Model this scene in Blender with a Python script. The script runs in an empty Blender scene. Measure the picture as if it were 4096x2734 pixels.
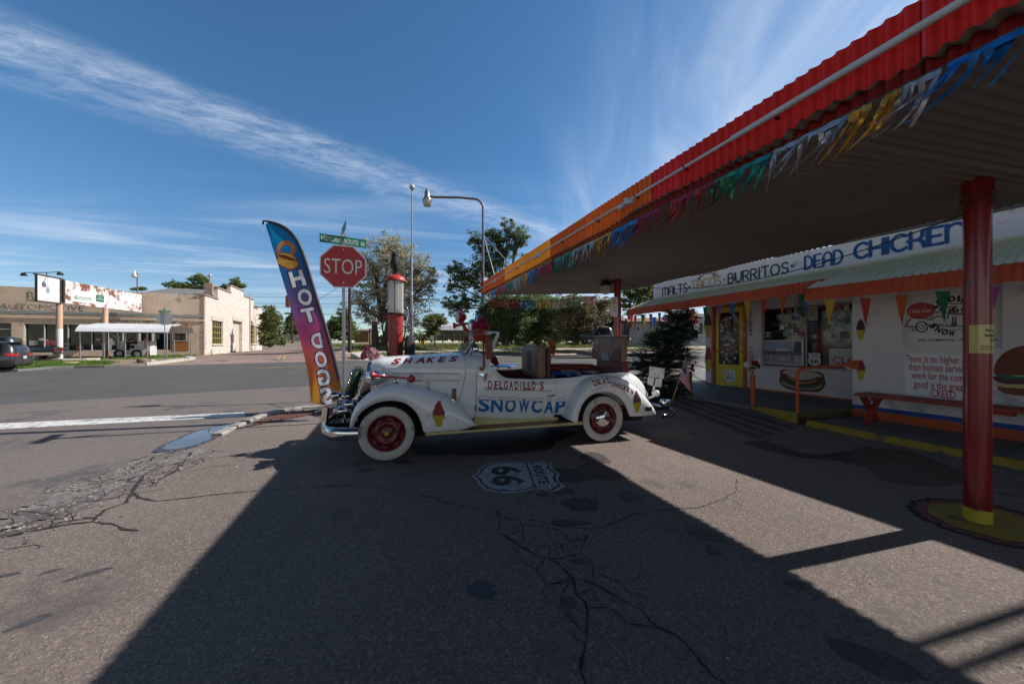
import bpy, bmesh, math, random
from mathutils import Vector, Matrix
from mathutils.bvhtree import BVHTree
rnd = random.Random(66)
V = Vector
sc = bpy.context.scene
col = sc.collection
# ------------------------------------------------------------ camera, sky, sun, exposure
CAM_H = 1.45
cd = bpy.data.cameras.new('camera'); cam = bpy.data.objects.new('camera', cd); col.objects.link(cam)
cam.location = (0, 0, CAM_H); cam.rotation_euler = (math.radians(90), 0, 0)
cd.sensor_width = 36; cd.lens = 12.0; cd.clip_start = .05; cd.clip_end = 3000
sc.camera = cam
SUN_AZ = math.radians(14.5)          # from +X towards +Y
SUN_EL = math.radians(40.6)
world = bpy.data.worlds.new('World'); sc.world = world; world.use_nodes = True
wn = world.node_tree.nodes; wl = world.node_tree.links; wn.clear()
def W(t, **k):
    n = wn.new(t)
    for a, b in k.items(): setattr(n, a, b)
    return n
def wmath(op, a, b=None, c=None):
    n = W('ShaderNodeMath', operation=op)
    for i, x in enumerate((a, b, c)):
        if x is None: continue
        if isinstance(x, (int, float)): n.inputs[i].default_value = x
        else: wl.new(x, n.inputs[i])
    return n.outputs[0]
sky = W('ShaderNodeTexSky', sky_type='NISHITA', sun_disc=False, sun_elevation=SUN_EL,
        sun_rotation=math.pi/2 - SUN_AZ, altitude=1600, air_density=.95, dust_density=.35, ozone_density=2.6)
tc = W('ShaderNodeTexCoord'); sx = W('ShaderNodeSeparateXYZ'); wl.new(tc.outputs['Generated'], sx.inputs[0])
zz = wmath('MAXIMUM', sx.outputs[2], .02)
cu = wmath('DIVIDE', sx.outputs[0], zz); cv = wmath('DIVIDE', sx.outputs[1], zz)     # high cloud layer seen as a flat sheet
def wnoise(su, sv, scale, detail=5, rough=.6, rot=0, dist=0., seed=0):
    ca, sa = math.cos(rot), math.sin(rot)
    a = wmath('ADD', wmath('MULTIPLY', cu, ca*su), wmath('MULTIPLY', cv, -sa*su))
    b = wmath('ADD', wmath('MULTIPLY', cu, sa*sv), wmath('MULTIPLY', cv, ca*sv))
    cmb = W('ShaderNodeCombineXYZ'); wl.new(a, cmb.inputs[0]); wl.new(b, cmb.inputs[1]); cmb.inputs[2].default_value = seed
    n = W('ShaderNodeTexNoise'); n.inputs['Scale'].default_value = scale; n.inputs['Detail'].default_value = detail
    n.inputs['Roughness'].default_value = rough; n.inputs['Distortion'].default_value = dist
    wl.new(cmb.outputs[0], n.inputs['Vector']); return n.outputs[0]
def wramp(x, a, b, lo=0., hi=1.):
    n = W('ShaderNodeMapRange', interpolation_type='SMOOTHSTEP')
    n.inputs[1].default_value = a; n.inputs[2].default_value = b; n.inputs[3].default_value = lo; n.inputs[4].default_value = hi
    wl.new(x, n.inputs[0]); return n.outputs[0]
# the long band of broken cloud: distance across it is u - 1.03 v
q0 = wmath('SUBTRACT', cu, wmath('MULTIPLY', cv, 1.03))
qw = wnoise(1, 1, 1.6, 3, .5, seed=3)
q = wmath('ADD', q0, wmath('MULTIPLY', wmath('SUBTRACT', qw, .5), .16))
prof = wmath('MULTIPLY', wramp(q, -3.50, -2.92), wramp(q, -2.50, -2.78))
fine = wnoise(2.2, 4.6, 3.4, 7, .68, rot=-.25, dist=.6, seed=1)
streak = wnoise(1.0, 5.5, 1.7, 5, .6, rot=-.78, seed=8)
bt = wmath('ADD', wmath('MULTIPLY', fine, .65), wmath('MULTIPLY', streak, .45))
band = wmath('MULTIPLY', prof, wramp(bt, .34, .84))
band = wmath('MULTIPLY', band, wramp(cv, 4.6, 2.6))
# veil of fibrous cirrus above the canopy, thicker towards the sun
fib = wnoise(3.2, .62, 1.15, 5, .55, rot=.2, dist=.8, seed=5)
veil = wmath('MULTIPLY', wramp(fib, .34, .98), wramp(wmath('ADD', cu, wmath('MULTIPLY', cv, .12)), .15, 1.25))
veil = wmath('ADD', veil, wmath('MULTIPLY', wramp(wmath('ADD', cu, wmath('MULTIPLY', cv, .10)), .30, 1.7), .62))
# thin long wisps low over the horizon
wsp = wnoise(.30, 1.25, 1.0, 6, .55, rot=-.22, dist=.8, seed=12)
low = wmath('MULTIPLY', wramp(wsp, .44, .80), wmath('MULTIPLY', wramp(cv, 1.9, 3.2), wramp(cv, 26, 9)))
low = wmath('MULTIPLY', low, wramp(cu, 1.5, -1.))
al = wmath('ADD', wmath('MULTIPLY', band, .50), wmath('ADD', wmath('MULTIPLY', veil, .60), wmath('MULTIPLY', low, .62)))
al = wmath('MINIMUM', al, .92)
al = wmath('MULTIPLY', al, wramp(sx.outputs[2], .0, .05))
mixc = W('ShaderNodeMixRGB'); wl.new(al, mixc.inputs[0]); 
gam = W('ShaderNodeMixRGB', blend_type='MULTIPLY'); gam.inputs[0].default_value = 1; wl.new(sky.outputs[0], gam.inputs[1])
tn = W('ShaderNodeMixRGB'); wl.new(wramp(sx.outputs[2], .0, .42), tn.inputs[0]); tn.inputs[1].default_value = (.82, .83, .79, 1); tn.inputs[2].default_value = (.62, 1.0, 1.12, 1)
bk = W('ShaderNodeMixRGB'); wl.new(wramp(sx.outputs[1], -.5, .1), bk.inputs[0]); bk.inputs[1].default_value = (.15, .115, .085, 1); wl.new(tn.outputs[0], bk.inputs[2])     # unseen sky behind the viewpoint, dimmed and warmed to deepen the shade
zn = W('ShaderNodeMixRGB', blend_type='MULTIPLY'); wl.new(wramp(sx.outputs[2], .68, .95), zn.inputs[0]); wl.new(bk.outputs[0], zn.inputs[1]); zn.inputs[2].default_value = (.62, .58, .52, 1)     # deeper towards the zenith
bh = W('ShaderNodeMixRGB'); wl.new(wmath('MULTIPLY', wramp(sx.outputs[1], -.45, -.85), wramp(sx.outputs[2], .38, .10)), bh.inputs[0]); wl.new(zn.outputs[0], bh.inputs[1]); bh.inputs[2].default_value = (1.75, 1.52, 1.32, 1)     # bright band added low behind the viewpoint to light the car side
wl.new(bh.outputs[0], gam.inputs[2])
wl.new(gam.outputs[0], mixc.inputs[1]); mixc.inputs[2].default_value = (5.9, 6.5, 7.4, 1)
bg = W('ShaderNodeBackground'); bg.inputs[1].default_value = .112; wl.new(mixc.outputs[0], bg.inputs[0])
wo = W('ShaderNodeOutputWorld'); wl.new(bg.outputs[0], wo.inputs[0])
sd = bpy.data.lights.new('sun', 'SUN'); sd.energy = 5.0; sd.angle = math.radians(.53); sd.color = (1, .955, .90)
sun = bpy.data.objects.new('sun', sd); col.objects.link(sun)
sdir = V((math.cos(SUN_AZ)*math.cos(SUN_EL), math.sin(SUN_AZ)*math.cos(SUN_EL), math.sin(SUN_EL)))
sun.rotation_euler = sdir.to_track_quat('Z', 'Y').to_euler(); sun.location = sdir*60
sc.view_settings.view_transform = 'Standard'; sc.view_settings.look = 'None'
sc.view_settings.exposure = 0.3; sc.view_settings.gamma = 1.0
sc.cycles.max_bounces = 6; sc.cycles.transparent_max_bounces = 10; sc.cycles.use_denoising = True
sc.cycles.diffuse_bounces = 3; sc.cycles.caustics_reflective = False; sc.cycles.caustics_refractive = False

# ------------------------------------------------------------ frames and terrain
def sst(a, b, x):
    t = min(1, max(0, (x-a)/(b-a))) if a != b else float(x > a)
    return t*t*(3-2*t)
RA = math.radians(33); RD = V((math.cos(RA), math.sin(RA), 0)); RM = V((-math.sin(RA), math.cos(RA), 0))     # main road: along, across
CA = math.radians(19.5); CE = V((-math.sin(CA), math.cos(CA), 0)); CN = V((math.cos(CA), math.sin(CA), 0))    # canopy: along, across
KA = math.radians(24); KE = V((-math.sin(KA), math.cos(KA), 0)); KN = V((math.cos(KA), math.sin(KA), 0))      # cafe
def gz(x, y):
    m = RM.x*x + RM.y*y; r = RD.x*x + RD.y*y
    z = -.28*sst(10, 26, m) + .25*sst(34.8, 39, m)
    z += .75*sst(-3, 9, r)*sst(38, 49, m)
    z += .15*sst(4, 7.2, CN.x*x + CN.y*y)*sst(12, 8, m)
    return z
def ray(px, py): return V(((px-2048)/1365., 1., (1367-py)/1365.))
def gp(px, py, dz=0.):
    d = ray(px, py); z = 0.
    for _ in range(60):
        t = (z+dz-CAM_H)/d.z if abs(d.z) > 1e-6 else 200
        t = min(max(t, .5), 220)
        z = .5*z + .5*gz(d.x*t, t)
    return V((d.x*t, t, gz(d.x*t, t)+dz))
def gd(px, py, dz=0.): return gp(px*4096/2349, py*4096/2349, dz)
def ap(px, py, Y):
    d = ray(px, py); return V((d.x*Y, Y, CAM_H + d.z*Y))
def pp(px, py, n, c):
    d = ray(px, py); t = c/(n.x*d.x + n.y*d.y); return V((d.x*t, t, CAM_H + d.z*t))

# ------------------------------------------------------------ materials
def mat(name, c, rough=.6, metal=0., var=.12, scale=6., bump=0., bscale=80., dirt=None, spec=.5, coat=0., grain=0., gscale=300., emit=None, stretch=None, trans=None, alpha=1.):
    m = bpy.data.materials.new(name); m.use_nodes = True
    N = m.node_tree.nodes; L = m.node_tree.links
    b = N['Principled BSDF']; b.inputs['Roughness'].default_value = rough; b.inputs['Metallic'].default_value = metal
    b.inputs['Specular IOR Level'].default_value = spec; b.inputs['Coat Weight'].default_value = coat; b.inputs['Coat Roughness'].default_value = .08
    t = N.new('ShaderNodeTexCoord'); vec = t.outputs['Object']
    if stretch:
        mp = N.new('ShaderNodeMapping'); mp.inputs['Scale'].default_value = stretch; L.new(vec, mp.inputs[0]); vec = mp.outputs[0]
    def noise(s, d=4, r=.6):
        n = N.new('ShaderNodeTexNoise'); n.inputs['Scale'].default_value = s; n.inputs['Detail'].default_value = d; n.inputs['Roughness'].default_value = r
        L.new(vec, n.inputs['Vector']); return n.outputs[0]
    def rng(x, a, b_, lo=0, hi=1):
        n = N.new('ShaderNodeMapRange'); n.inputs[1].default_value = a; n.inputs[2].default_value = b_; n.inputs[3].default_value = lo; n.inputs[4].default_value = hi
        L.new(x, n.inputs[0]); return n.outputs[0]
    def mix(f, a, b_):
        n = N.new('ShaderNodeMixRGB')
        for i, x in ((0, f), (1, a), (2, b_)):
            if hasattr(x, 'links') or hasattr(x, 'is_linked'): L.new(x, n.inputs[i])
            elif i == 0: n.inputs[0].default_value = x
            else: n.inputs[i].default_value = (*x[:3], 1)
        return n.outputs[0]
    out = None
    lo = tuple(max(0, x*(1-var)) for x in c); hi = tuple(min(1, x*(1+var)) for x in c)
    out = mix(rng(noise(scale), .3, .7), lo, hi)
    if grain:
        v = N.new('ShaderNodeTexVoronoi'); v.inputs['Scale'].default_value = gscale; L.new(vec, v.inputs['Vector'])
        sp = N.new('ShaderNodeSeparateColor'); L.new(v.outputs['Color'], sp.inputs[0])
        out = mix(rng(sp.outputs[0], .0, .5, grain, 0), out, tuple(x*.35 for x in c))
        out = mix(rng(sp.outputs[1], .72, 1., 0, grain), out, tuple(min(1, x*2.3) for x in c))
    if dirt:
        dc, amt, ds = dirt
        out = mix(rng(noise(ds, 7, .68), .62-amt*.3, .70-amt*.22), out, dc)
    L.new(out, b.inputs['Base Color'])
    if bump:
        bn = N.new('ShaderNodeBump'); bn.inputs['Strength'].default_value = bump; bn.inputs['Distance'].default_value = .02
        L.new(noise(bscale, 5, .7), bn.inputs['Height']); L.new(bn.outputs[0], b.inputs['Normal'])
    if emit:
        b.inputs['Emission Color'].default_value = (*emit[:3], 1); b.inputs['Emission Strength'].default_value = emit[3]
    if trans:      # thin sheet that lets light through
        o = N['Material Output']; tb = N.new('ShaderNodeBsdfTranslucent'); L.new(out, tb.inputs[0])
        if isinstance(trans, tuple): 
            mx0 = mix(rng(noise(trans[1], 5, .6), .57, .66), tuple(x*trans[2] for x in c), tuple(min(1, x*3.5+.12) for x in c)); L.new(mx0, tb.inputs[0]); trans = trans[0]
        ms = N.new('ShaderNodeMixShader'); ms.inputs[0].default_value = trans; L.new(b.outputs[0], ms.inputs[1]); L.new(tb.outputs[0], ms.inputs[2]); L.new(ms.outputs[0], o.inputs[0])
    return m
def glassmat(name, c=(.9, .95, .95), rough=.02, mixf=.12):
    m = bpy.data.materials.new(name); m.use_nodes = True; N = m.node_tree.nodes; L = m.node_tree.links; N.clear()
    o = N.new('ShaderNodeOutputMaterial'); tr = N.new('ShaderNodeBsdfTransparent'); tr.inputs[0].default_value = (*c, 1)
    g = N.new('ShaderNodeBsdfGlossy'); g.inputs['Roughness'].default_value = rough
    lw = N.new('ShaderNodeLayerWeight'); lw.inputs[0].default_value = .25
    mr = N.new('ShaderNodeMapRange'); mr.inputs[3].default_value = mixf; mr.inputs[4].default_value = .9; L.new(lw.outputs['Fresnel'], mr.inputs[0])
    ms = N.new('ShaderNodeMixShader'); L.new(mr.outputs[0], ms.inputs[0]); L.new(tr.outputs[0], ms.inputs[1]); L.new(g.outputs[0], ms.inputs[2]); L.new(ms.outputs[0], o.inputs[0])
    return m

# ------------------------------------------------------------ mesh builder
MW = {}
def wmat(o):
    if o is None: return Matrix.Identity(4)
    if o.name in MW: return MW[o.name]
    return wmat(o.parent)
class MB:
    def __init__(s): s.v = []; s.f = []; s.mi = []; s.sm = []
    def add(s, vs, fs, mi=0, smooth=False):
        k = len(s.v); s.v += [V(p) for p in vs]
        for f in fs: s.f.append([i+k for i in f]); s.mi.append(mi); s.sm.append(smooth)
        return s
    def box(s, c, size, R=None, mi=0):
        c = V(c); hx, hy, hz = size[0]/2, size[1]/2, size[2]/2
        vs = [V((x, y, z)) for z in (-hz, hz) for y in (-hy, hy) for x in (-hx, hx)]
        if R is not None: vs = [R @ p for p in vs]
        return s.add([c+p for p in vs], [(0, 2, 3, 1), (4, 5, 7, 6), (0, 1, 5, 4), (2, 6, 7, 3), (0, 4, 6, 2), (1, 3, 7, 5)], mi)
    def obox(s, o, ax, ay, az, mi=0):       # box from a corner and three edge vectors
        o, ax, ay, az = V(o), V(ax), V(ay), V(az)
        vs = [o+ax*i+ay*j+az*k for k in (0, 1) for j in (0, 1) for i in (0, 1)]
        fs = [(0, 2, 3, 1), (4, 5, 7, 6), (0, 1, 5, 4), (2, 6, 7, 3), (0, 4, 6, 2), (1, 3, 7, 5)]
        if ax.cross(ay).dot(az) < 0: fs = [tuple(reversed(f)) for f in fs]
        return s.add(vs, fs, mi)
    def tube(s, pts, r, n=8, mi=0, caps=True, smooth=True, closed=False):
        pts = [V(p) for p in pts]; m = len(pts); rs = r if isinstance(r, (list, tuple)) else [r]*m
        t0 = (pts[1]-pts[0]).normalized(); up = V((0, 0, 1)) if abs(t0.z) < .9 else V((1, 0, 0))
        a = t0.cross(up).normalized(); vs = []; 
        for i in range(m):
            if closed: t = (pts[(i+1) % m]-pts[i-1]).normalized()
            else: t = (pts[min(i+1, m-1)]-pts[max(i-1, 0)]).normalized()
            a = (a - t*a.dot(t)).normalized(); b = t.cross(a)
            for k in range(n):
                an = 2*math.pi*k/n; vs.append(pts[i] + (a*math.cos(an)+b*math.sin(an))*rs[i])
        fs = []
        for i in range(m if closed else m-1):
            j = (i+1) % m
            for k in range(n): fs.append((i*n+k, i*n+(k+1) % n, j*n+(k+1) % n, j*n+k))
        s.add(vs, fs, mi, smooth)
        if caps and not closed:
            s.add(vs[:n], [tuple(reversed(range(n)))], mi); s.add(vs[-n:], [tuple(range(n))], mi)
        return s
    def lathe(s, prof, o, ax=(0, 0, 1), n=24, mi=0, smooth=True, ang=2*math.pi, ref=None):
        o = V(o); ax = V(ax).normalized(); rf = V(ref) if ref else (V((1, 0, 0)) if abs(ax.x) < .9 else V((0, 1, 0)))
        a = (rf-ax*rf.dot(ax)).normalized(); b = ax.cross(a); full = ang > 6.28; nn = n if full else n+1
        vs = [o+ax*h+(a*math.cos(ang*k/n)+b*math.sin(ang*k/n))*r for (r, h) in prof for k in range(nn)]
        fs = []
        for i in range(len(prof)-1):
            for k in range(n):
                k2 = (k+1) % nn; q = (i*nn+k, i*nn+k2, (i+1)*nn+k2, (i+1)*nn+k)
                if prof[i][0] < 1e-5: q = q[1:] if False else (q[0], q[2], q[3])
                elif prof[i+1][0] < 1e-5: q = (q[0], q[1], q[2])
                fs.append(q)
        return s.add(vs, fs, mi, smooth)
    def grid(s, rows, mi=0, smooth=True, closed=False):
        n = len(rows[0]); vs = [p for r_ in rows for p in r_]; fs = []
        for i in range(len(rows)-1):
            for k in range(n if closed else n-1):
                k2 = (k+1) % n; fs.append((i*n+k, i*n+k2, (i+1)*n+k2, (i+1)*n+k))
        return s.add(vs, fs, mi, smooth)
    def prism(s, poly, o, ax, ay, dep, mi=0):     # 2-D outline in the plane (o, ax, ay), pushed by vector dep
        o, ax, ay, dep = V(o), V(ax), V(ay), V(dep); n = len(poly)
        area = sum(poly[i][0]*poly[(i+1) % n][1]-poly[(i+1) % n][0]*poly[i][1] for i in range(n))
        if area < 0: poly = list(reversed(poly))
        flip = ax.cross(ay).dot(dep) < 0
        base = [o+ax*p[0]+ay*p[1] for p in poly]; vs = base+[p+dep for p in base]
        fs = [tuple(reversed(range(n))), tuple(range(n, 2*n))]+[(i, (i+1) % n, n+(i+1) % n, n+i) for i in range(n)]
        if flip: fs = [tuple(reversed(f)) for f in fs]
        return s.add(vs, fs, mi)
    def text(s, body, o, ax, ay, size=None, fit=None, mi=0, bold=0., shear=0., off=(0, 0, 0), align='CENTER', mirror=False, fn=None, xs=None):
        vs, fs = text_mesh(body, bold, shear)
        x0 = min(p[0] for p in vs); x1 = max(p[0] for p in vs); y0 = min(p[1] for p in vs); y1 = max(p[1] for p in vs)
        o, ax, ay, off = V(o), V(ax), V(ay), V(off)
        if fit: kx = fit[0]/(x1-x0); ky = fit[1]/(y1-y0) if fit[1] else kx
        else: kx = ky = size
        if xs: kx = abs(xs)/(x1-x0)
        cx = (x0+x1)/2 if align == 'CENTER' else (x0 if align == 'LEFT' else x1)
        cy = (y0+y1)/2 if fit else 0
        out = []
        for p in vs:
            x = (p[0]-cx)*kx*(-1 if mirror else 1); y = (p[1]-cy)*ky
            if fn: x, y = fn(x, y)
            out.append(o+ax*x+ay*y+off)
        if mirror: fs = [tuple(reversed(f)) for f in fs]
        return s.add(out, fs, mi)
    def build(s, name, mats, parent=None, bevel=0., autosmooth=None, local=False, data_only=False):
        if not isinstance(mats, (list, tuple)): mats = [mats]
        me = bpy.data.meshes.new(name)
        inv = Matrix.Identity(4) if local else wmat(parent).inverted()
        me.from_pydata([inv @ p for p in s.v], [], s.f)
        for m_ in mats: me.materials.append(m_)
        me.polygons.foreach_set('material_index', s.mi); me.polygons.foreach_set('use_smooth', s.sm)
        if bevel or autosmooth:
            bm = bmesh.new(); bm.from_mesh(me)
            if bevel:
                bmesh.ops.remove_doubles(bm, verts=bm.verts, dist=1e-5)
                ed = [e for e in bm.edges if len(e.link_faces) == 2 and e.calc_face_angle(0) > .6]
                bmesh.ops.bevel(bm, geom=ed, offset=bevel, segments=2, affect='EDGES', profile=.6, clamp_overlap=True)
            bm.to_mesh(me); bm.free()
        me.validate(); me.update()
        o = bpy.data.objects.new(name, me); col.objects.link(o)
        if parent is not None: o.parent = parent
        return o
_tc = {}
def text_mesh(body, bold=0., shear=0.):
    k = (body, round(bold, 4), shear)
    if k in _tc: return _tc[k]
    cu_ = bpy.data.curves.new('lettering', 'FONT'); cu_.body = body; cu_.size = 1; cu_.offset = bold; cu_.shear = shear; cu_.resolution_u = 3
    cu_.dimensions = '2D'; cu_.fill_mode = 'BOTH'
    ob = bpy.data.objects.new('lettering', cu_); col.objects.link(ob)
    dg = bpy.context.evaluated_depsgraph_get(); me = bpy.data.meshes.new_from_object(ob.evaluated_get(dg))
    vs = [(v.co.x, v.co.y) for v in me.vertices]; fs = []
    for p in me.polygons:
        if p.normal.z > .5: fs.append(tuple(p.vertices))
        elif p.normal.z < -.5: fs.append(tuple(reversed(p.vertices)))
    bpy.data.objects.remove(ob); bpy.data.curves.remove(cu_); bpy.data.meshes.remove(me)
    _tc[k] = (vs, fs); return _tc[k]
def tag(o, label=None, cat=None, group=None, kind=None):
    if label: o['label'] = label
    if cat: o['category'] = cat
    if group: o['group'] = group
    if kind: o['kind'] = kind
    return o
def thing(name, label, cat, loc=(0, 0, 0), rz=0., group=None):
    o = bpy.data.objects.new(name, None); col.objects.link(o); o.location = loc; o.rotation_euler = (0, 0, rz); o.empty_display_size = .2
    MW[o.name] = Matrix.Translation(V(loc)) @ Matrix.Rotation(rz, 4, 'Z')
    return tag(o, label, cat, group)
def solo(mb, name, mats, label, cat, loc=None, group=None, bevel=0., kind=None):    # a thing that is one mesh, its origin at its base
    if loc is None:
        n = len(mb.v); loc = V((sum(p.x for p in mb.v)/n, sum(p.y for p in mb.v)/n, min(p.z for p in mb.v)))
    loc = V(loc); mb.v = [p-loc for p in mb.v]
    o = mb.build(name, mats, None, bevel=bevel); o.location = loc; MW[o.name] = Matrix.Translation(loc)
    return tag(o, label, cat, group, kind)
def copy_tree(o, parent=None):
    c = o.copy(); col.objects.link(c)
    if parent is not None: c.parent = parent
    for ch in list(o.children): copy_tree(ch, c)
    return c
def cells(mb, cuts_):       # chop a builder's faces by planes [(normal, distance)]
    bm = bmesh.new(); vs = [bm.verts.new(p) for p in mb.v]
    for f, mi in zip(mb.f, mb.mi):
        try: fa = bm.faces.new([vs[i] for i in f]); fa.material_index = mi
        except ValueError: pass
    for n, d in cuts_:
        bmesh.ops.bisect_plane(bm, geom=bm.verts[:]+bm.edges[:]+bm.faces[:], plane_co=V(n)*d, plane_no=n, dist=1e-5)
    bmesh.ops.triangulate(bm, faces=bm.faces[:])
    bm.verts.index_update(); o = MB(); o.v = [v.co.copy() for v in bm.verts]
    for f in bm.faces: o.f.append([v.index for v in f.verts]); o.mi.append(f.material_index); o.sm.append(True)
    bm.free(); return o
# ============================================================ ground, roads, pavement
M_dirt = mat('dry_dirt', (.23, .17, .12), .95, var=.25, scale=.6, bump=.6, bscale=9, grain=.4, gscale=30)
M_road = mat('road_asphalt', (.084, .078, .075), .85, var=.16, scale=.5, bump=.5, bscale=120, grain=.45, gscale=110, dirt=((.05, .05, .05), .1, .8))
M_street = mat('old_asphalt', (.158, .132, .117), .88, var=.18, scale=.45, bump=.6, bscale=120, grain=.5, gscale=95, dirt=((.09, .085, .083), .22, .9))
M_lot = mat('worn_asphalt', (.205, .161, .139), .86, var=.2, scale=.55, bump=.8, bscale=120, grain=.55, gscale=100, dirt=((.13, .106, .098), .16, .9))
M_cross = mat('cracked_red_asphalt', (.255, .18, .15), .9, var=.2, scale=.4, bump=.5, bscale=60, grain=.4, gscale=60, dirt=((.11, .09, .08), .25, .5))
M_crack = mat('crack_filling', (.028, .025, .024), .95, var=.3, scale=20, bump=.8, bscale=90)
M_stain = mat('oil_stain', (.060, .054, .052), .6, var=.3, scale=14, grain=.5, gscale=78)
M_wet = mat('damp_asphalt', (.045, .041, .040), .38, var=.25, scale=6, grain=.4, gscale=78)
M_lava = mat('red_lava_gravel', (.125, .050, .038), .95, var=.35, scale=25, bump=1., bscale=60, grain=.6, gscale=40)
M_conc = mat('pale_concrete', (.46, .42, .37), .85, var=.15, scale=1.6, bump=.3, bscale=60, dirt=((.30, .26, .22), .3, 1.4))
M_slab = mat('grey_concrete', (.16, .155, .15), .75, var=.2, scale=1.5, bump=.3, bscale=50, dirt=((.09, .088, .085), .3, 1.2))
M_wpaint = mat('worn_white_paint', (.62, .61, .58), .7, var=.08, scale=5, dirt=((.22, .20, .19), .38, 7.))
M_wpaint2 = mat('old_white_paint', (.42, .43, .45), .75, var=.1, scale=8, dirt=((.10, .09, .09), .34, 22.))
M_ypaint = mat('yellow_road_paint', (.55, .34, .08), .7, var=.1, scale=5, dirt=((.2, .17, .13), .42, 4.))
M_ykerb = mat('yellow_kerb_paint', (.30, .215, .022), .7, var=.15, scale=6, bump=.3, bscale=40, dirt=((.10, .09, .07), .26, 6.))
M_rkerb = mat('red_kerb_paint', (.22, .055, .05), .75, var=.15, scale=6, dirt=((.09, .07, .07), .3, 7.))
M_dpaint = mat('dark_paint', (.045, .043, .045), .8, var=.2, scale=12, dirt=((.2, .2, .2), .12, 20.))
CUTS = [(RM, float(x)) for x in range(8, 52)] + [(RD, float(x)) for x in range(-5, 12)] + [(CN, 3.5+.25*i) for i in range(17)]
def flat_poly(mb, pts, mi=0): mb.add([V((p[0], p[1], 0)) for p in pts], [tuple(range(len(pts)))], mi)
def drape(mb, dz):
    for p in mb.v: p.z = gz(p.x, p.y)+dz+p.z
    return mb
def sheet(name, pts, dz, m, kind='structure', extra=None):
    a = MB(); flat_poly(a, pts); a = drape(cells(a, CUTS), dz)
    if extra: extra(a)
    return tag(a.build(name, m), kind=kind)
def rm(r, m): return RD*r+RM*m
sheet('ground', [rm(-500, -120), rm(700, -120), rm(700, 900), rm(-500, 900)], -.030, M_dirt)
ROAD_N, ROAD_F = 13.4, 34.7
def road_marks(a):
    pass
sheet('road', [rm(-300, ROAD_N-.3), rm(400, ROAD_N-.3), rm(400, ROAD_F+.4), rm(-300, ROAD_F+.4)], -.012, M_road)
sheet('side_street', [V((-60, -20, 0)), V((60, -20, 0)), rm(60, ROAD_N), rm(-60, ROAD_N)], -.004, M_street)
sheet('cross_street', [rm(-6.6, ROAD_F+.1), rm(5.5, ROAD_F+.1), rm(5.0, 170), rm(-6.2, 170)], -.020, M_cross)

# the forecourt: outline follows the broken asphalt edge, then the kerb
edge = [(-200, 1420), (0, 1262), (70, 1212), (130, 1176), (200, 1142), (262, 1112), (330, 1082), (392, 1056), (450, 1028), (505, 1004), (560, 982), (620, 962), (700, 944)]
lot_pts = [gd(*p) for p in edge]
lot_pts = [V((-4.2, -12, 0))] + lot_pts + [V((-3.7, 7.9, 0)), V((4.9, 13.4, 0)), V((30, 30, 0)), V((30, -12, 0))]
def z3b(x, y): return gp(1500+x/1.5936, 1750+y/1.5936)
def z1b(x, y): return gp(x/1.678, 1350+y/1.678)
def z2b(x, y): return gp(x/1.566, 1900+y/1.566)
cracks = []
def C(f, w, *pts): cracks.append(([f(*p) for p in pts], w))
C(z3b, .011, (0,315),(150,350),(290,362),(390,385),(420,410),(560,435),(680,462),(760,465),(840,515),(920,530),(1000,525),(1110,550),(1200,570),(1330,580),(1450,575),(1560,530),(1640,495),(1800,465),(2050,450),(2231,390),(2300,340),(2300,260))
C(z2b, .013, (1000,162),(1150,145),(1300,130),(1560,105),(1800,90),(2050,70),(2349,68))
C(z3b, .007, (1035,310),(960,370),(900,410),(800,450),(765,465))
C(z3b, .015, (765,465),(800,515),(790,580),(775,600),(830,630),(920,690),(1000,735),(1100,775),(1160,800),(1215,855),(1260,900),(1270,940),(1280,1000),(1340,1050),(1355,1110),(1350,1200),(1345,1290))
C(z3b, .02, (1345,1290),(1330,1380),(1310,1480),(1340,1568),(1360,1700))
C(z3b, .008, (920,530),(940,570),(950,650),(920,690)); C(z3b, .007, (830,630),(940,595))
C(z3b, .008, (940,555),(1050,565),(1110,575),(1090,610),(1170,675),(1110,690),(960,695))
C(z3b, .009, (1110,575),(1190,600),(1240,660),(1340,645),(1355,620),(1310,735),(1380,790),(1390,850),(1385,930))
C(z3b, .010, (1090,775),(1030,835),(1060,890),(1095,945),(1180,925),(1255,905)); C(z3b, .008, (915,690),(900,720),(905,765),(960,810),(1030,840))
C(z3b, .012, (1180,675),(1195,720),(1225,760),(1300,745)); C(z3b, .012, (1110,690),(1110,770),(1180,775),(1225,760))
C(z3b, .013, (1310,905),(1385,930),(1450,965),(1540,1015),(1620,1060),(1710,1105),(1750,1170),(1800,1210),(1920,1260),(2000,1340),(2080,1440),(2160,1530),(2250,1580))
C(z3b, .007, (1390,850),(1470,890),(1550,920),(1600,980),(1690,1040),(1715,1100))
C(z3b, .008, (1095,945),(1065,985),(1085,1030),(1160,1080),(1210,1120),(1250,1165),(1300,1215),(1340,1240)); C(z3b, .008, (1255,905),(1190,1000),(1185,1070),(1210,1115))
C(z3b, .009, (1360,1085),(1480,1090),(1540,1110),(1600,1190),(1720,1205),(1800,1215)); C(z3b, .007, (1285,1005),(1400,965)); C(z3b, .007, (1505,1010),(1490,1070)); C(z3b, .006, (1230,1170),(1245,1230),(1290,1290),(1335,1310))
C(z3b, .008, (1770,15),(1880,70),(1960,100),(2020,145)); C(z3b, .006, (1560,30),(1640,80))
C(z1b, .036, (1290,765),(1230,840),(1150,850),(1050,880),(960,930),(890,1040)); C(z1b, .045, (1270,790),(1190,890),(1060,960),(1000,1000))
C(z1b, .034, (890,1040),(930,1075),(1050,1100)); C(z1b, .02, (1050,1100),(1200,1085),(1400,1060),(1678,1035))
C(z1b, .035, (890,1040),(850,1110),(700,1160),(620,1240)); C(z1b, .022, (620,1240),(760,1255),(830,1290),(940,1300))
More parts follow.
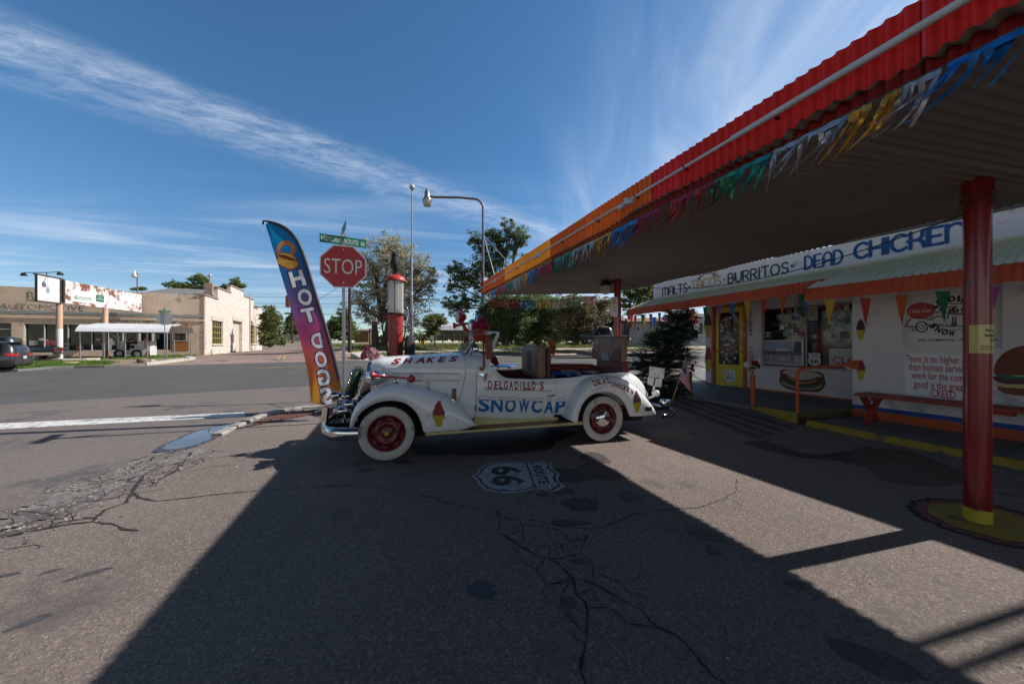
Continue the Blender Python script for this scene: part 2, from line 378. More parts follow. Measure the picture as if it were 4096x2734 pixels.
C(z1b, .03, (620,1240),(500,1250),(270,1290),(0,1340)); C(z1b, .015, (440,1105),(520,1115),(600,1130),(740,1045))
C(z1b, .018, (830,1000),(890,940),(980,880),(1030,800),(1150,770),(1250,760)); C(z1b, .02, (360,1220),(480,1215),(520,1180)); C(z1b, .02, (110,1165),(300,1180),(380,1210))
C(z1b, .03, (560,1210),(640,1215),(700,1165)); C(z1b, .014, (780,960),(860,960),(930,930)); C(z1b, .012, (600,970),(700,940),(790,905))
C(z1b, .014, (0,1310),(90,1245),(80,1215)); C(z1b, .02, (420,1110),(330,1130),(210,1120)); C(z1b, .012, (1040,800),(940,870),(820,880))
def ribbon(a, pts, w, dz, mi, jag=.5):
    P = []
    for i in range(len(pts)-1):
        p, q_ = pts[i], pts[i+1]; L_ = (q_-p).length; n = max(1, int(L_/.04))
        for k in range(n):
            t = k/n; j = 0 if k == 0 else jag
            d = (q_-p).normalized(); nn = V((-d.y, d.x, 0))
            P.append(p.lerp(q_, t) + nn*rnd.uniform(-1, 1)*min(.018, L_*.06)*j)
    P.append(pts[-1]); L_, R_ = [], []
    for i, p in enumerate(P):
        d = (P[min(i+1, len(P)-1)]-P[max(i-1, 0)]); d.z = 0; d.normalize(); nn = V((-d.y, d.x, 0))
        ww = w*rnd.uniform(.2, 1.15)*.5*(1 if 0 < i < len(P)-1 else .3)
        for S, sg in ((L_, 1), (R_, -1)):
            v = p+nn*ww*sg; v.z = gz(v.x, v.y)+dz; S.append(v)
    a.grid([R_, L_], mi, smooth=False)
def blob(a, c, rx, ry, ang, dz, mi, n=26, rough=.28, seedv=None):
    ca, sa = math.cos(ang), math.sin(ang); ph = [rnd.uniform(0, 6.3) for _ in range(4)]; pts = []
    for k in range(n):
        t = 2*math.pi*k/n; q_ = 1+rough*(.5*math.sin(2*t+ph[0])+.4*math.sin(3*t+ph[1])+.3*math.sin(5*t+ph[2])+.25*math.sin(9*t+ph[3]))*.7
        x, y = rx*q_*math.cos(t), ry*q_*math.sin(t)
        p = V((c.x+x*ca-y*sa, c.y+x*sa+y*ca, 0)); p.z = gz(p.x, p.y)+dz; pts.append(p)
    cc = V((c.x, c.y, gz(c.x, c.y)+dz))
    a.add([cc]+pts, [(0, 1+k, 1+(k+1) % n) for k in range(n)], mi)
_bi = []
def lot_extra(a):
    i = 0
    for pts, w in cracks:
        ribbon(a, pts, w, .0062+.0004*(i % 6), 1); i += 1
    base = list(cracks)
    for pts, w in base[:24]:      # fine side cracks
        for p, q_ in zip(pts, pts[1:]):
            L_ = (q_-p).length; n = int(L_/.11+rnd.random())
            for k in range(n):
                if rnd.random() < .45: continue
                o = p.lerp(q_, rnd.random()); d = (q_-p).normalized(); an = rnd.choice((-1, 1))*rnd.uniform(.6, 1.5); d = V((d.x*math.cos(an)-d.y*math.sin(an), d.x*math.sin(an)+d.y*math.cos(an), 0)); P_ = [o]
                for j in range(rnd.choice((2, 3, 4))):
                    an = rnd.uniform(-.6, .6); d = V((d.x*math.cos(an)-d.y*math.sin(an), d.x*math.sin(an)+d.y*math.cos(an), 0)); P_.append(P_[-1]+d*rnd.uniform(.03, .075))
                ribbon(a, P_, rnd.uniform(.002, .0045), .0058+.0003*(i % 5), 1); i += 1
    for (x, y, rx, ry, an) in ((680,970,.085,.075,0),(1070,362,.07,.05,0),(1205,345,.10,.07,.2),(1310,425,.18,.12,.3),(1230,240,.30,.2,.2),(1620,380,.1,.12,.4),(1420,215,.25,.25,-.2),(1240,545,.15,.05,0),(1290,790,.05,.03,0),(1240,1050,.04,.04,0),(1400,130,.18,.2,0),(2120,630,.13,.07,-.5),(2150,720,.05,.06,0)):
        blob(a, z3b(x, y), rx, ry, an, .0052+.0002*(_bi.__iadd__([1]) and len(_bi) % 5), 2)
    for (x, y, rx, ry, an) in ((560,620,.012,.10,-.9),(195,920,.014,.08,-.8),(320,605,.01,.05,-1.),(20,632,.01,.08,-1.2)):
        blob(a, z2b(x, y), rx*2, ry, an, .0052+.0002*(_bi.__iadd__([1]) and len(_bi) % 5), 2)
    blob(a, gp(3490, 2640), .17, .075, -.5, .0052+.0002*(_bi.__iadd__([1]) and len(_bi) % 5), 2); blob(a, gp(3180, 2340), .06, .04, 0, .0052+.0002*(_bi.__iadd__([1]) and len(_bi) % 5), 2)
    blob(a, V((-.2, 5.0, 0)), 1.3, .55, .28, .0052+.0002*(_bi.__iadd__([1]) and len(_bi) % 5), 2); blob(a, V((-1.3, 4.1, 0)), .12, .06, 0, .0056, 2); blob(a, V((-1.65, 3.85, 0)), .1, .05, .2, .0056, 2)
    wet = [(3060,1760),(3190,1810),(3300,1820),(3460,1790),(3620,1800),(3760,1850),(3860,1895),(3850,1935),(3740,1948),(3600,1940),(3510,1910),(3470,1870),(3360,1845),(3200,1830),(3060,1800),(2960,1770)]
    ps = []
    for i in range(len(wet)):
        p, q_ = gp(*wet[i]), gp(*wet[(i+1) % len(wet)])
        for k in range(4):
            v = p.lerp(q_, k/4)+V((rnd.uniform(-.02, .02), rnd.uniform(-.02, .02), 0)); v.z = 0; ps.append(v)
    b = MB(); flat_poly(b, ps); b = drape(cells(b, CUTS), .0060); a.add(b.v, b.f, 3)
    ribbon(a, [gp(3330, 1760), gp(3420, 1775), gp(3480, 1790), gp(3560, 1812), gp(3610, 1845), gp(3700, 1862), gp(3760, 1895), gp(3850, 1930), gp(3980, 1968), gp(4096, 1995)], .030, .0085, 4, jag=.3)
    for k in range(120):      # crazed, breaking edge along the street
        o = z1b(1270, 770).lerp(z1b(40, 1330), rnd.random())+V((rnd.gauss(0, .22), rnd.gauss(0, .22), 0)); t = rnd.uniform(0, 6.28); P_ = [o]
        for j in range(rnd.choice((2, 3, 4, 5))): t += rnd.uniform(-.7, .7); P_.append(P_[-1]+V((math.cos(t), math.sin(t), 0))*rnd.uniform(.05, .13))
        ribbon(a, P_, rnd.uniform(.004, .014), .0060+.0003*(k % 6), 1)
    for k in range(420):
        p = z1b(1270, 770).lerp(z1b(-200, 1400), rnd.random())+V((rnd.gauss(0, .3), rnd.gauss(0, .3), 0)); s = rnd.choice((.005, .007, .010, .016)); c = V((p.x, p.y, .004+s*.4))
        a.add([c+V((s*rnd.uniform(.6, 1.4), 0, 0)), c+V((-s*.7, s*rnd.uniform(.5, 1.3), 0)), c+V((-s*.6, -s, 0)), c+V((0, 0, s*.8))], [(0, 1, 3), (1, 2, 3), (2, 0, 3)], 5 if k % 3 else 2)
    for sc_ in range(520):      # loose grit lying on the asphalt
        x, y = rnd.uniform(-2.6, 5.), rnd.uniform(1.2, 5.); s = rnd.choice((.003, .004, .005, .009))
        c = V((x, y, gz(x, y)+s*.4)); 
        a.add([c+V((s*rnd.uniform(.6, 1.4), 0, 0)), c+V((-s*.7, s*rnd.uniform(.5, 1.3), 0)), c+V((-s*.6, -s, 0)), c+V((0, 0, s*.8))], [(0, 1, 3), (1, 2, 3), (2, 0, 3)], 5)
a = MB(); flat_poly(a, lot_pts); a = drape(cells(a, CUTS), .004); lot_extra(a)
M_grit = mat('grit', (.34, .31, .29), .9, var=.5, scale=3)
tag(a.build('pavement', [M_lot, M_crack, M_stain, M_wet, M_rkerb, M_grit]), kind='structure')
# broken, patched strip between street and forecourt
a = MB(); _k = 0
for (x, y, rx, ry, an) in ((1150,800,.28,.5,.2),(900,900,.3,.6,.2),(700,1000,.25,.5,.1),(520,1100,.22,.4,.1),(300,1180,.2,.3,.1),(1000,870,.2,.4,.1)):
    _k += 1; blob(a, z1b(x, y), rx, ry, an, .0045+.0004*_k, 0, rough=.6)
tag(a.build('street', mat('broken_asphalt', (.20, .172, .163), .9, var=.2, scale=2, bump=.9, bscale=70, grain=.6, gscale=60, dirt=((.10, .09, .085), .35, 2.2))), kind='structure')

# painted markings
mk = MB()
def stripe(p, q_, w, dz, mi=0):
    b = MB(); d = (q_-p).normalized(); nn = V((-d.y, d.x, 0))*w/2
    flat_poly(b, [p-nn, q_-nn, q_+nn, p+nn]); b = drape(cells(b, CUTS), dz); mk.add(b.v, b.f, mi)
sl0, sl1 = gp(-700, 1735), gp(955, 1656)
b = MB(); flat_poly(b, [gp(-700, 1752), gp(985, 1664), gp(975, 1648), gp(-700, 1724)]); b = drape(cells(b, CUTS), .001); mk.add(b.v, b.f, 0)
for m_ in (28.2, 28.75): stripe(rm(-2, m_), rm(200, m_), .13, -.0065, 1); stripe(rm(-22, m_), rm(-200, m_), .13, -.0065, 1)
stripe(rm(4, 33.2), rm(200, 33.2), .12, -.0065); stripe(rm(-20, 33.0), rm(-200, 33.0), .12, -.0065); stripe(rm(8, 23.4), rm(200, 23.4), .12, -.0065)
stripe(rm(-.9, 37.5), rm(-.9, 46), .14, -.014, 1); stripe(rm(-.5, 37.5), rm(-.5, 46), .14, -.014, 1)
tag(mk.build('road_markings', [M_wpaint, M_ypaint]), kind='structure')
SHIELD = [(0, 0), (.10, .055), (.24, .075), (.38, .14), (.47, .26), (.5, .40), (.47, .55), (.425, .66), (.43, .76), (.50, .86), (.385, .975), (.27, .945), (.14, .955), (0, 1.0)]
SHIELD = SHIELD + [(-x, y) for x, y in reversed(SHIELD[1:-1])]
def shield(mb, o, ax, ay, w, h, up, mi_bg, mi_fg, t=.004, mid=None, mids=.09, route='ROUTE', num='66', bold=.02, line=True):
    o, ax, ay, up = V(o), V(ax), V(ay), V(up)
    sh = [(x*w, (y-.5)*h) for x, y in SHIELD]
    mb.prism(sh, o, ax, ay, up*t, mi_bg)
    if line:
        n = len(sh); i1 = [(x*.93, y*.93) for x, y in sh]; i2 = [(x*.88, y*.88) for x, y in sh]
        u2 = up*(t+.0012); mb.add([o+ax*p[0]+ay*p[1]+u2 for p in i1]+[o+ax*p[0]+ay*p[1]+u2 for p in i2], [(k, (k+1) % n, n+(k+1) % n, n+k) for k in range(n)], mi_fg)
    mb.obox(o+ay*h*.155-ax*w*.40+up*(t+.0002), ax*w*.80, ay*h*.018, up*.0012, mi_fg)
    mb.text(route, o+ay*h*.275+up*(t+.0014), ax, ay, fit=(w*.60, h*.12), mi=mi_fg, bold=bold)
    mb.text(num, o-ay*h*.10+up*(t+.0014), ax, ay, fit=(w*.62, h*.36), mi=mi_fg, bold=bold)
    if mid: mb.text(mid, o+ay*h*.10+up*(t+.0014), ax, ay, fit=(w*.3, h*mids), mi=mi_fg, bold=bold)
B_, T_ = z3b(615, 250), z3b(1178, 232); ay = (T_-B_); hh = ay.length; ay.normalize(); ax = V((ay.y, -ay.x, 0))
ww = abs((z3b(815, 345)-z3b(800, 152)).dot(ax)); o_ = (B_+T_)/2; o_.z = gz(o_.x, o_.y)+.0065
a = MB(); shield(a, o_, ax, ay, ww*1.04, hh, (0, 0, 1), 0, 1, t=.002, bold=.03)
tag(a.build('pavement_marking', [M_wpaint2, M_dpaint]), kind='structure')
# puddle in the gutter
a = MB(); pud = [(370, 1030), (392, 1012), (420, 999), (445, 988), (470, 982), (497, 978), (540, 970), (575, 962), (602, 957), (618, 960), (590, 969), (560, 979), (530, 987), (500, 1003), (486, 1010), (470, 1016), (452, 1023), (430, 1028), (400, 1031)]
_pa = [gd(*p) for p in pud]; _m0, _m1 = gd(370, 1030), gd(618, 960); _pd = (_m1-_m0).normalized(); _pn = V((-_pd.y, _pd.x, 0)); pud3 = [p-_pn*(p-_m0).dot(_pn)*.16 for p in _pa]
ps = []
for i in range(len(pud)):
    p, q_ = pud3[i], pud3[(i+1) % len(pud)]; ps += [p.lerp(q_, k/4)+V((rnd.uniform(-1, 1), rnd.uniform(-1, 1), 0))*.022*(k > 0) for k in range(4)]
flat_poly(a, ps)
for p in a.v: p.z = .0078
M_water = mat('still_water', (.10, .098, .092), .02, var=0, spec=.9)
tag(a.build('water', M_water), kind='structure')
a = MB()
for s_ in (1.14,):
    cx_ = sum((p for p in ps), V((0, 0, 0)))/len(ps)
    flat_poly(a, [cx_+(p-cx_)*s_+V((0, 0, 0)) for p in ps])
for p in a.v: p.z = .0066
tag(a.build('pavement_damp_edge', M_wet), kind='structure')
# kerbs
def kerb(name, pts, w, h, m, mi=0, dz=0.):
    a = MB(); rows = []
    for i, p in enumerate(pts):
        d = pts[min(i+1, len(pts)-1)]-pts[max(i-1, 0)]; d.z = 0; d.normalize(); nn = V((-d.y, d.x, 0)); z = gz(p.x, p.y)+dz
        prof = [(-w/2, -.06), (-w/2, h-.02), (-w/2+.02, h), (w/2-.02, h), (w/2, h-.02), (w/2, -.06)]
        rows.append([V((p.x+nn.x*o, p.y+nn.y*o, z+k)) for o, k in prof])
    a.grid(rows, 0, smooth=False); a.add(rows[0], [tuple(range(6))]); a.add(rows[-1], [tuple(reversed(range(6)))])
    return tag(a.build(name, m), kind='structure')
k1 = [gd(497, 1000), gd(530, 984), gd(570, 966), gd(610, 951), gd(650, 942), gd(690, 936), gd(724, 934), V((-3.1, 8.2, 0)), V((-1.5, 9.2, 0)), V((2, 11.5, 0)), V((5, 13.4, 0)), V((12, 17.9, 0)), V((30, 29.6, 0))]
kerb('kerb', k1, .15, .045, mat('kerb_concrete', (.31, .285, .255), .85, var=.25, scale=3, bump=.5, bscale=30, dirt=((.15, .13, .115), .3, 5)))
sheet('sidewalk', [V((4.0, 11.0, 0)), V((5.2, 13.3, 0)), V((30, 29.4, 0)), V((30, 26.6, 0)), V((6.2, 11.2, 0))], .03, M_slab)
# red lava gravel bed by the corner kerb
gpz = [gd(560, 981), gd(600, 961), gd(650, 949), gd(722, 940), V((-3.0, 8.05, 0)), V((-1.6, 8.9, 0)), V((-1.2, 7.0, 0)), gd(800, 958), gd(740, 948), gd(700, 954), gd(640, 966)]
a = MB(); flat_poly(a, gpz); a = drape(cells(a, []), .012)
for _ in range(900):
    x, y = rnd.uniform(-4.6, -1.3), rnd.uniform(5.6, 8.8)
    p = V((x, y, 0)); inside = False; n = len(gpz)
    for i in range(n):
        A_, B2 = gpz[i], gpz[i-1]
        if (A_.y > y) != (B2.y > y) and x < (B2.x-A_.x)*(y-A_.y)/(B2.y-A_.y)+A_.x: inside = not inside
    if not inside: continue
    s = rnd.uniform(.012, .035); c = V((x, y, gz(x, y)+.012)); q_ = [c+V((s*math.cos(t+rnd.random()*.8), s*math.sin(t), rnd.uniform(0, .4)*s)) for t in (0, 1.6, 3.1, 4.6)]
    a.add(q_+[c+V((0, 0, s*.9))], [(0, 1, 4), (1, 2, 4), (2, 3, 4), (3, 0, 4)], 0)
tag(a.build('gravel', M_lava), kind='stuff')
# far side: apron, red gravel verge, walk
sheet('far_sidewalk', [rm(5.5, ROAD_F), rm(300, ROAD_F), rm(300, ROAD_F+1.3), rm(5.5, ROAD_F+1.3)], -.004, M_conc)
sheet('verge', [rm(5.2, ROAD_F+1.3), rm(300, ROAD_F+1.3), rm(300, ROAD_F+4.2), rm(5.2, ROAD_F+4.2)], -.016, mat('red_verge_gravel', (.20, .10, .075), .95, var=.35, scale=3, bump=.9, bscale=30, grain=.5, gscale=25))
sheet('path', [rm(5.2, 42.0), rm(300, 42.0), rm(300, 43.4), rm(5.2, 43.4)], -.016, M_conc)
sheet('field', [rm(6.2, 43.2), rm(300, 43.2), rm(300, 200), rm(5.0, 200)], -.020, mat('dry_grass_ground', (.16, .17, .06), .95, var=.35, scale=.35, bump=.8, bscale=10, dirt=((.24, .19, .12), .35, .25)))
def z1(x, y): return gp(x/2.1355, 950+y/2.1355)
kerb('kerb', [z1(-400, 1150), z1(150, 1140), z1(420, 1118), z1(640, 1108), z1(900, 1104), z1(1100, 1096), z1(1230, 1086)], .35, .12, M_slab)
kerb('kerb', [z1(1230, 1086), z1(1360, 1072), z1(1500, 1056), z1(1600, 1044), z1(1640, 1036), z1(1600, 1026)], .5, .17, M_conc)
kerb('kerb', [z1(-300, 1062), z1(280, 1052), z1(560, 1050), z1(735, 1046), z1(835, 1042)], .5, .16, M_conc)
# ============================================================ canopy
UP = V((0, 0, 1))
def z4c(x, y): return (1700+x/2.349, 850+y/2.349)
def z8c(x, y): return (1800+x/1.9575, 600+y/1.9575)
def z8(x, y): return (3000+x/1.96, y/1.96)
def z5(x, y): return (2500+x/2.24, 1050+y/2.24)
def z5b(x, y): return (3000+x/2.143, 1050+y/2.143)
def z6(x, y): return (3200+x/2.24, 750+y/2.24)
def z44(x, y): return (2350+x/4.48, 1100+y/4.48)
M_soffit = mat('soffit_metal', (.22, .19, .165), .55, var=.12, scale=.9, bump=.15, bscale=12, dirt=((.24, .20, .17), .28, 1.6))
M_roofing = mat('roof_metal', (.55, .53, .48), .5, metal=.2, var=.1, scale=2)
M_colred = mat('column_red_gloss', (.24, .009, .011), .28, var=.12, scale=5, bump=.08, bscale=30, coat=.3, dirt=((.13, .008, .010), .22, 5))
M_colyel = mat('column_yellow_base', (.50, .37, .02), .55, var=.1, scale=6, dirt=((.12, .08, .03), .12, 9))
M_pipe = mat('white_conduit', (.62, .62, .62), .4, var=.08)
M_black = mat('black_rubber', (.015, .015, .016), .6, var=.3)
M_dark = mat('dark_metal', (.03, .03, .032), .45, metal=.4)
FIB = {}
for nm, c_ in (('red', (.27, .013, .012)), ('orange', (.40, .080, .012)), ('yellow', (.58, .23, .02)), ('crimson', (.30, .016, .022)), ('brown', (.32, .068, .014))):
    FIB[nm] = mat('fibreglass_'+nm, c_, .5, var=.14, scale=1.6, dirt=(tuple(x*.75 for x in c_), .1, 3.), trans=.20, stretch=(1, 1, .2), spec=.25)
ZS = CAM_H+1.31; NL, NR = 2.365, 5.57
def sL(px, py=None, c=NL): p = pp(px, 1000, CN, c); return CE.dot(p)
S_END = 9.14; S_BEG = -7.0
def shift(s): return -.30-.036*max(0, s-0)-.0105*max(0, s)**2 if s > 0 else -.30
def cpt(s, n, z): return CE*s+CN*n+UP*z
def soff(s, f):      # point on the soffit: f = 0 street edge .. 1 cafe edge
    n = NL+f*(NR-NL); return CE*(s+f*shift(s))+CN*n
canopy = thing('canopy', 'low corrugated canopy with red, orange and yellow fibreglass fascia on red columns', 'canopy', (0, 0, 0))
a = MB(); NW = int((S_END-S_BEG)/.0762*6)
def soffit_rows(zoff, f0, f1, nf, crumple):
    rows = []
    for j in range(nf+1):
        f = f0+(f1-f0)*j/nf; row = []
        for i in range(NW+1):
            s = S_BEG+(S_END-S_BEG)*i/NW
            z = ZS+zoff+.0115*math.sin(2*math.pi*s/.0762)-.013*(int((s+20)/.93) % 2)
            fe = f
            if crumple and j == 0:
                k = sst(4.5, 1.0, s); fe = f-.012-.020*k*(.5+.5*math.sin(s*5.3)+.3*math.sin(s*11.7)); z += .012*k*math.sin(s*7.1)+.02*k*math.sin(s*3.3)
            if crumple and j == 1: z += .012*sst(4.5, 1, s)*math.sin(s*6.1+1)
            p = soff(s, fe); row.append(V((p.x, p.y, z)))
        rows.append(row)
    return rows
a.grid(soffit_rows(0, 0, 1, 10, True), 0)
a.build('soffit', M_soffit, canopy)
a = MB(); a.grid(list(reversed(soffit_rows(.045, .012, 1.008, 4, False))), 0); a.build('roof', M_roofing, canopy)
# perimeter channel under the cafe side and the far end
a = MB()
for f0, f1, s0, s1 in ((1., 1., S_BEG, S_END), (0., 1., S_END, S_END)):
    P, Q = soff(s0, f0), soff(s1, f1)
    n = 24; pts = [soff(s0+(s1-s0)*k/n, f0+(f1-f0)*k/n) for k in range(n+1)]
    a.grid([[V((p.x, p.y, ZS+.012)) for p in pts], [V((p.x, p.y, ZS+.05)) for p in pts]], 0, smooth=False)
a.build('edge_trim', M_roofing, canopy)
# fascia panels, vertical corrugation
SB = [S_END, sL(z4c(505, 0)[0]+214), 0]
sb = [9.2, sL(2024), sL(2206), sL(2350), sL(2500), sL(2615), sL(2730), sL(3690), -7.2]
kinds = ['orange', 'yellow', 'brown', 'orange', 'brown', 'crimson', 'red', 'red']
for i in range(len(kinds)):
    s1, s0 = sb[i]+(.010 if i > 0 else 0), sb[i+1]; n = max(8, int((s1-s0)/.0667*8)); rows = [[] for _ in range(5)]
    off = -.004*(i % 2) + (.02 if i == 7 else 0)
    for k in range(n+1):
        s = s1+(s0-s1)*k/n
        if i == 7 and k == 0: pass
        w = .0145*math.sin(2*math.pi*s/.0667)
        for j in range(5):
            z = ZS-.055+.365*j/4 + (.005*math.sin(2*math.pi*s/.0667+.5) if j == 4 else 0)
            p = cpt(s, NL-.012+w+off, z); rows[j].append(p)
    a = MB(); a.grid(rows, 0); o = a.build('fascia_panel', FIB[kinds[i]], canopy)
# conduit with clamps and sockets along the fascia
a = MB(); zc = ZS+.145
a.tube([cpt(9.42, NL-.06, zc), cpt(1.72, NL-.06, zc)], .0135, 8, 0); a.tube([cpt(1.78, NL-.06, zc), cpt(-6, NL-.065, zc)], .021, 8, 0)
for s in [8.6, 7.2, 6.3, 5.2, 4.4, 3.5, 2.8, 2.2, 1.5]:
    a.tube([cpt(s, NL-.075, zc), cpt(s, NL-.01, zc-.02)], .009, 6, 1)
for px in (2330, 2165, 2155):
    pass
a.build('conduit', [M_pipe, M_dark], canopy)
for px in (1990, 2165, 2525):
    s = sL(px); a = MB(); a.tube([cpt(s-.10, NL-.065, zc-.03), cpt(s-.03, NL-.07, zc-.022)], .028, 8, 0); a.tube([cpt(s+.10, NL-.065, zc-.03), cpt(s+.03, NL-.07, zc-.022)], .028, 8, 0); a.tube([cpt(s, NL-.06, zc-.03), cpt(s, NL-.06, zc+.03)], .03, 8, 0)
    a.build('bulb_socket', M_pipe, canopy)
# columns
COLN = gp(3909, 2084); COLF = V((2.21, 7.15, 0))
def column(c, label=None):
    z0 = gz(c.x, c.y); a = MB()
    a.lathe([(.072, .10), (.072, ZS-z0+.0)], (c.x, c.y, z0), n=32); a.lathe([(.083, ZS-z0-.10), (.083, ZS-z0+.01)], (c.x, c.y, z0), n=32)
    a.lathe([(.0745, -.03), (.0745, .10), (.0735, .112)], (c.x, c.y, z0), n=32, mi=1)
    return a.build('column', [M_colred, M_colyel], canopy)
column(COLN); column(COLF)
a = MB()     # wire twisted round the near column head
for k in range(5):
    zz_ = ZS-.13-.022*k; a.tube([V((COLN.x+.088*math.cos(t*.45), COLN.y+.088*math.sin(t*.45), zz_+.012*math.sin(t*1.3+k))) for t in range(15)], .003, 5, 0)
a.build('wire_wrap', mat('rusty_wire', (.12, .05, .03), .8), canopy)
# painted island round the near column
a = MB()
for r0, r1, mi, dz in ((.30, .385, 0, .008), (0., .302, 1, .012)):
    n = 48; ri = [max(1e-4, r0)*(1+.05*math.sin(k*1.7)+.03*math.sin(k*4.1)) for k in range(n)]; ro = [r1*(1+.03*math.sin(k*2.3)+.03*math.sin(k*5.1)) for k in range(n)]
    f = lambda r_, k: V((COLN.x+.06+r_*1.15*math.cos(2*math.pi*k/n), COLN.y-.03+r_*math.sin(2*math.pi*k/n), 0))
    A1 = [f(ri[k], k) for k in range(n)]; A2 = [f(ro[k], k) for k in range(n)]
    for p in A1+A2: p.z = gz(p.x, p.y)+dz
    a.grid([A2, A1], mi, closed=True)
tag(a.build('pavement_marking', [M_rkerb, M_ykerb]), kind='structure')
a = MB(); n = 60; R1 = [.40+.015*math.sin(k*3.1)+.01*math.sin(k*7.7) for k in range(n)]
A1 = [V((COLN.x+.06+(R1[k]-.03)*1.13*math.cos(2*math.pi*k/n), COLN.y-.03+(R1[k]-.03)*math.sin(2*math.pi*k/n), 0)) for k in range(n)]; A2 = [V((COLN.x+.06+R1[k]*1.15*math.cos(2*math.pi*k/n), COLN.y-.03+R1[k]*math.sin(2*math.pi*k/n), 0)) for k in range(n)]
for p in A1+A2: p.z = gz(p.x, p.y)+.0095
a.grid([A2, A1], 0, closed=True); tag(a.build('pavement_crack', M_crack), kind='structure')
# notice wrapped on the near column
CD = math.atan2(-COLN.y, -COLN.x)
M_notice = mat('yellow_paper', (.50, .40, .12), .3, var=.08, scale=7, coat=.5); M_ink = mat('black_ink', (.02, .02, .022), .6)
def colp(ang_deg, z, r=.0745): t = CD+math.radians(ang_deg); return V((COLN.x+r*math.cos(t), COLN.y+r*math.sin(t), z))
zt_, zb_ = CAM_H+(1367-1300)/1365*COLN.y, CAM_H+(1367-1412)/1365*COLN.y
nt = thing('notice', 'creased yellow paper notice about alcohol taped round the near red column', 'notice', colp(30, zb_))
a = MB(); a.grid([[colp(t, z, .0745+.0008*math.sin(t*.3)) for t in range(-32, 132, 6)] for z in (zb_, (zb_+zt_)/2, zt_)], 0); a.build('paper', M_notice, nt)
a = MB()
def wrap_text(mb, body, ang0, z, h, w, bold=.02):
    vs, fs = text_mesh(body, bold, 0); x0 = min(p[0] for p in vs); x1 = max(p[0] for p in vs); k = w/(x1-x0)
    out = [colp(ang0+math.degrees(((p[0]-x0)*k-w/2)/.076), z+(p[1])*h, .0762) for p in vs]
    mb.add(out, fs, 0)
hh_ = zt_-zb_
wrap_text(a, 'No alcohol', 78, zt_-hh_*.24, .034, .125); wrap_text(a, 'beyond this', 78, zt_-hh_*.41, .034, .135); wrap_text(a, 'point', 82, zt_-hh_*.57, .034, .065)
wrap_text(a, 'Alcohol purchased here', 62, zt_-hh_*.78, .017, .135, .01); wrap_text(a, 'must be consumed inside', 62, zt_-hh_*.87, .017, .137, .01)
a.build('lettering', M_ink, nt)
# sign and lamp on the far column
M_plate = mat('weathered_white_plate', (.62, .60, .54), .5, dirt=((.25, .17, .12), .16, 9)); M_signred = mat('sign_red_ink', (.42, .03, .03), .5)
px0, py0, px1, py1 = *z44(408, 392), *z44(540, 745); pc = ap((px0+px1)/2, (py0+py1)/2, 7.03); w_ = (px1-px0)/1365*7.03; h_ = (py1-py0)/1365*7.03
ns = thing('prohibition_sign', 'small white NO sign with red crossed circle wired to the far red column', 'sign', pc-UP*h_/2)
ax = V((.985, -.17, -.045)).normalized(); ay = UP; nn = ax.cross(ay)   # faces the camera
a = MB(); r_ = .02
pl_ = [(-w_/2+r_, -h_/2), (w_/2-r_, -h_/2), (w_/2, -h_/2+r_), (w_/2, h_/2-r_), (w_/2-r_, h_/2), (-w_/2+r_, h_/2), (-w_/2, h_/2-r_), (-w_/2, -h_/2+r_)]
a.prism(pl_, pc, ax, ay, nn*.004); a.build('plate', M_plate, ns)
a = MB(); cc = pc+ay*h_*.27; q_ = nn*.0055
a.tube([cc+nn*.004+ax*.042*math.cos(t*.349)+ay*.052*math.sin(t*.349) for t in range(18)], .0045, 5, 0, closed=True); a.tube([cc+nn*.005+ax*-.030+ay*.036, cc+nn*.005+ax*.030+ay*-.036], .004, 5, 0)
a.prism([(-.006, .03), (.006, .032), (.012, .012), (.02, .004), (.012, -.006), (.016, -.028), (.004, -.028), (0, -.01), (-.01, -.03), (-.018, -.026), (-.008, -.002), (-.012, .014)], cc+nn*.0042, ax, ay, nn*.001, 1)
a.text('NO', pc-ay*h_*.03+nn*.0052, ax, ay, fit=(w_*.5, .038), mi=1, bold=.0)
blob2 = [(.012*math.cos(t)*(1+.3*math.sin(3*t)), .016*math.sin(t)*(1+.25*math.sin(4*t+1))) for t in [k*.52 for k in range(12)]]
a.prism(blob2, pc-ay*h_*.20+ax*.012+nn*.0042, ax, ay, nn*.001, 1)
a.text('7 to 9 am', pc-ay*h_*.41+nn*.0052, ax, ay, fit=(w_*.72, .026), mi=0)
a.build('lettering', [M_signred, M_ink], ns)
lp = thing('wall_lamp', 'dark shaded lamp with pale glass bowl on the far red column', 'lamp', ap(2425, 1170, 7.1))
lc = ap(2422, 1121, 7.12); a = MB()
a.lathe([(.03, .0), (.075, -.015), (.10, -.07), (.135, -.125), (.128, -.125), (.02, -.01)], lc, n=20); a.tube([lc+V((.02, 0, -.05)), lc+V((.17, 0.02, -.03)), V((COLF.x-.06, COLF.y, lc.z-.05))], .022, 8); a.build('lamp_shade', M_dark, lp)
a = MB(); a.lathe([(.122, -.125), (.118, -.18), (.10, -.25), (.06, -.285), (0, -.292)], lc, n=20); a.build('glass_bowl', mat('frosted_lamp_glass', (.5, .47, .43), .5, trans=.3), lp)
# slack cable between the columns and the cafe roof
a = MB(); P0, P1 = V((COLF.x+.07, COLF.y, 2.70)), V((COLN.x+.03, COLN.y+.07, 2.52))
a.tube([P0.lerp(P1, t/24)-UP*.34*4*(t/24)*(1-t/24) for t in range(25)], .0055, 6); solo(a, 'cable', M_black, 'thin black cable sagging between the two red canopy columns', 'cable')

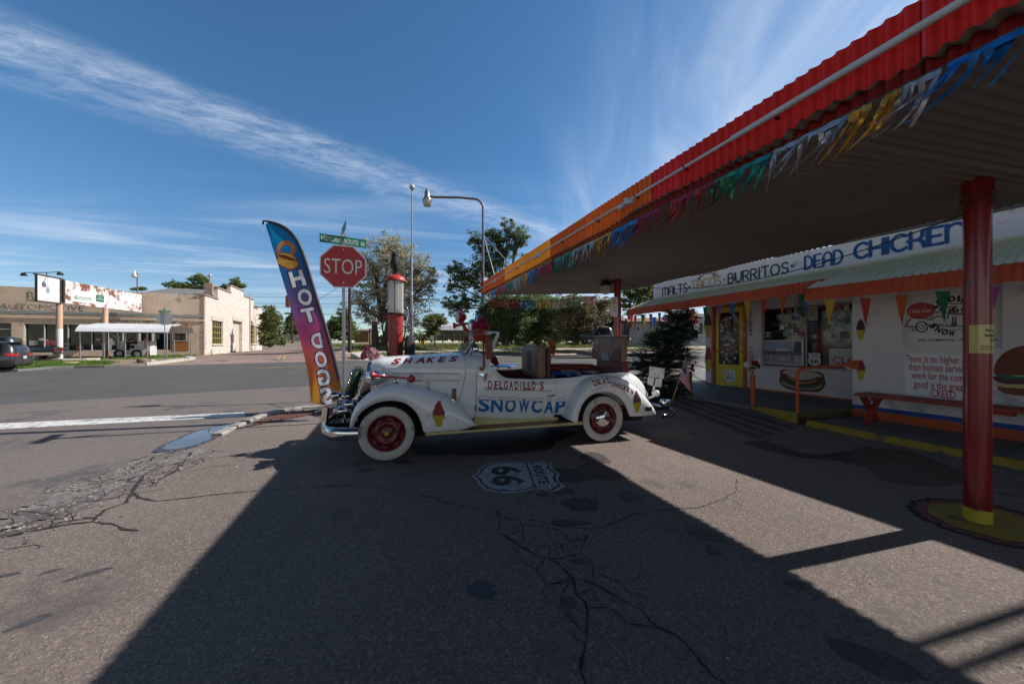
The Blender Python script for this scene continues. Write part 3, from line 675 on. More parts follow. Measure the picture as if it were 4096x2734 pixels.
# fringe garlands
FR = {}
for nm, c_ in (('green', (.01, .20, .10)), ('silver', (.34, .34, .36)), ('gold', (.55, .27, .04)), ('blue', (.01, .17, .48)), ('red', (.36, .02, .03)), ('crimson', (.30, .012, .05)), ('teal', (.01, .24, .20)), ('rose', (.45, .05, .10))):
    FR[nm] = mat('foil_'+nm, c_, .30, metal=.45, var=.4, scale=9, trans=.08)
def fringe(par, P, Q, colr, n, lo, hi, w=.024, slant=0., tangle=.3, hdr=.03):
    a = MB(); d = (Q-P); L_ = d.length; d.normalize(); side = d.cross(UP).normalized()
    k = 6; a.grid([[P.lerp(Q, t/k)+side*.004*math.sin(t*2) for t in range(k+1)], [P.lerp(Q, t/k)-UP*hdr+side*.006*math.sin(t*3+1) for t in range(k+1)]], 0)
    i = 0
    while i < n:
        bunch = rnd.choice((1, 1, 2, 3)) if tangle > .2 else 1
        x0 = (i+.5)/n*L_
        for b in range(bunch):
            if i >= n: break
            x = (i+.5)/n*L_*(1-.3*tangle)+x0*.3*tangle; ln = rnd.uniform(lo, hi); sw = slant*rnd.uniform(.5, 1.4)+rnd.uniform(-.06, .06)*tangle; bw = rnd.uniform(-.08, .08)*tangle
            tx = x0+(x-x0)*(1-.7*tangle); rows = []; tw0, tw1 = rnd.uniform(-1, 1), rnd.uniform(-2.2, 2.2)*(.3+tangle)
            for j in range(7):
                t = j/6; cx_ = x+(tx-x)*t+sw*t*t; ang = tw0*.4+tw1*t; wd = w*rnd.uniform(.8, 1.1)*(1-.55*t)/2
                c_ = P+d*cx_-UP*(hdr*.6+ln*t)+side*(bw*t*t+.02*math.sin(t*4+i)*tangle)
                e_ = d*math.cos(ang)+side*math.sin(ang); rows.append([c_-e_*wd, c_+e_*wd])
            a.grid(rows, 0); i += 1
    return a.build('fringe', FR[colr], par)
M_wire = mat('grey_cord', (.12, .11, .11), .7)
gl = thing('fringe_garland', 'wind-torn foil fringe garland hanging along the street edge of the canopy', 'garland', cpt(0, NL-.07, ZS-.08))
segs = [(1923,1933,'green'),(1935,1948,'silver'),(1949,1965,'gold'),(1966,1984,'blue'),(1985,2004,'crimson'),(2005,2025,'rose'),(2026,2052,'green'),(2053,2080,'silver'),(2081,2110,'gold'),(2111,2142,'blue'),(2149,2210,'crimson'),(2219,2292,'teal'),(2294,2376,'silver'),(2376,2455,'gold'),(2452,2560,'blue'),(2546,2644,'crimson'),(2680,2772,'red'),(2776,2880,'red'),(2860,2960,'green'),(2960,3082,'teal'),(3092,3200,'silver'),(3200,3400,'silver'),(3400,3486,'gold'),(3536,3606,'gold'),(3612,3765,'silver'),(3790,4150,'blue')]
for p0, p1, c_ in segs:
    s0, s1 = sL(p0, c=NL-.06), sL(p1, c=NL-.06); near = sst(6, 2.2, s0); zz_ = ZS-.070-.02*near
    L_ = abs(s1-s0); n = max(7, int(L_/(.017+.012*near)))
    fringe(gl, cpt(s0, NL-.06, zz_), cpt(s1, NL-.06, zz_), c_, n, .12, .25-.05*near if p0 < 3500 else .21, w=.018+.010*near, slant=-.03-.08*near, tangle=.25+.75*near)
a = MB(); a.tube([cpt(9.15, NL-.06, ZS-.07), cpt(5, NL-.06, ZS-.075), cpt(2, NL-.06, ZS-.088), cpt(-1, NL-.06, ZS-.088)], .0028, 5); a.build('cord', M_wire, gl)
gl2 = thing('fringe_garland', 'straight foil fringe garland slung across the far end of the canopy', 'garland', (0, 9.3, 2.2))
def g2(x, y): return ap(*z4c(x, y), 9.15)
for x0, y0, x1, y1, c_ in ((1490,792,1606,783,'red'),(1340,815,1482,797,'green'),(1185,830,1332,818,'silver'),(1042,828,1183,830,'gold'),(890,826,1040,828,'blue'),(760,820,888,826,'crimson'),(620,812,758,820,'red')):
    fringe(gl2, g2(x0, y0), g2(x1, y1), c_, 17, .18, .25, w=.016, tangle=.22, hdr=.012)
a = MB(); a.tube([g2(1660, 770)]+[g2(x, y) for x, y in ((1606,783),(1490,792),(1340,815),(1185,830),(1042,828),(890,826),(760,820),(620,812))], .004, 5); a.build('cord', M_black, gl2)

# ============================================================ cafe
NK, FK, SK = 7.57, 8.72, 7.50
def kp(xy, c): return pp(xy[0], xy[1], KN, c)
def ks(px, c): return KE.dot(pp(px, 1300, KN, c))
def kk(s, c, z): return KE*s+KN*c+UP*z
M_stucco = mat('white_stucco', (.66, .62, .62), .85, var=.08, scale=1.2, bump=.45, bscale=45, dirt=((.44, .40, .385), .24, 1.4))
M_orange = mat('orange_paint', (.43, .080, .018), .6, var=.1, scale=5, dirt=((.25, .06, .02), .12, 5)); M_blue = mat('blue_paint', (.012, .06, .28), .6)
M_yel = mat('yellow_door_paint', (.62, .46, .015), .45, var=.06, scale=4, dirt=((.35, .25, .03), .1, 4)); M_win = mat('dark_window_glass', (.012, .012, .013), .06, spec=.6, var=0)
M_awn = mat('cream_corrugated_metal', (.64, .53, .27), .45, var=.08, scale=2.5, dirt=((.38, .36, .27), .16, 3)); M_awno = mat('orange_corrugated_metal', (.50, .075, .022), .5, var=.12, scale=4, dirt=((.3, .05, .02), .2, 3))
M_frame = mat('grey_window_frame', (.30, .29, .28), .45, metal=.3); M_darkin = mat('dark_interior', (.03, .022, .02), .9)
M_sgw = mat('signboard_white', (.72, .71, .72), .6, var=.04, scale=2, dirt=((.5, .47, .45), .1, 3)); M_roofd = mat('dark_roof_trim', (.10, .095, .10), .8); M_cream = mat('cream_board', (.62, .55, .36), .6, dirt=((.4, .3, .18), .2, 4))
s_c = ks(3409, NK); s_l = ks(2822, FK); S_R = -7.0
cafe = thing('cafe_building', 'white stucco snack bar with orange and cream corrugated awnings and hand-painted signs', 'building', kk(s_c, NK, .15))
def wall_open(mb, s0, s1, c, z0, z1, holes, th, mi=0):     # wall facing -KN with rectangular openings (s0 < s1)
    xs = sorted({s0, s1} | {h[0] for h in holes} | {h[1] for h in holes})
    for x0, x1 in zip(xs, xs[1:]):
        hs = sorted([h for h in holes if h[0] <= x0+1e-6 and h[1] >= x1-1e-6], key=lambda h: h[2]); z = z0
        for h in hs:
            if h[2] > z+1e-4: mb.obox(kk(x0, c, z), KE*(x1-x0), KN*th, UP*(h[2]-z), mi)
            z = h[3]
        if z1 > z+1e-4: mb.obox(kk(x0, c, z), KE*(x1-x0), KN*th, UP*(z1-z), mi)
Z_ROOF = kp((3200, 1009), SK).z
fl_n, fl_f = .20, .30
# mural recess in near wall
m_l, m_r = ks(z5b(1305, 0)[0], NK), ks(z5b(2165, 0)[0], NK); m_t, m_b = kp(z5b(1700, 200), NK).z+.02, kp(z5b(1306, 722), NK).z
a = MB(); wall_open(a, S_R, s_c, NK, -.05, Z_ROOF-.5, [(m_r, m_l, m_b, m_t)], .22)
# far wall with door and window
d_l, d_r = ks(z5(780, 0)[0], FK), ks(z5(1092, 0)[0], FK); w_l = ks(z5b(98, 0)[0], FK); w_r = s_c-.9
d_t = kp(z5(940, 372), FK).z; w_b = kp(z5b(105, 885), FK).z; w_t = kp(z5b(105, 395), FK).z
wall_open(a, w_r-.3, s_l, FK, .0, Z_ROOF-.5, [(d_r, d_l, 0, d_t), (w_r, w_l, w_b, w_t)], .24)
a.obox(kk(s_c-.22, NK+.22, -.05), KE*.22, KN*(FK-NK+.02), UP*(Z_ROOF-.45))      # return wall
a.obox(kk(s_l-.24, FK+.24, 0), KE*.24, KN*5, UP*(Z_ROOF-.5)); a.obox(kk(S_R, FK+5.2, 0), KE*(s_l-S_R), KN*.2, UP*(Z_ROOF-.5))
a.build('wall', M_stucco, cafe)
a = MB(); a.obox(kk(m_r-.01, NK+.10, m_b-.01), KE*(m_l-m_r+.02), KN*.05, UP*(m_t-m_b+.02))
mural = a.build('mural_panel', mat('mural_white', (.62, .61, .60), .5, var=.04), cafe)
a = MB()     # dark rooms behind the openings
a.obox(kk(w_r-.2, FK+.30, 0.0), KE*(s_l-w_r), KN*.02, UP*2.4); a.build('interior', M_darkin, cafe)
# roof block and parapet sign board
s_sl, s_sr = ks(2612, SK), -3.2
zbl, zbr = kp((2612, 1196), SK).z, kp((3700, 1010), SK).z
a = MB(); a.obox(kk(S_R, SK+.06, Z_ROOF-.5), KE*(s_sl-S_R-.02), KN*6.2, UP*.46); a.obox(kk(S_R, SK+2.2, Z_ROOF-.04), KE*(s_sl-S_R-.4), KN*3.2, UP*.16)
a.build('roof', M_roofd, cafe)
a = MB(); pol = [(0, Z_ROOF), (-.02, Z_ROOF), (s_sr-s_sl, Z_ROOF), (s_sr-s_sl, zbr+.10*0), (0, zbl)]
pol = [(s_sl-.02, zbl), (s_sl, zbl+.08), (s_sl, Z_ROOF-.12), (s_sl-.06, Z_ROOF-.02), (s_sl-.12, Z_ROOF), (s_sr, Z_ROOF), (s_sr, zbr)]
a.prism(pol, V((0, 0, 0)), KE, UP, KN*.05); 
for v in a.v: v += KN*SK
sgn = a.build('sign_board', M_sgw, cafe)
a = MB(); a.tube([kk(s_sl+.005, SK+.02, zbl), kk(s_sl+.005, SK+.02, Z_ROOF-.12), kk(s_sl-.03, SK+.02, Z_ROOF-.02), kk(s_sl-.10, SK+.02, Z_ROOF+.01)], .028, 6); a.build('sign_edge', M_orange, cafe)
a = MB(); s_k = ks(3330, SK); a.obox(kk(s_sr, SK-.03, Z_ROOF+.003), KE*(s_k-s_sr), KN*.5, UP*.055); a.build('roof_trim', M_roofd, cafe)
a = MB(); 
for s0_, s1_ in ((s_sr, 0), (0, 3), (3, s_sl)):
    f = lambda s: zbl+(zbr-zbl)*(s_sl-s)/(s_sl-ks(3700, SK))
    a.add([kk(s0_, SK-.022, f(s0_)-.05), kk(s1_, SK-.022, f(s1_)-.05), kk(s1_, SK-.022, f(s1_)+.012), kk(s0_, SK-.022, f(s0_)+.012)], [(0, 3, 2, 1)])
    a.add([kk(s0_, SK-.022, f(s0_)+.012), kk(s1_, SK-.022, f(s1_)+.012), kk(s1_, SK+.01, f(s1_)+.012), kk(s0_, SK+.01, f(s0_)+.012)], [(0, 3, 2, 1)])
a.build('batten', M_cream, cafe)
for gx_, gy_ in ((1.866, 1.612), (1.895, 1.492)):      # two thin masts on the roof, beyond the frame, whose shade crosses the forecourt
    a = MB(); bx_, by_ = gx_+5.6*.968, gy_+5.6*.25; a.tube([V((bx_, by_, Z_ROOF-.1)), V((bx_, by_, 5.9))], .032, 8); a.build('roof_mast', M_pipe, cafe)
# hand-lettered words: rounded brush strokes
def arc(cx, cy, rx, ry, a0, a1, n=12): return [(cx+rx*math.cos(math.radians(a0+(a1-a0)*k/n)), cy+ry*math.sin(math.radians(a0+(a1-a0)*k/n))) for k in range(n+1)]
GL = {'M': (1.05, [[(0, 0), (0, .70)]+arc(.26, .72, .26, .28, 180, 0)+[(.52, .05)], [(.52, .70)]+arc(.78, .72, .26, .28, 180, 0)+[(1.04, 0)]]),
 'A': (.75, [[(0, 0), (0, .62)]+arc(.37, .62, .37, .38, 180, 0)+[(.74, 0)], [(0, .40), (.74, .40)]]), 'L': (.55, [[(0, 1), (0, 0), (.52, 0)]]),
 'T': (.72, [[(0, 1), (.72, 1)], [(.36, 1), (.36, 0)]]), 'S': (.62, [arc(.32, .75, .28, .25, 30, 270, 14)+arc(.32, .25, .29, .25, 90, -150, 14)[1:]]),
 'C': (.72, [arc(.42, .5, .42, .5, 48, 312, 20)]), 'O': (.86, [arc(.43, .5, .43, .5, 90, 450, 26)]), 'B': (.66, [[(0, 0), (0, 1)], [(0, 1), (.34, 1)]+arc(.34, .76, .25, .24, 90, -90)+[(0, .52)], [(.34, .52)]+arc(.36, .26, .29, .26, 90, -90)+[(0, 0)]]),
 'U': (.72, [[(0, 1), (0, .34)]+arc(.36, .34, .36, .34, 180, 360)+[(.72, 1)]]), 'R': (.66, [[(0, 0), (0, 1)], [(0, 1), (.34, 1)]+arc(.34, .74, .27, .26, 90, -90)+[(0, .48)], [(.28, .48), (.64, 0)]]),
 'I': (.1, [[(.05, 1), (.05, 0)]]), 'D': (.74, [[(0, 0), (0, 1)], [(0, 1), (.24, 1)]+arc(.24, .5, .48, .5, 90, -90, 16)+[(0, 0)]]), 'E': (.62, [[(.6, 1), (0, 1), (0, 0), (.6, 0)], [(-.04, .5), (.5, .5)]]),
 'H': (.70, [[(0, 1), (0, 0)], [(.7, 1), (.7, 0)], [(-.06, .48), (.76, .48)]]), 'K': (.72, [[(.05, 1), (.05, 0)], [(.62, 1), (.58, .62), (.40, .48), (-.08, .48)], [(.40, .48), (.60, .34), (.70, 0)]]), 'N': (.74, [[(0, 0), (0, 1)], [(0, .62)]+arc(.37, .62, .37, .38, 180, 0)+[(.74, 0)]]), ' ': (.4, []),
 'P': (.66, [[(0, 0), (0, 1)], [(0, 1), (.34, 1)]+arc(.34, .74, .27, .26, 90, -90)+[(0, .48)]]), 'G': (.76, [arc(.42, .5, .42, .5, 48, 345, 20)+[(.45, .42)]]), "'": (.1, [[(.05, 1.05), (0, .8)]])}
_lay = [0]
def brush(mb, word, f, h, wtot, wt, gap=.22, mi=0):    # f(x, y, lift) -> point; wt = stroke width / height
    adv = sum(GL[c][0] for c in word)+gap*(len(word)-1); kx = wtot/adv; x = 0
    for c in word:
        for st in GL[c][1]:
            _lay[0] = (_lay[0]+1) % 7; lf = .0008*_lay[0]
            P = [((x+px_)*kx, py_*h) for px_, py_ in st]; L_, R_ = [], []
            w2 = wt*h/2
            for i, p in enumerate(P):
                q0_, q1_ = P[max(i-1, 0)], P[min(i+1, len(P)-1)]; dx, dy = q1_[0]-q0_[0], q1_[1]-q0_[1]; l_ = math.hypot(dx, dy) or 1
                if 0 < i < len(P)-1:
                    a0 = math.atan2(p[1]-q0_[1], p[0]-q0_[0]); a1 = math.atan2(q1_[1]-p[1], q1_[0]-p[0]); m_ = 1/max(.5, abs(math.cos((a1-a0)/2)))
                else: m_ = 1
                L_.append((p[0]-dy/l_*w2*m_, p[1]+dx/l_*w2*m_)); R_.append((p[0]+dy/l_*w2*m_, p[1]-dx/l_*w2*m_))
            cap0 = []; cap1 = []
            mb.grid([[f(*p, lf) for p in R_], [f(*p, lf) for p in L_]], mi, smooth=False)
            for e, dr in ((0, -1), (-1, 1)):
                q0_, q1_ = (P[0], P[1]) if e == 0 else (P[-2], P[-1]); an = math.atan2(q1_[1]-q0_[1], q1_[0]-q0_[0])+(math.pi if e == 0 else 0); c_ = P[e]
                fan = [f(c_[0]+w2*math.cos(an+t), c_[1]+w2*math.sin(an+t), lf) for t in [(-.5+k/6)*math.pi for k in range(7)]]
                mb.add(fan, [tuple(range(7))], mi)
        x += GL[c][0]+gap
M_l1 = mat('brown_paint', (.085, .018, .022), .6); M_l2 = mat('mustard_paint', (.52, .34, .04), .6); M_l3 = mat('dark_green_paint', (.035, .055, .03), .6); M_l4 = mat('sign_blue_paint', (.006, .085, .26), .6); M_l5 = mat('maroon_wash', (.32, .14, .17), .7)
def sign_word(mb, word, xl, xr, ylt, ylb, wt, mi, gap=.22):     # xl, xr = pixel columns; (ylt, ylb) top and bottom at xl
    A0, A1 = kp((xl, ylb), SK), kp((xl, ylt), SK); B0 = ks(xr, SK); s0 = KE.dot(A0); h = A1.z-A0.z; zb = A0.z
    slope = (zbr-zbl)/(s_sl-ks(3700, SK))
    brush(mb, word, lambda x, y, l: kk(s0-x, SK-.004-l, zb+slope*x+y), h, abs(s0-B0), wt, gap, mi)
SMATS = [M_l1, M_l2, M_l3, M_l4, M_l5]
a = MB(); sign_word(a, 'MALTS', *[z5(338, 0)[0], z5(556, 0)[0], z5(0, 228)[1], z5(0, 298)[1]], .15, 0); a.build('sign_lettering', SMATS, cafe)
a = MB(); sign_word(a, 'TACOS', *[z5(598, 0)[0], z5(858, 0)[0], z5(0, 170)[1], z5(0, 246)[1]], .15, 1); a.build('sign_lettering', SMATS, cafe)
a = MB(); sign_word(a, 'BURRITOS', *[z5(925, 0)[0], z5(1462, 0)[0], z5(0, 104)[1], z5(0, 186)[1]], .16, 2); a.build('sign_lettering', SMATS, cafe)
a = MB(); sign_word(a, 'DEAD', *[z6(45, 0)[0], z6(380, 0)[0], z6(0, 622)[1], z6(0, 734)[1]], .15, 3); a.build('sign_lettering', SMATS, cafe)
a = MB(); sign_word(a, 'CHICKEN', *[z6(492, 0)[0], z6(1480, 0)[0], z6(0, 512)[1], z6(0, 640)[1]], .19, 3, gap=.16); a.build('sign_lettering', SMATS, cafe)
a = MB()
for xy, mi in ((z5(577, 220), 0), (z5(888, 152), 1), (z5(1500, 30), 3)):
    c_ = kp(xy, SK); a.prism([(.03*math.cos(t*.52), .03*math.sin(t*.52)) for t in range(12)], c_-KN*.003, KE, UP, -KN*.002, mi)
cc = kp(z5(735, 140), SK); fl = []
for k in range(17): 
    t = math.pi*k/16; r_ = (.155 if k % 2 else .24)*(1+.1*math.sin(k*2.2)); fl.append((r_*math.cos(t)*1.35, r_*math.sin(t)*.72))
fl += [(-.17*math.cos(math.pi*k/8), .10*math.sin(math.pi*k/8)) for k in range(9)]
a.prism(fl, cc-KN*.003, KE, UP, -KN*.002, 4)
a.build('sign_ornament', SMATS, cafe)
# awnings
EF, EN = 6.89, 6.52
def awning(name, T0, T1, E0, E1, fh0, fh1, wl=.0762):
    L_ = (T1-T0).length; n = int(L_/wl*6); top, rows = [], [[], [], []]
    for k in range(n+1):
        t = k/n; w = .009*math.sin(2*math.pi*L_*t/wl)
        for j, r_ in enumerate(rows):
            f = (0, .5, 1)[j]; p = T0.lerp(T1, t).lerp(E0.lerp(E1, t), f); r_.append(p+UP*w)
    a = MB(); a.grid(rows, 0); a.grid(list(reversed([[p-UP*.012 for p in r_] for r_ in rows])), 0)
    o = a.build(name, M_awn, cafe)
    ds = []; us = []
    d = (E1-E0).normalized(); nn = V((d.y, -d.x, 0)).normalized()
    for k in range(n+1):
        t = k/n; w = .008*math.sin(2*math.pi*L_*t/wl); p = E0.lerp(E1, t)+nn*(w+.02); us.append(p-UP*.004); ds.append(p-UP*(fh0+(fh1-fh0)*t))
    a = MB(); a.grid([us, ds], 0); a.grid([[p-nn*.014 for p in ds], [p-nn*.014 for p in us]], 0); a.build('awning_fascia', M_awno, o)
    return o
E0, E1 = kp((2511, 1237), EF), kp((3300, 1113.5), EF); G0 = E0.z-kp((2511, 1262.5), EF).z; G1 = E1.z-kp((3300, 1163.5), EF).z
T0 = kk(s_sl+.12, SK-.03, zbl-.03); T1 = kk(KE.dot(E1)-.0, SK-.03, zbl+(zbr-zbl)*(s_sl-KE.dot(E1))/(s_sl-ks(3700, SK))-.03)
awning('awning', T0, T1, E0, E1, G0, G1)
N0, N1 = kp((3222, 1155), EN), kp((4330, 1017), EN); H0 = N0.z-kp((3222, 1204), EN).z; H1 = N1.z-kp((4330, 1100), EN).z
U0 = kk(KE.dot(N0), SK-.035, T1.z-.012); U1 = kk(KE.dot(N1), SK-.035, zbr+.0)
awning('awning', U0, U1, N0, N1, H0, H1)
a = MB(); a.tube([kk(KE.dot(E0)-.1, EF+.08, E0.z-.06), kk(s_sl-.2, FK+.1, E0.z-.02)], .02, 6); a.build('awning_bracket', M_awno, cafe)
# bands at the wall foot
a = MB(); zo = kp((3417, 1632), NK).z; zb2 = kp((3417, 1616), NK).z
a.obox(kk(S_R, NK-.012, -.02), KE*(s_c-S_R-.0), KN*.0115, UP*(zo+.02), 0); a.obox(kk(S_R, NK-.006, zo), KE*(s_c-S_R), KN*.0055, UP*(zb2-zo), 1)
zf = kp(z5(1160, 1122), FK).z
a.obox(kk(s_c-.02, FK-.012, .2), KE*(d_r-s_c+.02), KN*.0115, UP*(zf-.2), 0); a.obox(kk(d_l, FK-.012, .2), KE*(s_l-d_l), KN*.0115, UP*(zf-.2), 0)
a.build('baseboard', [M_orange, M_blue], cafe)
# door
dr = MB(); dfr = MB()
fw = .075
dfr.obox(kk(d_l-fw, FK-.03, .25), KE*fw, KN*.12, UP*(d_t-.25)); dfr.obox(kk(d_r, FK-.03, .25), KE*fw, KN*.12, UP*(d_t-.25)); dfr.obox(kk(d_r+fw, FK-.03, d_t-.07), KE*(d_l-d_r-2*fw), KN*.12, UP*.07)
dfr.build('door_frame', M_orange, cafe)
q0, q1 = d_r+fw+.006, d_l-fw-.006; z0, z1_ = .31, d_t-.075
gl_, gr_ = ks(z5(842, 0)[0], FK+.02), ks(z5(1026, 0)[0], FK+.02); gb, gt = kp(z5(930, 912), FK+.02).z, kp(z5(930, 445), FK+.02).z
def kbox(mb, s0, s1, c0, c1, za, zb, mi=0): mb.obox(kk(s0, c0, za), KE*(s1-s0), KN*(c1-c0), UP*(zb-za), mi)
for s0, s1, za, zb in ((q0, gr_, z0, z1_), (gl_, q1, z0, z1_), (gr_, gl_, z0, gb), (gr_, gl_, gt, z1_)): kbox(dr, s0, s1, FK+.01, FK+.055, za, zb)
door = dr.build('door', M_yel, cafe)
a = MB(); kbox(a, gr_, gl_, FK+.028, FK+.034, gb, gt); pane = a.build('pane', M_win, door)
a = MB(); 
for s_ in (q1-.045, q0+.05): c_ = kk(s_, FK+.01, kp(z5(930, 795), FK).z); a.lathe([(.0, .055), (.02, .05), (.028, .035), (.02, .015), (.03, 0)], c_, -KN, 14)
a.build('door_knob', mat('brass', (.55, .36, .12), .25, metal=1), door)
a = MB(); c_ = kp(z5(940, 1014), FK+.005); shield(a, c_, -KE, UP, .30, .34, -KN, 0, 1, t=.004, mid='U S', bold=.01, num='66'); a.build('route_shield', [mat('shield_white', (.72, .72, .70), .4), M_ink], door)
a = MB(); c_ = kp(z5(1040, 705), FK+.008); a.obox(c_-KE*.016-UP*.09, KE*.032, -KN*.003, UP*.18, 0)
for k, ch in enumerate('PULL'): a.text(ch, c_+UP*(.055-.045*k-.01)-KN*.0035, -KE, UP, fit=(.016, .03), mi=1)
a.build('pull_plate', [mat('tan_plate', (.35, .25, .16), .5), M_ink], door)
STK = [mat('sticker_%s' % n_, c_, .4, var=.25, scale=30) for n_, c_ in (('white', (.66, .66, .63)), ('grey', (.34, .34, .34)), ('red', (.35, .05, .05)), ('blue', (.08, .12, .25)), ('cream', (.42, .38, .26)), ('black', (.03, .03, .03)), ('green', (.08, .16, .08)), ('pale', (.30, .38, .40)))]
def sticker(par, c_, w, h, kind, m1, m2):
    a = MB(); n = 16
    if kind == 0: pol = [(-w/2, -h/2), (w/2, -h/2), (w/2, h/2), (-w/2, h/2)]
    else: pol = [(w/2*math.cos(2*math.pi*k/n), h/2*math.sin(2*math.pi*k/n)) for k in range(n)]
    a.prism(pol, c_, -KE, UP, -KN*.0015, 0)
    for k in range(rnd.choice((1, 2, 3))):
        yy = h*(.25-.22*k); a.obox(c_+KE*w*.3+UP*yy-KN*.0016, -KE*w*rnd.uniform(.4, .6), UP*h*rnd.uniform(.06, .12), -KN*.0006, 1)
    a.build('sticker', [m1, m2], par)
for i in range(64):
    s_ = rnd.uniform(gr_+.05, gl_-.05); z_ = gb+.05+(gt-gb-.1)*rnd.random()**1.2; w = rnd.uniform(.035, .095)
    sticker(pane, kk(s_, FK+.0275-.0003*i/10, z_), w, w*rnd.uniform(.6, 1.1), rnd.choice((0, 1)), rnd.choice(STK), rnd.choice(STK))
for xy in ((928, 440), (824, 538), (1036, 587), (1038, 627), (1068, 560), (1074, 640), (1055, 487), (878, 892)):
    c_ = kp(z5(*xy), FK-.033); sticker(door, kk(KE.dot(c_), FK+.0095 if xy[0] < 1050 else FK-.0305, c_.z), .05, .05 if xy[1] != 640 else .1, int(xy[1] % 2), rnd.choice(STK[:2]), STK[5])
# window
win = MB(); fr = .03
for s0, s1, za, zb in ((w_l-fr, w_l, w_b, w_t), (w_r, w_r+fr, w_b, w_t), (w_r+fr, w_l-fr, w_b, w_b+fr), (w_r+fr, w_l-fr, w_t-fr, w_t)): kbox(win, s0, s1, FK+.06, FK+.11, za, zb)
s_mul = ks(z5b(480, 0)[0], FK+.06); kbox(win, s_mul-.02, s_mul+.02, FK+.058, FK+.112, w_b+fr, w_t-fr)
window = win.build('window', M_frame, cafe)
a = MB(); kbox(a, w_r+.01, w_l-.01, FK+.08, FK+.086, w_b+.01, w_t-.01); wpane = a.build('pane', M_win, window)
a = MB(); kbox(a, w_r-.05, w_l+.05, FK-.03, FK+.05, w_b-.04, w_b-.002); a.build('sill', M_stucco, window)
def wp(x, y): c_ = kp(z5b(x, y), FK+.07); return c_
for (x0, y0, x1, y1) in ((305,388,360,440),(375,385,405,430),(275,470,355,512),(358,465,405,500),(280,515,350,570),(355,520,400,560),(495,375,578,490),(498,497,580,615),(597,360,640,395),(690,400,780,460),(785,340,850,375),(792,425,835,475),(695,485,755,555),(755,480,805,515),(815,485,856,525),(740,555,795,590),(770,520,815,555),(690,605,755,655),(765,592,850,650),(405,585,470,620),(415,465,470,520),(120,590,190,655),(715,660,830,725),(800,375,850,420),(640,500,690,560),(420,530,465,580),(820,440,856,480),(700,345,780,390),(405,390,468,450))+tuple((x, y, x+w_s, y+h_s) for x, y, w_s, h_s in [(rnd.uniform(250, 440) if k % 2 else rnd.uniform(595, 810), rnd.uniform(385, 600), rnd.uniform(25, 60), rnd.uniform(22, 45)) for k in range(34)]):
    c_ = wp((x0+x1)/2, (y0+y1)/2); p0, p1 = wp(x0, y0), wp(x1, y1); w = abs(KE.dot(p0)-KE.dot(p1)); h = abs(p0.z-p1.z)
    sticker(wpane, kk(KE.dot(c_), FK+.0785-rnd.random()*.001, c_.z), w, h, rnd.choice((0, 0, 1)), rnd.choice(STK), rnd.choice(STK))
a = MB()
for k, ch in enumerate('OPEN'): c_ = wp(650, 480+88*k); a.text(ch, kk(KE.dot(c_), FK+.0775, c_.z), -KE, UP, fit=(.075, .12), mi=0, bold=-.02)
c_ = wp(225, 530); a.text('Sorry', kk(KE.dot(c_), FK+.0775, c_.z), -KE, UP, fit=(.2, .09), mi=0, shear=.3); c_ = wp(240, 570); a.text('OPEN', kk(KE.dot(c_), FK+.0775, c_.z-.06), -KE, UP, fit=(.2, .09), mi=0)
c_ = wp(765, 693); a.text('Sorry', kk(KE.dot(c_), FK+.075, c_.z), -KE, UP, fit=(.13, .05), mi=1, shear=.3)
a.build('window_lettering', [mat('faint_neon', (.10, .11, .10), .3), STK[0]], window)
# framed photograph, CLOSED board and shield leaning in the window
def framed(x0, y0, x1, y1):
    p0, p1 = wp(x0, y0), wp(x1, y1); return KE.dot(p0), KE.dot(p1), p1.z, p0.z
sA, sB, zA, zB = framed(112, 665, 468, 884)
fp = thing('framed_picture', 'silver framed picture of parked vehicles standing on the snack bar window ledge', 'picture', kk((sA+sB)/2, FK+.03, zA))
a = MB(); f = .03
for s0, s1, za, zb in ((sA-f, sA, zA, zB), (sB, sB+f, zA, zB), (sB+f, sA-f, zA, zA+f), (sB+f, sA-f, zB-f, zB)): kbox(a, s0, s1, FK+.03, FK+.055, za, zb)
a.build('frame', mat('silver_frame', (.5, .48, .44), .4, metal=.5), fp)
a = MB(); zr = zB-zA
for za, zb, mi in ((0, .38, 0), (.38, .5, 1), (.5, .56, 2), (.56, 1, 3)): kbox(a, sB+f, sA-f, FK+.042, FK+.05, zA+f+(zr-2*f)*za, zA+f+(zr-2*f)*zb, mi)
for k in range(26):
    s_ = rnd.uniform(sB+.08, sA-.08); kbox(a, s_, s_+rnd.uniform(.02, .05), FK+.0405, FK+.042, zA+.06+rnd.uniform(0, .06), zA+.13+rnd.uniform(0, .08), rnd.choice((1, 4, 4, 0)))
kbox(a, sB+f+.02, sB+f+.15, FK+.0405, FK+.042, zA+zr*.5, zB-f, 5); kbox(a, (sA+sB)/2-.1, (sA+sB)/2+.12, FK+.0404, FK+.042, zA+zr*.55, zA+zr*.68, 4)
a.build('picture', [mat('pic_%d' % i, c_, .35, var=.2, scale=20) for i, c_ in enumerate(((.32, .30, .36), (.13, .11, .14), (.22, .07, .07), (.28, .33, .46), (.5, .5, .52), (.05, .06, .05)))], fp)
sA, sB, zA, zB = framed(685, 735, 900, 897)
cs_ = thing('closed_sign', 'white CLOSED board with red letters standing in the snack bar window', 'sign', kk((sA+sB)/2, FK+.04, zA))
a = MB(); kbox(a, sB, sA, FK+.042, FK+.05, zA, zB); a.build('board', mat('board_white', (.55, .55, .55), .5), cs_)
a = MB(); o_ = kp(z5b(706, 860), FK+.04)
a.text('CLOSED', kk(KE.dot(o_), FK+.0415, o_.z), -KE, UP, size=.19, bold=.03, align='LEFT'); a.build('lettering', M_signred, cs_)
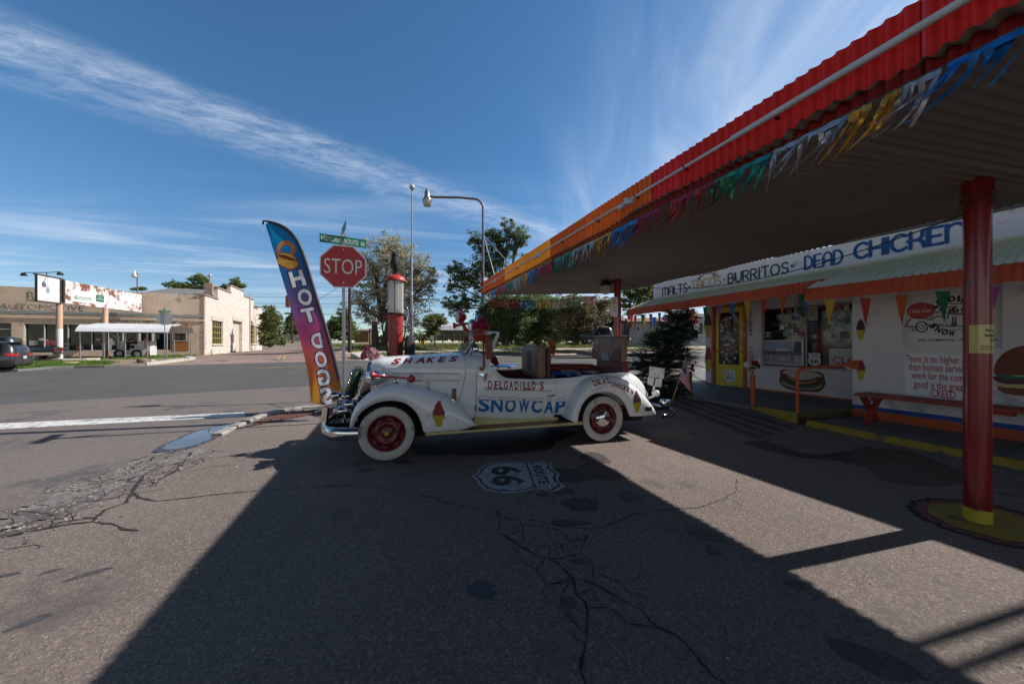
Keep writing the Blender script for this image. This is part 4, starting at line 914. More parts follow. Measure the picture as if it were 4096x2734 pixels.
c_ = wp(556, 828); rs = thing('route_sign', 'small white shield sign reading ROUTE 66 standing inside the snack bar window', 'sign', kk(KE.dot(c_), FK+.05, wp(556, 880).z))
a = MB(); shield(a, kk(KE.dot(c_), FK+.055, c_.z), -KE, UP, .235, .30, -KN, 0, 1, t=.006, num='66'); a.build('plate', [STK[0], M_ink], rs)
# painted pictures on the walls
M_choc = mat('chocolate_paint', (.035, .016, .012), .6); M_straw = mat('strawberry_paint', (.24, .02, .025), .6); M_cone = mat('cone_yellow_paint', (.48, .33, .02), .6); M_bun = mat('bun_brown_paint', (.17, .05, .02), .65, var=.2, scale=4); M_bunl = mat('bun_cream_paint', (.52, .45, .36), .65, var=.15, scale=5); M_saus = mat('sausage_paint', (.09, .025, .04), .6, var=.2); M_must = mat('mustard_line_paint', (.50, .26, .03), .6); M_lett = mat('lettuce_paint', (.03, .12, .06), .6, var=.3, scale=20); M_chee = mat('cheese_paint', (.55, .42, .18), .6)
def paint(mb, zf, pts, c, lift, mi): 
    P = [kp(zf(*p), c) for p in pts]; o = KN*(c-lift)
    mb.prism([(KE.dot(p), p.z) for p in P], o, KE, UP, -KN*.0012, mi)
def smooth_pts(pts, it=2):
    for _ in range(it):
        o = []
        for i in range(len(pts)):
            p, q_ = pts[i], pts[(i+1) % len(pts)]; o += [(p[0]*.75+q_[0]*.25, p[1]*.75+q_[1]*.25), (p[0]*.25+q_[0]*.75, p[1]*.25+q_[1]*.75)]
        pts = o
    return pts
def cone_art(zf, x0, y0, x1, y1, c, top):     # box in zoom pixels
    a = MB(); w = x1-x0; h = y1-y0; g = lambda p: (x0+p[0]*w, y0+p[1]*h)
    paint(a, zf, smooth_pts([g(p) for p in ((.5, 0), (.72, .10), (.86, .2), (.84, .27), (1, .36), (.98, .50), (.9, .56), (.1, .56), (.02, .48), (.04, .36), (.18, .27), (.16, .18), (.34, .1))], 2), c, .002, 1)
    paint(a, zf, [g(p) for p in ((0, .53), (1, .53), (1, .63), (.88, .68), (.74, .98), (.62, 1), (.36, 1), (.26, .98), (.12, .68), (0, .63))], c, .004, 0)
    return a.build('ice_cream_painting', [M_cone, top], cafe)
cone_art(z5, 706, 446, 778, 670, FK, M_choc); cone_art(z5, 714, 746, 782, 974, FK, M_straw)
cone_art(z5b, 908, 482, 988, 661, NK, M_choc); cone_art(z5b, 910, 828, 990, 1006, NK, M_straw)
a = MB(); g = z5b
paint(a, g, smooth_pts([(250, 925), (300, 905), (450, 910), (600, 930), (640, 965), (640, 1000), (652, 1030), (630, 1080), (590, 1110), (480, 1108), (330, 1090), (255, 1040), (248, 990), (262, 965)]), FK, .002, 0)
paint(a, g, smooth_pts([(275, 930), (330, 918), (460, 925), (590, 945), (622, 985), (560, 1010), (400, 1010), (290, 960)]), FK, .0035, 1)
paint(a, g, smooth_pts([(262, 1000), (300, 1030), (420, 1075), (560, 1070), (630, 1030), (600, 1075), (500, 1090), (380, 1075), (280, 1040)]), FK, .004, 1)
paint(a, g, smooth_pts([(265, 985), (300, 1010), (420, 1058), (540, 1055), (640, 1010), (640, 1030), (560, 1078), (430, 1080), (300, 1035), (262, 1005)]), FK, .005, 4)
paint(a, g, smooth_pts([(268, 955), (300, 945), (360, 985), (450, 1010), (540, 995), (590, 972), (615, 985), (600, 1025), (520, 1058), (420, 1055), (320, 1015), (270, 980)]), FK, .006, 2)
paint(a, g, smooth_pts([(315, 975), (330, 972), (400, 1012), (460, 1028), (520, 1018), (580, 998), (582, 1006), (520, 1032), (450, 1040), (390, 1024)]), FK, .007, 3)
a.build('hot_dog_painting', [M_bun, M_bunl, M_saus, M_must, M_lett], cafe)
a = MB()
paint(a, g, smooth_pts([(2085, 935), (2100, 860), (2170, 770), (2280, 720), (2400, 700), (2560, 740), (2660, 860), (2660, 940), (2500, 970), (2250, 965), (2110, 960)]), NK, .002, 0)
paint(a, g, smooth_pts([(2085, 955), (2150, 950), (2300, 975), (2500, 985), (2670, 960), (2670, 985), (2400, 1010), (2150, 985)]), NK, .0035, 4)
paint(a, g, smooth_pts([(2082, 965), (2200, 985), (2400, 1005), (2670, 980), (2675, 1040), (2400, 1050), (2150, 1040), (2084, 1000)]), NK, .003, 2)
paint(a, g, smooth_pts([(2098, 1030), (2200, 1040), (2400, 1045), (2660, 1035), (2660, 1060), (2400, 1075), (2250, 1070), (2120, 1060)]), NK, .005, 5)
paint(a, g, smooth_pts([(2105, 1055), (2200, 1070), (2450, 1080), (2660, 1062), (2620, 1115), (2450, 1140), (2280, 1140), (2150, 1110)]), NK, .004, 0)
a.build('burger_painting', [M_bun, M_bunl, M_saus, M_must, M_lett, M_chee], cafe)
# vertical CONES lettering
a = MB()
for txt, y0, mi, x in (('CONES', 432, 0, 1123), ('CONES', 772, 1, 1130)):
    for k, ch in enumerate(txt):
        c_ = kp(z5(x+1.2*k, y0+49*k), FK); a.text(ch, c_-KN*.002, -KE, UP, fit=(.075, .135), mi=mi, bold=.02)
a.build('wall_lettering', [M_l1, M_signred], cafe)
# creed board
c0, c1 = kp(z5b(1325, 788), NK), kp(z5b(1325, 1122), NK); s0 = KE.dot(c0); s1 = ks(z5b(1985, 0)[0], NK)
a = MB(); a.obox(kk(s1, NK-.006, c1.z-.02), KE*(s0-s1), KN*.0055, UP*(c0.z-c1.z+.04), 0)
lines = [('There is no higher religion', 828, 1330), ('than human service. To', 898, 1358), ('work for the common', 970, 1387), ('good is the greatest', 1046, 1404), ('CREED', 1125, 1550)]
sc_ = ks(z5b(1655, 0)[0], NK)
for t, y, xl in lines:
    c_ = kp(z5b(xl, y+20), NK); sl_ = KE.dot(c_); a.text(t, kk(sc_, NK-.0068, c_.z+.0), -KE, UP, size=.15, xs=2*(sl_-sc_), mi=1, bold=.012)
a.build('creed_board', [M_sgw, M_signred], cafe)
# logo panel: drawn car, arch lettering, red disc
a = MB(); LC = NK+.10
def lg(x, y): p = kp(z5b(x, y), LC); return (KE.dot(p), p.z)
def lstroke(pts, w, mi=0):
    P = [kk(*[lg(*p)[0], LC-.0015-.0004*(_lay[0] % 5), lg(*p)[1]]) for p in pts]; _lay[0] += 1
    a.tube(P, w, 4, mi)
def arch_text(txt, cx_, cy_, R, a0, a1, h, mi=0):
    for k, ch in enumerate(txt):
        t = math.radians(a0+(a1-a0)*k/(len(txt)-1)); x, y = cx_+R*math.cos(t), cy_-R*math.sin(t)*.8
        if ch == ' ': continue
        sgn_ = 1 if a0 > a1 else -1; th = t-math.pi/2 if sgn_ > 0 else t+math.pi/2
        s_, z_ = lg(x, y); ax_ = -KE*math.cos(th)+UP*math.sin(th); ay_ = KE*math.sin(th)+UP*math.cos(th)
        a.text(ch, kk(s_, LC-.003, z_), ax_, ay_, fit=(h*.75 if ch != 'I' else h*.3, h), mi=mi, bold=.06)
arch_text("DELGADILLO'S", 1760, 520, 265, 158, 22, .085); arch_text('SNOW CAP', 1760, 405, 255, 222, 318, .08)
lstroke([(1330, 545), (1350, 510), (1395, 470), (1500, 480), (1550, 490)], .008); lstroke([(1330, 545), (1420, 552)], .008); lstroke([(1530, 545), (1960, 545)], .006)
lstroke([(1472+48*math.cos(t*.5), 550+44*math.sin(t*.5)) for t in range(13)], .010); lstroke([(1472+20*math.cos(t*.6), 550+18*math.sin(t*.6)) for t in range(11)], .005)
lstroke([(1550, 490), (1610, 455), (1690, 480), (1715, 400), (1725, 440), (1960, 450)], .008); lstroke([(1540, 390), (1570, 440), (1545, 480)], .006)
lstroke([(1560, 385), (1640, 355), (1760, 352), (1900, 355)], .005); lstroke([(1560, 430), (1730, 432), (1900, 432)], .004); lstroke([(1640, 565), (1700, 575), (1800, 572), (1960, 560)], .004)
lstroke([(1735, 465), (1735, 540), (1765, 540), (1765, 465), (1735, 465)], .005)
for k in range(5): lstroke([(1738, 480+13*k), (1762, 470+13*k)], .004)
for t, x, y, w, h in (('ROUTE', 1652, 402, .26, .075), ('66', 1800, 395, .16, .10), ('SNOW CAP', 1640, 530, .285, .04), ('SELIGMAN, ARIZONA', 1760, 664, .72, .04), ('TM', 1392, 578, .06, .028)):
    s_, z_ = lg(x, y); a.text(t, kk(s_, LC-.003, z_), -KE, UP, fit=(w, h), mi=0, bold=.01)
s_, z_ = lg(1460, 412); a.prism([(.135*math.cos(t*.262), .125*math.sin(t*.262)) for t in range(24)], kk(s_, LC-.002, z_), KE, UP, -KN*.003, 1)
a.text('Coca-Cola', kk(s_, LC-.0055, z_-.0), -KE, UP, fit=(.23, .055), mi=2, shear=.35, bold=.0)
a.build('mural_drawing', [M_ink, M_signred, M_sgw], cafe)
# paved walk, ramp and painted edges
a = MB()
w0, w1 = gp(3225, 1704), gp(4096, 1882); dirw = (w1-w0).normalized(); w2 = w0+dirw*9
flat = [w0, w2, kk(S_R, NK, 0), kk(s_c, NK, 0)]
sd_ = MB(); 
a.add([V((p.x, p.y, .205)) for p in flat]+[V((p.x, p.y, -.05)) for p in flat], [(0, 1, 2, 3), (0, 4, 5, 1), (3, 7, 4, 0)], 0)
ye = [w0, w2, w2+V((dirw.y, -dirw.x, 0))*-.05, w0+V((dirw.y, -dirw.x, 0))*-.05]
a.add([V((p.x, p.y, .2085)) for p in ye], [(0, 1, 2, 3)], 1); a.add([w0+V((-.002, -.003, .21-w0.z)), w2+V((-.002, -.003, .21-w2.z)), w2+V((-.002, -.003, -.05-w2.z)), w0+V((-.002, -.003, -.05-w0.z))], [(0, 3, 2, 1)], 1)
for k in range(1, 8):
    c_ = w0+dirw*(.9*k); a.obox(V((c_.x, c_.y, .2055)), (kk(0, NK, 0)-kk(0, 6.4, 0))*1.0, dirw*.008, UP*.0006, 2)
tag(a.build('walkway', [M_slab, M_ykerb, M_crack]), kind='structure')
r0, r1 = gp(3011, 1637), gp(3189, 1697); rc = kk(s_c, NK, 0)
a = MB(); far_l = kk(s_l+.9, EF+.1, 0); top = [V((r0.x, r0.y, .20)), V((r1.x, r1.y, .305)), V((rc.x, rc.y, .305)), kk(s_c-.02, FK, .305), kk(s_l+2.2, FK, .305), kk(s_l+2.2, 6.9, .20)]
a.add(top+[V((p.x, p.y, -.05)) for p in top], [(0, 1, 2, 3, 4, 5), (0, 6, 7, 1), (1, 7, 8, 2), (5, 11, 6, 0)], 0)
wv = (rc-r1); wv.z = 0
a.obox(V((r1.x, r1.y, .15))-wv.normalized()*.02, wv*1.0, V((wv.y, -wv.x, 0)).normalized()*-.10, UP*.1585, 1)
d_ = (r1-r0); d_.z = 0; nn_ = V((d_.y, -d_.x, 0)).normalized()
a.add([V((r0.x, r0.y, .204)), V((r1.x, r1.y, .309)), V((r1.x, r1.y, .309))-nn_*.06, V((r0.x, r0.y, .204))-nn_*.06], [(0, 1, 2, 3)], 1); a.add([V((r0.x, r0.y, .205))+nn_*.004, V((r0.x, r0.y, .1))+nn_*.004, V((r1.x, r1.y, .1))+nn_*.004, V((r1.x, r1.y, .31))+nn_*.004], [(0, 1, 2, 3)], 1)
for k in range(6):
    p = kk(4.6+.35*k, 7.3+.18*(k % 3), .3095); a.obox(p, KE*.12, KN*.03, UP*.001, 3)
tag(a.build('walkway', [M_slab, M_ykerb, M_crack, M_wpaint2]), kind='structure')
# brick paving strip in front of the entrance
a = MB(); 
for i in range(13):
    for j in range(4):
        p = gp(2790, 1600).lerp(gp(3150, 1712), i/13)+CN*(-.02-.26*(3-j))*1.0+V((0, 0, 0)); p.z = gz(p.x, p.y)+.010
        e1 = (gp(3150, 1712)-gp(2790, 1600)).normalized()
        a.obox(p, e1*.27, CN*.245, UP*.004, 0)
tag(a.build('pavement', mat('brick_paving', (.085, .066, .06), .85, var=.2, scale=3, bump=.4, bscale=40)), kind='structure')
# handrail
a = MB(); hb = gp(3189, 1694); ht = 1.03; he = kp(z5b(884, 872), NK-.03); hz = he.z; ht = ap(3196, z5b(0, 905)[1], hb.y).z
ce = V((hb.x, hb.y, 0)); dh = (he-ce); dh.z = 0; L_ = dh.length; dh.normalize()
a.tube([ce+UP*.1, ce+UP*(ht-.12), ce+UP*(ht-.05)+dh*.02, ce+UP*(ht-.012)+dh*.06, ce+UP*ht+dh*.14, V((he.x, he.y, he.z))], .0245, 10, 0)
a.obox(he-KE*.06-UP*.075+KN*.012, KE*.12, KN*.018, UP*.15, 0)
solo(a, 'handrail', M_orange, 'orange pipe handrail from the walk to the snack bar wall corner', 'handrail')
# posts, chain, flowers
def post(px, py, ztop, r=.042, lean=0.):
    b = gp(px, py); a = MB(); a.tube([V((b.x, b.y, b.z-.05)), V((b.x, b.y, ztop))], r, 14, 0); return b, a
pb2, a = post(3011, 1633, ap(*z5(1138, 1003), gp(3011, 1633).y).z); zt2 = max(p.z for p in a.v); solo(a, 'bollard_post', M_orange, 'short orange post with red, white and blue flowers stuck in its top', 'post', group='orange posts beside the entrance')
pb1, a = post(2761, 1588, ap(*z5(585, 975), gp(2761, 1588).y).z); zt1 = max(p.z for p in a.v); solo(a, 'bollard_post', M_orange, 'short orange post half hidden behind the small hanging flag', 'post', group='orange posts beside the entrance')
a = MB(); P0, P1 = V((pb1.x, pb1.y, zt1-.06)), V((pb2.x, pb2.y, zt2-.14)); n = 44
for k in range(n):
    t = (k+.5)/n; p = P0.lerp(P1, t)-UP*.16*4*t*(1-t); d = (P1-P0).normalized(); o = V((-d.y, d.x, 0)) if k % 2 else UP
    a.tube([p+d*.028*math.cos(q_*1.047)+o*.014*math.sin(q_*1.047) for q_ in range(6)], .0045, 4, 0, closed=True)
solo(a, 'chain', mat('galvanised_chain', (.35, .34, .33), .4, metal=.8), 'slack steel chain hung between the two orange posts', 'chain')
def flower_mesh(mb, c, r, mi, n=9, cup=.35, nrm=UP):
    t = V(nrm).normalized(); e = t.orthogonal().normalized(); g_ = t.cross(e)
    n += 3
    for ring, (rr, lift) in enumerate(((1, .0), (.8, .18), (.55, .36), (.3, .5))):
        for k in range(n-ring*2):
            an = 2*math.pi*k/(n-ring*2)+ring*.4; d = e*math.cos(an)+g_*math.sin(an); s = e*-math.sin(an)+g_*math.cos(an); R_ = r*rr*rnd.uniform(.8, 1.15); wd = r*.24*rnd.uniform(.8, 1.2)
            p0 = c+t*r*lift*.4; p1 = c+d*R_*.55+t*(r*lift+cup*r*.4); p2 = c+d*R_+t*(r*lift*.6+cup*r*.35*rnd.uniform(-.2, 1.4))
            mb.add([p0, p1-s*wd, p2, p1+s*wd], [(0, 1, 2, 3)], mi, True)
def leaf(mb, p, d, L_, w, mi):
    d = d.normalized(); s = d.cross(UP).normalized() if abs(d.z) < .95 else V((1, 0, 0)); q_ = p+d*L_*.5+UP*L_*.06
    mb.add([p, q_-s*w, p+d*L_, q_+s*w], [(0, 1, 2, 3)], mi, True)
M_fgreen = mat('artificial_leaf_green', (.05, .12, .04), .6, var=.3); M_fpink = mat('pink_petal', (.62, .10, .24), .6, var=.25, scale=30, trans=.3); M_fpale = mat('pale_pink_petal', (.75, .38, .48), .6, var=.2, scale=30, trans=.3); M_fmag = mat('magenta_petal', (.42, .015, .09), .6, var=.25, scale=30, trans=.25); M_fcor = mat('coral_petal', (.60, .08, .07), .6, var=.25, scale=30, trans=.25); M_for = mat('orange_petal', (.45, .11, .03), .6, var=.3, scale=30); M_fwh = mat('white_petal', (.7, .68, .66), .6, trans=.2); M_fred = mat('red_petal', (.36, .01, .025), .6, var=.2, scale=30); M_fblu = mat('blue_petal', (.02, .05, .22), .6)
def bouquet(name, label, c, heads, leaves=10, spread=.08, base=None, group='artificial flower bunches'):
    t = thing(name, label, 'flowers', base or c, group=group); mats_ = []
    for (off, r, m_, nr) in heads:
        a = MB(); flower_mesh(a, V(c)+V(off), r, 0, n=10, nrm=V(nr)); a.build('flower_head', m_, t)
    a = MB()
    for k in range(leaves):
        d = V((rnd.uniform(-1, 1), rnd.uniform(-1, 1), rnd.uniform(-.3, .8))); leaf(a, V(c)+d*spread*.3-UP*.01, d, spread*rnd.uniform(.7, 1.2), spread*.22, 0)
    for (off, r, m_, nr) in heads: a.tube([V(base or c), (V(base or c)+V(c)+V(off))/2+V((0, 0, .01)), V(c)+V(off)], .003, 4)
    a.build('foliage', M_fgreen, t); return t
tp = V((pb2.x, pb2.y, zt2))
bouquet('flower_bunch', 'red, white and blue flowers in the top of the orange post by the door', tp+UP*.17, [((-.12, 0, .02), .075, M_fwh, (-.3, -1, .3)), ((.01, -.02, .05), .08, M_fred, (.2, -1, .5)), ((.06, 0, .07), .06, M_fred, (.3, -.6, .6)), ((.10, -.01, .0), .06, M_fblu, (.4, -1, .1))], 14, .13, base=tp)
tp1 = V((pb1.x, pb1.y, zt1))
bouquet('flower_bunch', 'orange flowers on the orange post behind the small flag', tp1+UP*.06, [((.03, -.02, .05), .06, M_for, (.3, -1, .3)), ((.06, -.03, -.03), .05, M_for, (.6, -1, 0)), ((.0, -.05, .0), .05, M_for, (0, -1, .2)), ((.05, -.02, .1), .04, M_for, (.2, -1, .6))], 6, .07, base=tp1)
# bench under the awning
M_bench = mat('worn_red_bench_paint', (.30, .035, .02), .55, var=.2, scale=4, dirt=((.15, .05, .04), .2, 5))
b0 = kp(z5b(930, 1165), 7.0); sB0 = KE.dot(pp(z5b(925, 0)[0], 1300, KN, 7.05)); sB1 = sB0-2.05; zt_b = .205+.46
bn = thing('bench', 'long red painted wooden bench under the creed on the stucco wall', 'bench', kk((sB0+sB1)/2, 7.15, .205))
for k in range(3):
    a = MB(); a.obox(kk(sB1, 6.92+.135*k, zt_b-.04), KE*(sB0-sB1), KN*.125, UP*.04); a.build('seat_plank', M_bench, bn, bevel=.005)
for s_ in (sB0-.17, sB1+.17):
    a = MB()
    for c0_, c1_ in ((6.88, 7.36), (7.40, 6.92)):
        d = (KN*(c1_-c0_)+UP*.43); w = KE*.045; h = (d.normalized().cross(KE)).normalized()*.085
        sh_ = 0 if c0_ < 7 else .047
        a.obox(kk(s_+sh_, c0_, .205)-h*.5, d, w, h)
    a.obox(kk(s_-.03, 6.94, zt_b-.10), KE*.03, KN*.37, UP*.058); a.build('leg', M_bench, bn)
a = MB(); a.obox(kk((sB0+sB1)/2-.35, 7.05, zt_b-.10), KE*.22, KN*.16, UP*.055); a.build('brace', M_bench, bn)
# pennant strings
PC = {n_: mat('pennant_'+n_, c_, .45, var=.06, scale=5, trans=.35) for n_, c_ in (('red', (.52, .045, .03)), ('orange', (.58, .12, .02)), ('green', (.01, .16, .06)), ('yellow', (.60, .43, .02)), ('purple', (.36, .06, .36)), ('blue', (.01, .12, .48)))}
def pstring(label, items, c, loc, mode='K', Y=None):
    t = thing('pennant_string', label, 'pennants', loc); tops = []
    for (zf, xl, xr, yt, yb, cn) in items:
        f = (lambda xy: kp(xy, c)) if Y is None else (lambda xy: ap(xy[0], xy[1], Y))
        A_, B2 = f(zf(xl, yt)), f(zf(xr, yt)); C_ = f(zf((xl+xr)/2+(xr-xl)*rnd.uniform(-.12, .12), yb)); tops += [A_, B2]
        a = MB(); rows = []; nn = KN if Y is None else V((0, 1, 0)); ph = rnd.uniform(0, 6)
        for j in range(6):
            v = j/5; L0, R0 = A_.lerp(C_, v), B2.lerp(C_, v)
            rows.append([L0.lerp(R0, u/4)+nn*(.014*math.sin(u*1.3+ph+v*3)*(v+.2)) for u in range(5)])
        a.grid(rows, 0); a.build('pennant', PC[cn], t)
    tops.sort(key=lambda p: -KE.dot(p)); a = MB(); a.tube(tops, .0035, 4); a.build('cord', M_pipe, t)
pstring('string of coloured plastic pennants along the long upper awning', [(z44,750,820,735,960,'red'),(z44,825,882,722,962,'orange'),(z44,962,1022,712,985,'green'),(z44,1100,1166,698,962,'purple'),(z44,1256,1316,675,896,'blue'),(z44,1432,1498,655,860,'yellow'),(z44,1844,1922,600,890,'orange'),(z44,2066,2148,572,840,'green'),(z5,820,866,380,522,'purple'),(z5,935,990,362,502,'blue'),(z5,1064,1122,345,528,'yellow'),(z5,1214,1276,326,512,'red'),(z5,1380,1447,301,496,'orange'),(z5,1550,1612,280,474,'green')], EF+.03, kk(6, EF, 2))
pstring('shorter string of pennants on the far side of the porch', [(z44,1000,1040,740,982,'yellow'),(z44,1156,1230,752,966,'blue'),(z44,1366,1425,755,945,'purple'),(z44,1914,1976,718,930,'red')], None, ap(2600, 1270, 11.6), Y=11.6)
pstring('string of coloured plastic pennants along the lower near awning', [(z5b,462,486,335,510,'blue'),(z6,214,316,1000,1238,'yellow'),(z6,534,637,985,1242,'red'),(z6,850,966,955,1242,'orange'),(z6,1210,1350,926,1212,'green'),(z6,1690,1792,885,1080,'purple')], EN+.03, kk(2, EN, 2))
# ============================================================ the painted open car; local x = towards the tail, y = away from the street side, z up
CAR0 = V((-1.5102, 4.1119, 0)); CARA = math.radians(15.795)
CU, CV = V((math.cos(CARA), math.sin(CARA), 0)), V((-math.sin(CARA), math.cos(CARA), 0))
def cw(U, Vv, Z): return CAR0+CU*U+CV*Vv+UP*Z
def z3p(x, y): return (1250+x/2.24, 1200+y/2.24)
def z4p(x, y): return (1850+x/2.24, 1200+y/2.24)
def carp(px, py, Vv):
    p = pp(px, py, CV, CAR0.dot(CV)+Vv); d = p-CAR0; return (d.dot(CU), p.z)
M_cwhite = mat('aged_white_car_paint', (.80, .81, .83), .30, var=.03, scale=2, coat=.5, dirt=((.50, .48, .46), .05, 5)); M_cred = mat('dark_red_wheel_paint', (.13, .009, .013), .35, coat=.3, dirt=((.08, .01, .01), .15, 9)); M_ccream = mat('cream_trim_paint', (.58, .50, .24), .5, dirt=((.3, .24, .15), .15, 9))
M_chrome = mat('chrome', (.62, .62, .62), .09, metal=1, var=.06, dirt=((.3, .28, .26), .08, 14)); M_tyre = mat('tyre_rubber', (.022, .022, .023), .8, bump=.6, bscale=60); M_wwall = mat('whitewall_rubber', (.50, .485, .45), .7, dirt=((.26, .23, .19), .24, 7)); M_under = mat('underbody', (.012, .011, .011), .9); M_redin = mat('red_interior', (.17, .022, .02), .6); M_seam = mat('panel_gap', (.03, .03, .032), .8); M_seat = mat('beige_vinyl', (.235, .13, .095), .5, bump=.2, bscale=12, var=.1); M_seatred = mat('maroon_vinyl', (.125, .028, .03), .5); M_hred = mat('horn_red', (.40, .018, .02), .28, coat=.5)
car = thing('vintage_car', 'white open vintage car with red wheels, painted SNOWCAP on its door', 'car', CAR0, CARA)
CY = .76
def ip(tab, x):
    if x <= tab[0][0]: return tab[0][1]
    for (a_, b_), (c_, d_) in zip(tab, tab[1:]):
        if x <= c_: t = (x-a_)/(c_-a_); return b_+(d_-b_)*t
    return tab[-1][1]
def ips(tab, x):      # smooth version
    if x <= tab[0][0]: return tab[0][1]
    n = len(tab)
    for i in range(n-1):
        if x <= tab[i+1][0]:
            x0, y0 = tab[i]; x1, y1 = tab[i+1]; h = x1-x0; t = (x-x0)/h
            m0 = (tab[i+1][1]-tab[i-1][1])/(tab[i+1][0]-tab[i-1][0]) if i > 0 else (y1-y0)/h
            m1 = (tab[i+2][1]-tab[i][1])/(tab[i+2][0]-tab[i][0]) if i < n-2 else (y1-y0)/h
            return (2*t**3-3*t*t+1)*y0+(t**3-2*t*t+t)*h*m0+(-2*t**3+3*t*t)*y1+(t**3-t*t)*h*m1
    return tab[-1][1]
bodyV = [(-.30, .60), (-.26, .555), (-.1, .47), (.3, .37), (.7, .285), (1.0, .225), (1.2, .195), (1.5, .17), (2.3, .17), (2.8, .19), (3.3, .25), (3.7, .36), (4.0, .50), (4.2, .66), (4.28, .745)]
topH = [(-.30, 1.16), (-.24, 1.195), (-.1, 1.238), (.3, 1.262), (.9, 1.292), (1.1, 1.305), (1.24, 1.30)]
def wall_v(U, z): return ips(bodyV, U)+.05*max(0, (.62-z)/.25)**1.5-.012*math.sin(max(0, min(1, (z-.5)/.45))*math.pi)
def hood_ring(U, n=36):
    hv = CY-ips(bodyV, U); zt = ips(topH, U); zs = 1.03 if U > -.1 else 1.03-.05*(-.1-U)/.2; zb = .60 if U < 1.0 else .42
    pts = []
    for k in range(7): z = zb+(zs-zb)*k/6; pts.append((CY-hv+(.02*(1-k/6)**2), z))
    for k in range(1, n):
        t = math.pi*k/n; c, s = math.cos(t), math.sin(t)
        pts.append((CY-hv*math.copysign(abs(c)**.72, c), zs+(zt-zs)*abs(s)**.78))
    for k in range(6, -1, -1): z = zb+(zs-zb)*k/6; pts.append((CY+hv-(.02*(1-k/6)**2), z))
    return [V((U, y, z)) for y, z in pts]
solids = []
def keep(o): solids.append(o); return o
a = MB(); a.grid([hood_ring(-.24+.02*k) for k in range(0, 8)]+[hood_ring(-.08+.1*k) for k in range(0, 12)], 0)
hood = keep(a.build('hood', M_cwhite, car, local=True))
a = MB(); a.grid([hood_ring(1.0+.04*k) for k in range(0, 7)], 0); cowl_end = hood_ring(1.24)
a.add(cowl_end, [tuple(range(len(cowl_end)))], 1)
cowl = keep(a.build('cowl', [M_cwhite, M_under], car, local=True))
# grille shell and bars
def grille_pt(f, z):     # f = -1 .. 1 across
    t = max(0, min(1, (z-.66)/.52)); zt = 1.165; w = .205*(.55+.45*min(1, 2.2*t+.25))*math.sqrt(max(.0, 1-max(0, (z-1.0)/.175)**2.2)); ridge = -.415+.125*t
    return V((ridge+(-.235-ridge)*abs(f)**1.7, CY+w*f, z))
a = MB(); a.grid([[grille_pt(-1+2*k/24, .64+.53*j/20) for k in range(25)] for j in range(21)], 0); gr_o = a.build('grille', M_under, car, local=True)
a = MB()
for k in range(27):
    f = -.96+1.92*k/26; pts = [grille_pt(f, .66+.49*j/12)+V((-.006, 0, 0)) for j in range(13)]
    a.tube(pts, .0045 if k != 13 else .009, 5, 0)
a.tube([grille_pt(-1, .64+.525*j/16)+V((-.004, -.004, 0)) for j in range(17)]+[grille_pt(1, .64+.525*j/16)+V((-.004, .004, 0)) for j in range(16, -1, -1)], .012, 6, 0)
a.build('grille_bars', M_chrome, gr_o, local=True)
# tub sides
topT = [(1.16, 1.14), (1.30, 1.125), (1.37, 1.07), (1.47, .972), (1.60, .93), (2.27, .908), (2.9, .943), (3.3, .962), (3.5, .955), (3.62, .90), (3.72, .76)]
def side(U0, U1, n, y_sign=1, lift=0., top=topT, bot=.40, inner=0.):
    rows = []
    for j in range(11):
        row = []
        for i in range(n+1):
            U = U0+(U1-U0)*i/n; zt = ips(top, U); b = bot(U) if callable(bot) else bot; z = b+(zt-b)*j/10
            y = wall_v(U, z)-lift+inner+(.018 if j == 10 else 0); row.append(V((U, y if y_sign > 0 else 2*CY-y, z)))
        rows.append(row)
    return rows
a = MB(); dbot = lambda U: .425-.078*(U-1.12)/1.14
a.grid(side(1.13, 2.262, 30, lift=.008, bot=dbot), 0)
r_ = side(1.13, 2.262, 30, lift=.008, bot=dbot); r2 = side(1.13, 2.262, 30, lift=-.03, bot=dbot)
for L1, L2 in (([q[0] for q in r_], [q[0] for q in r2]), ([q[-1] for q in r_], [q[-1] for q in r2]), (r_[0], r2[0])): a.grid([L1, L2], 0, smooth=False)
door_c = keep(a.build('car_door', M_cwhite, car, local=True))
a = MB(); a.grid(side(1.2, 3.72, 60), 0); 
farT = [(1.16, 1.14), (1.30, 1.125), (1.5, .99), (2.1, .97), (2.35, 1.04), (3.4, 1.04), (3.56, .97), (3.72, .76)]
a.grid(list(reversed(side(1.2, 3.72, 60, -1, top=farT))), 0)
# tail: arched sections closing behind the rear seat
tailT = [(3.56, .955), (3.70, .953), (3.85, .915), (3.97, .832), (4.086, .715), (4.2, .585), (4.28, .43)]
def tail_ring(U, n=28):
    hv = CY-ips(bodyV, U); zt = ips(tailT, U); zb = .38; zs = zb+(zt-zb)*.35; pts = [V((U, CY-hv+.03, zb))]
    for k in range(n+1):
        t = math.pi*k/n; c, s = math.cos(t), math.sin(t); pts.append(V((U, CY-hv*math.copysign(abs(c)**.6, c), zs+(zt-zs)*abs(s)**.55)))
    return pts+[V((U, CY+hv-.03, zb))]
a.grid([tail_ring(3.58+.70*k/18) for k in range(19)], 0); te = tail_ring(4.28); a.add(te, [tuple(range(len(te)))], 0)
body = keep(a.build('body', M_cwhite, car, local=True))
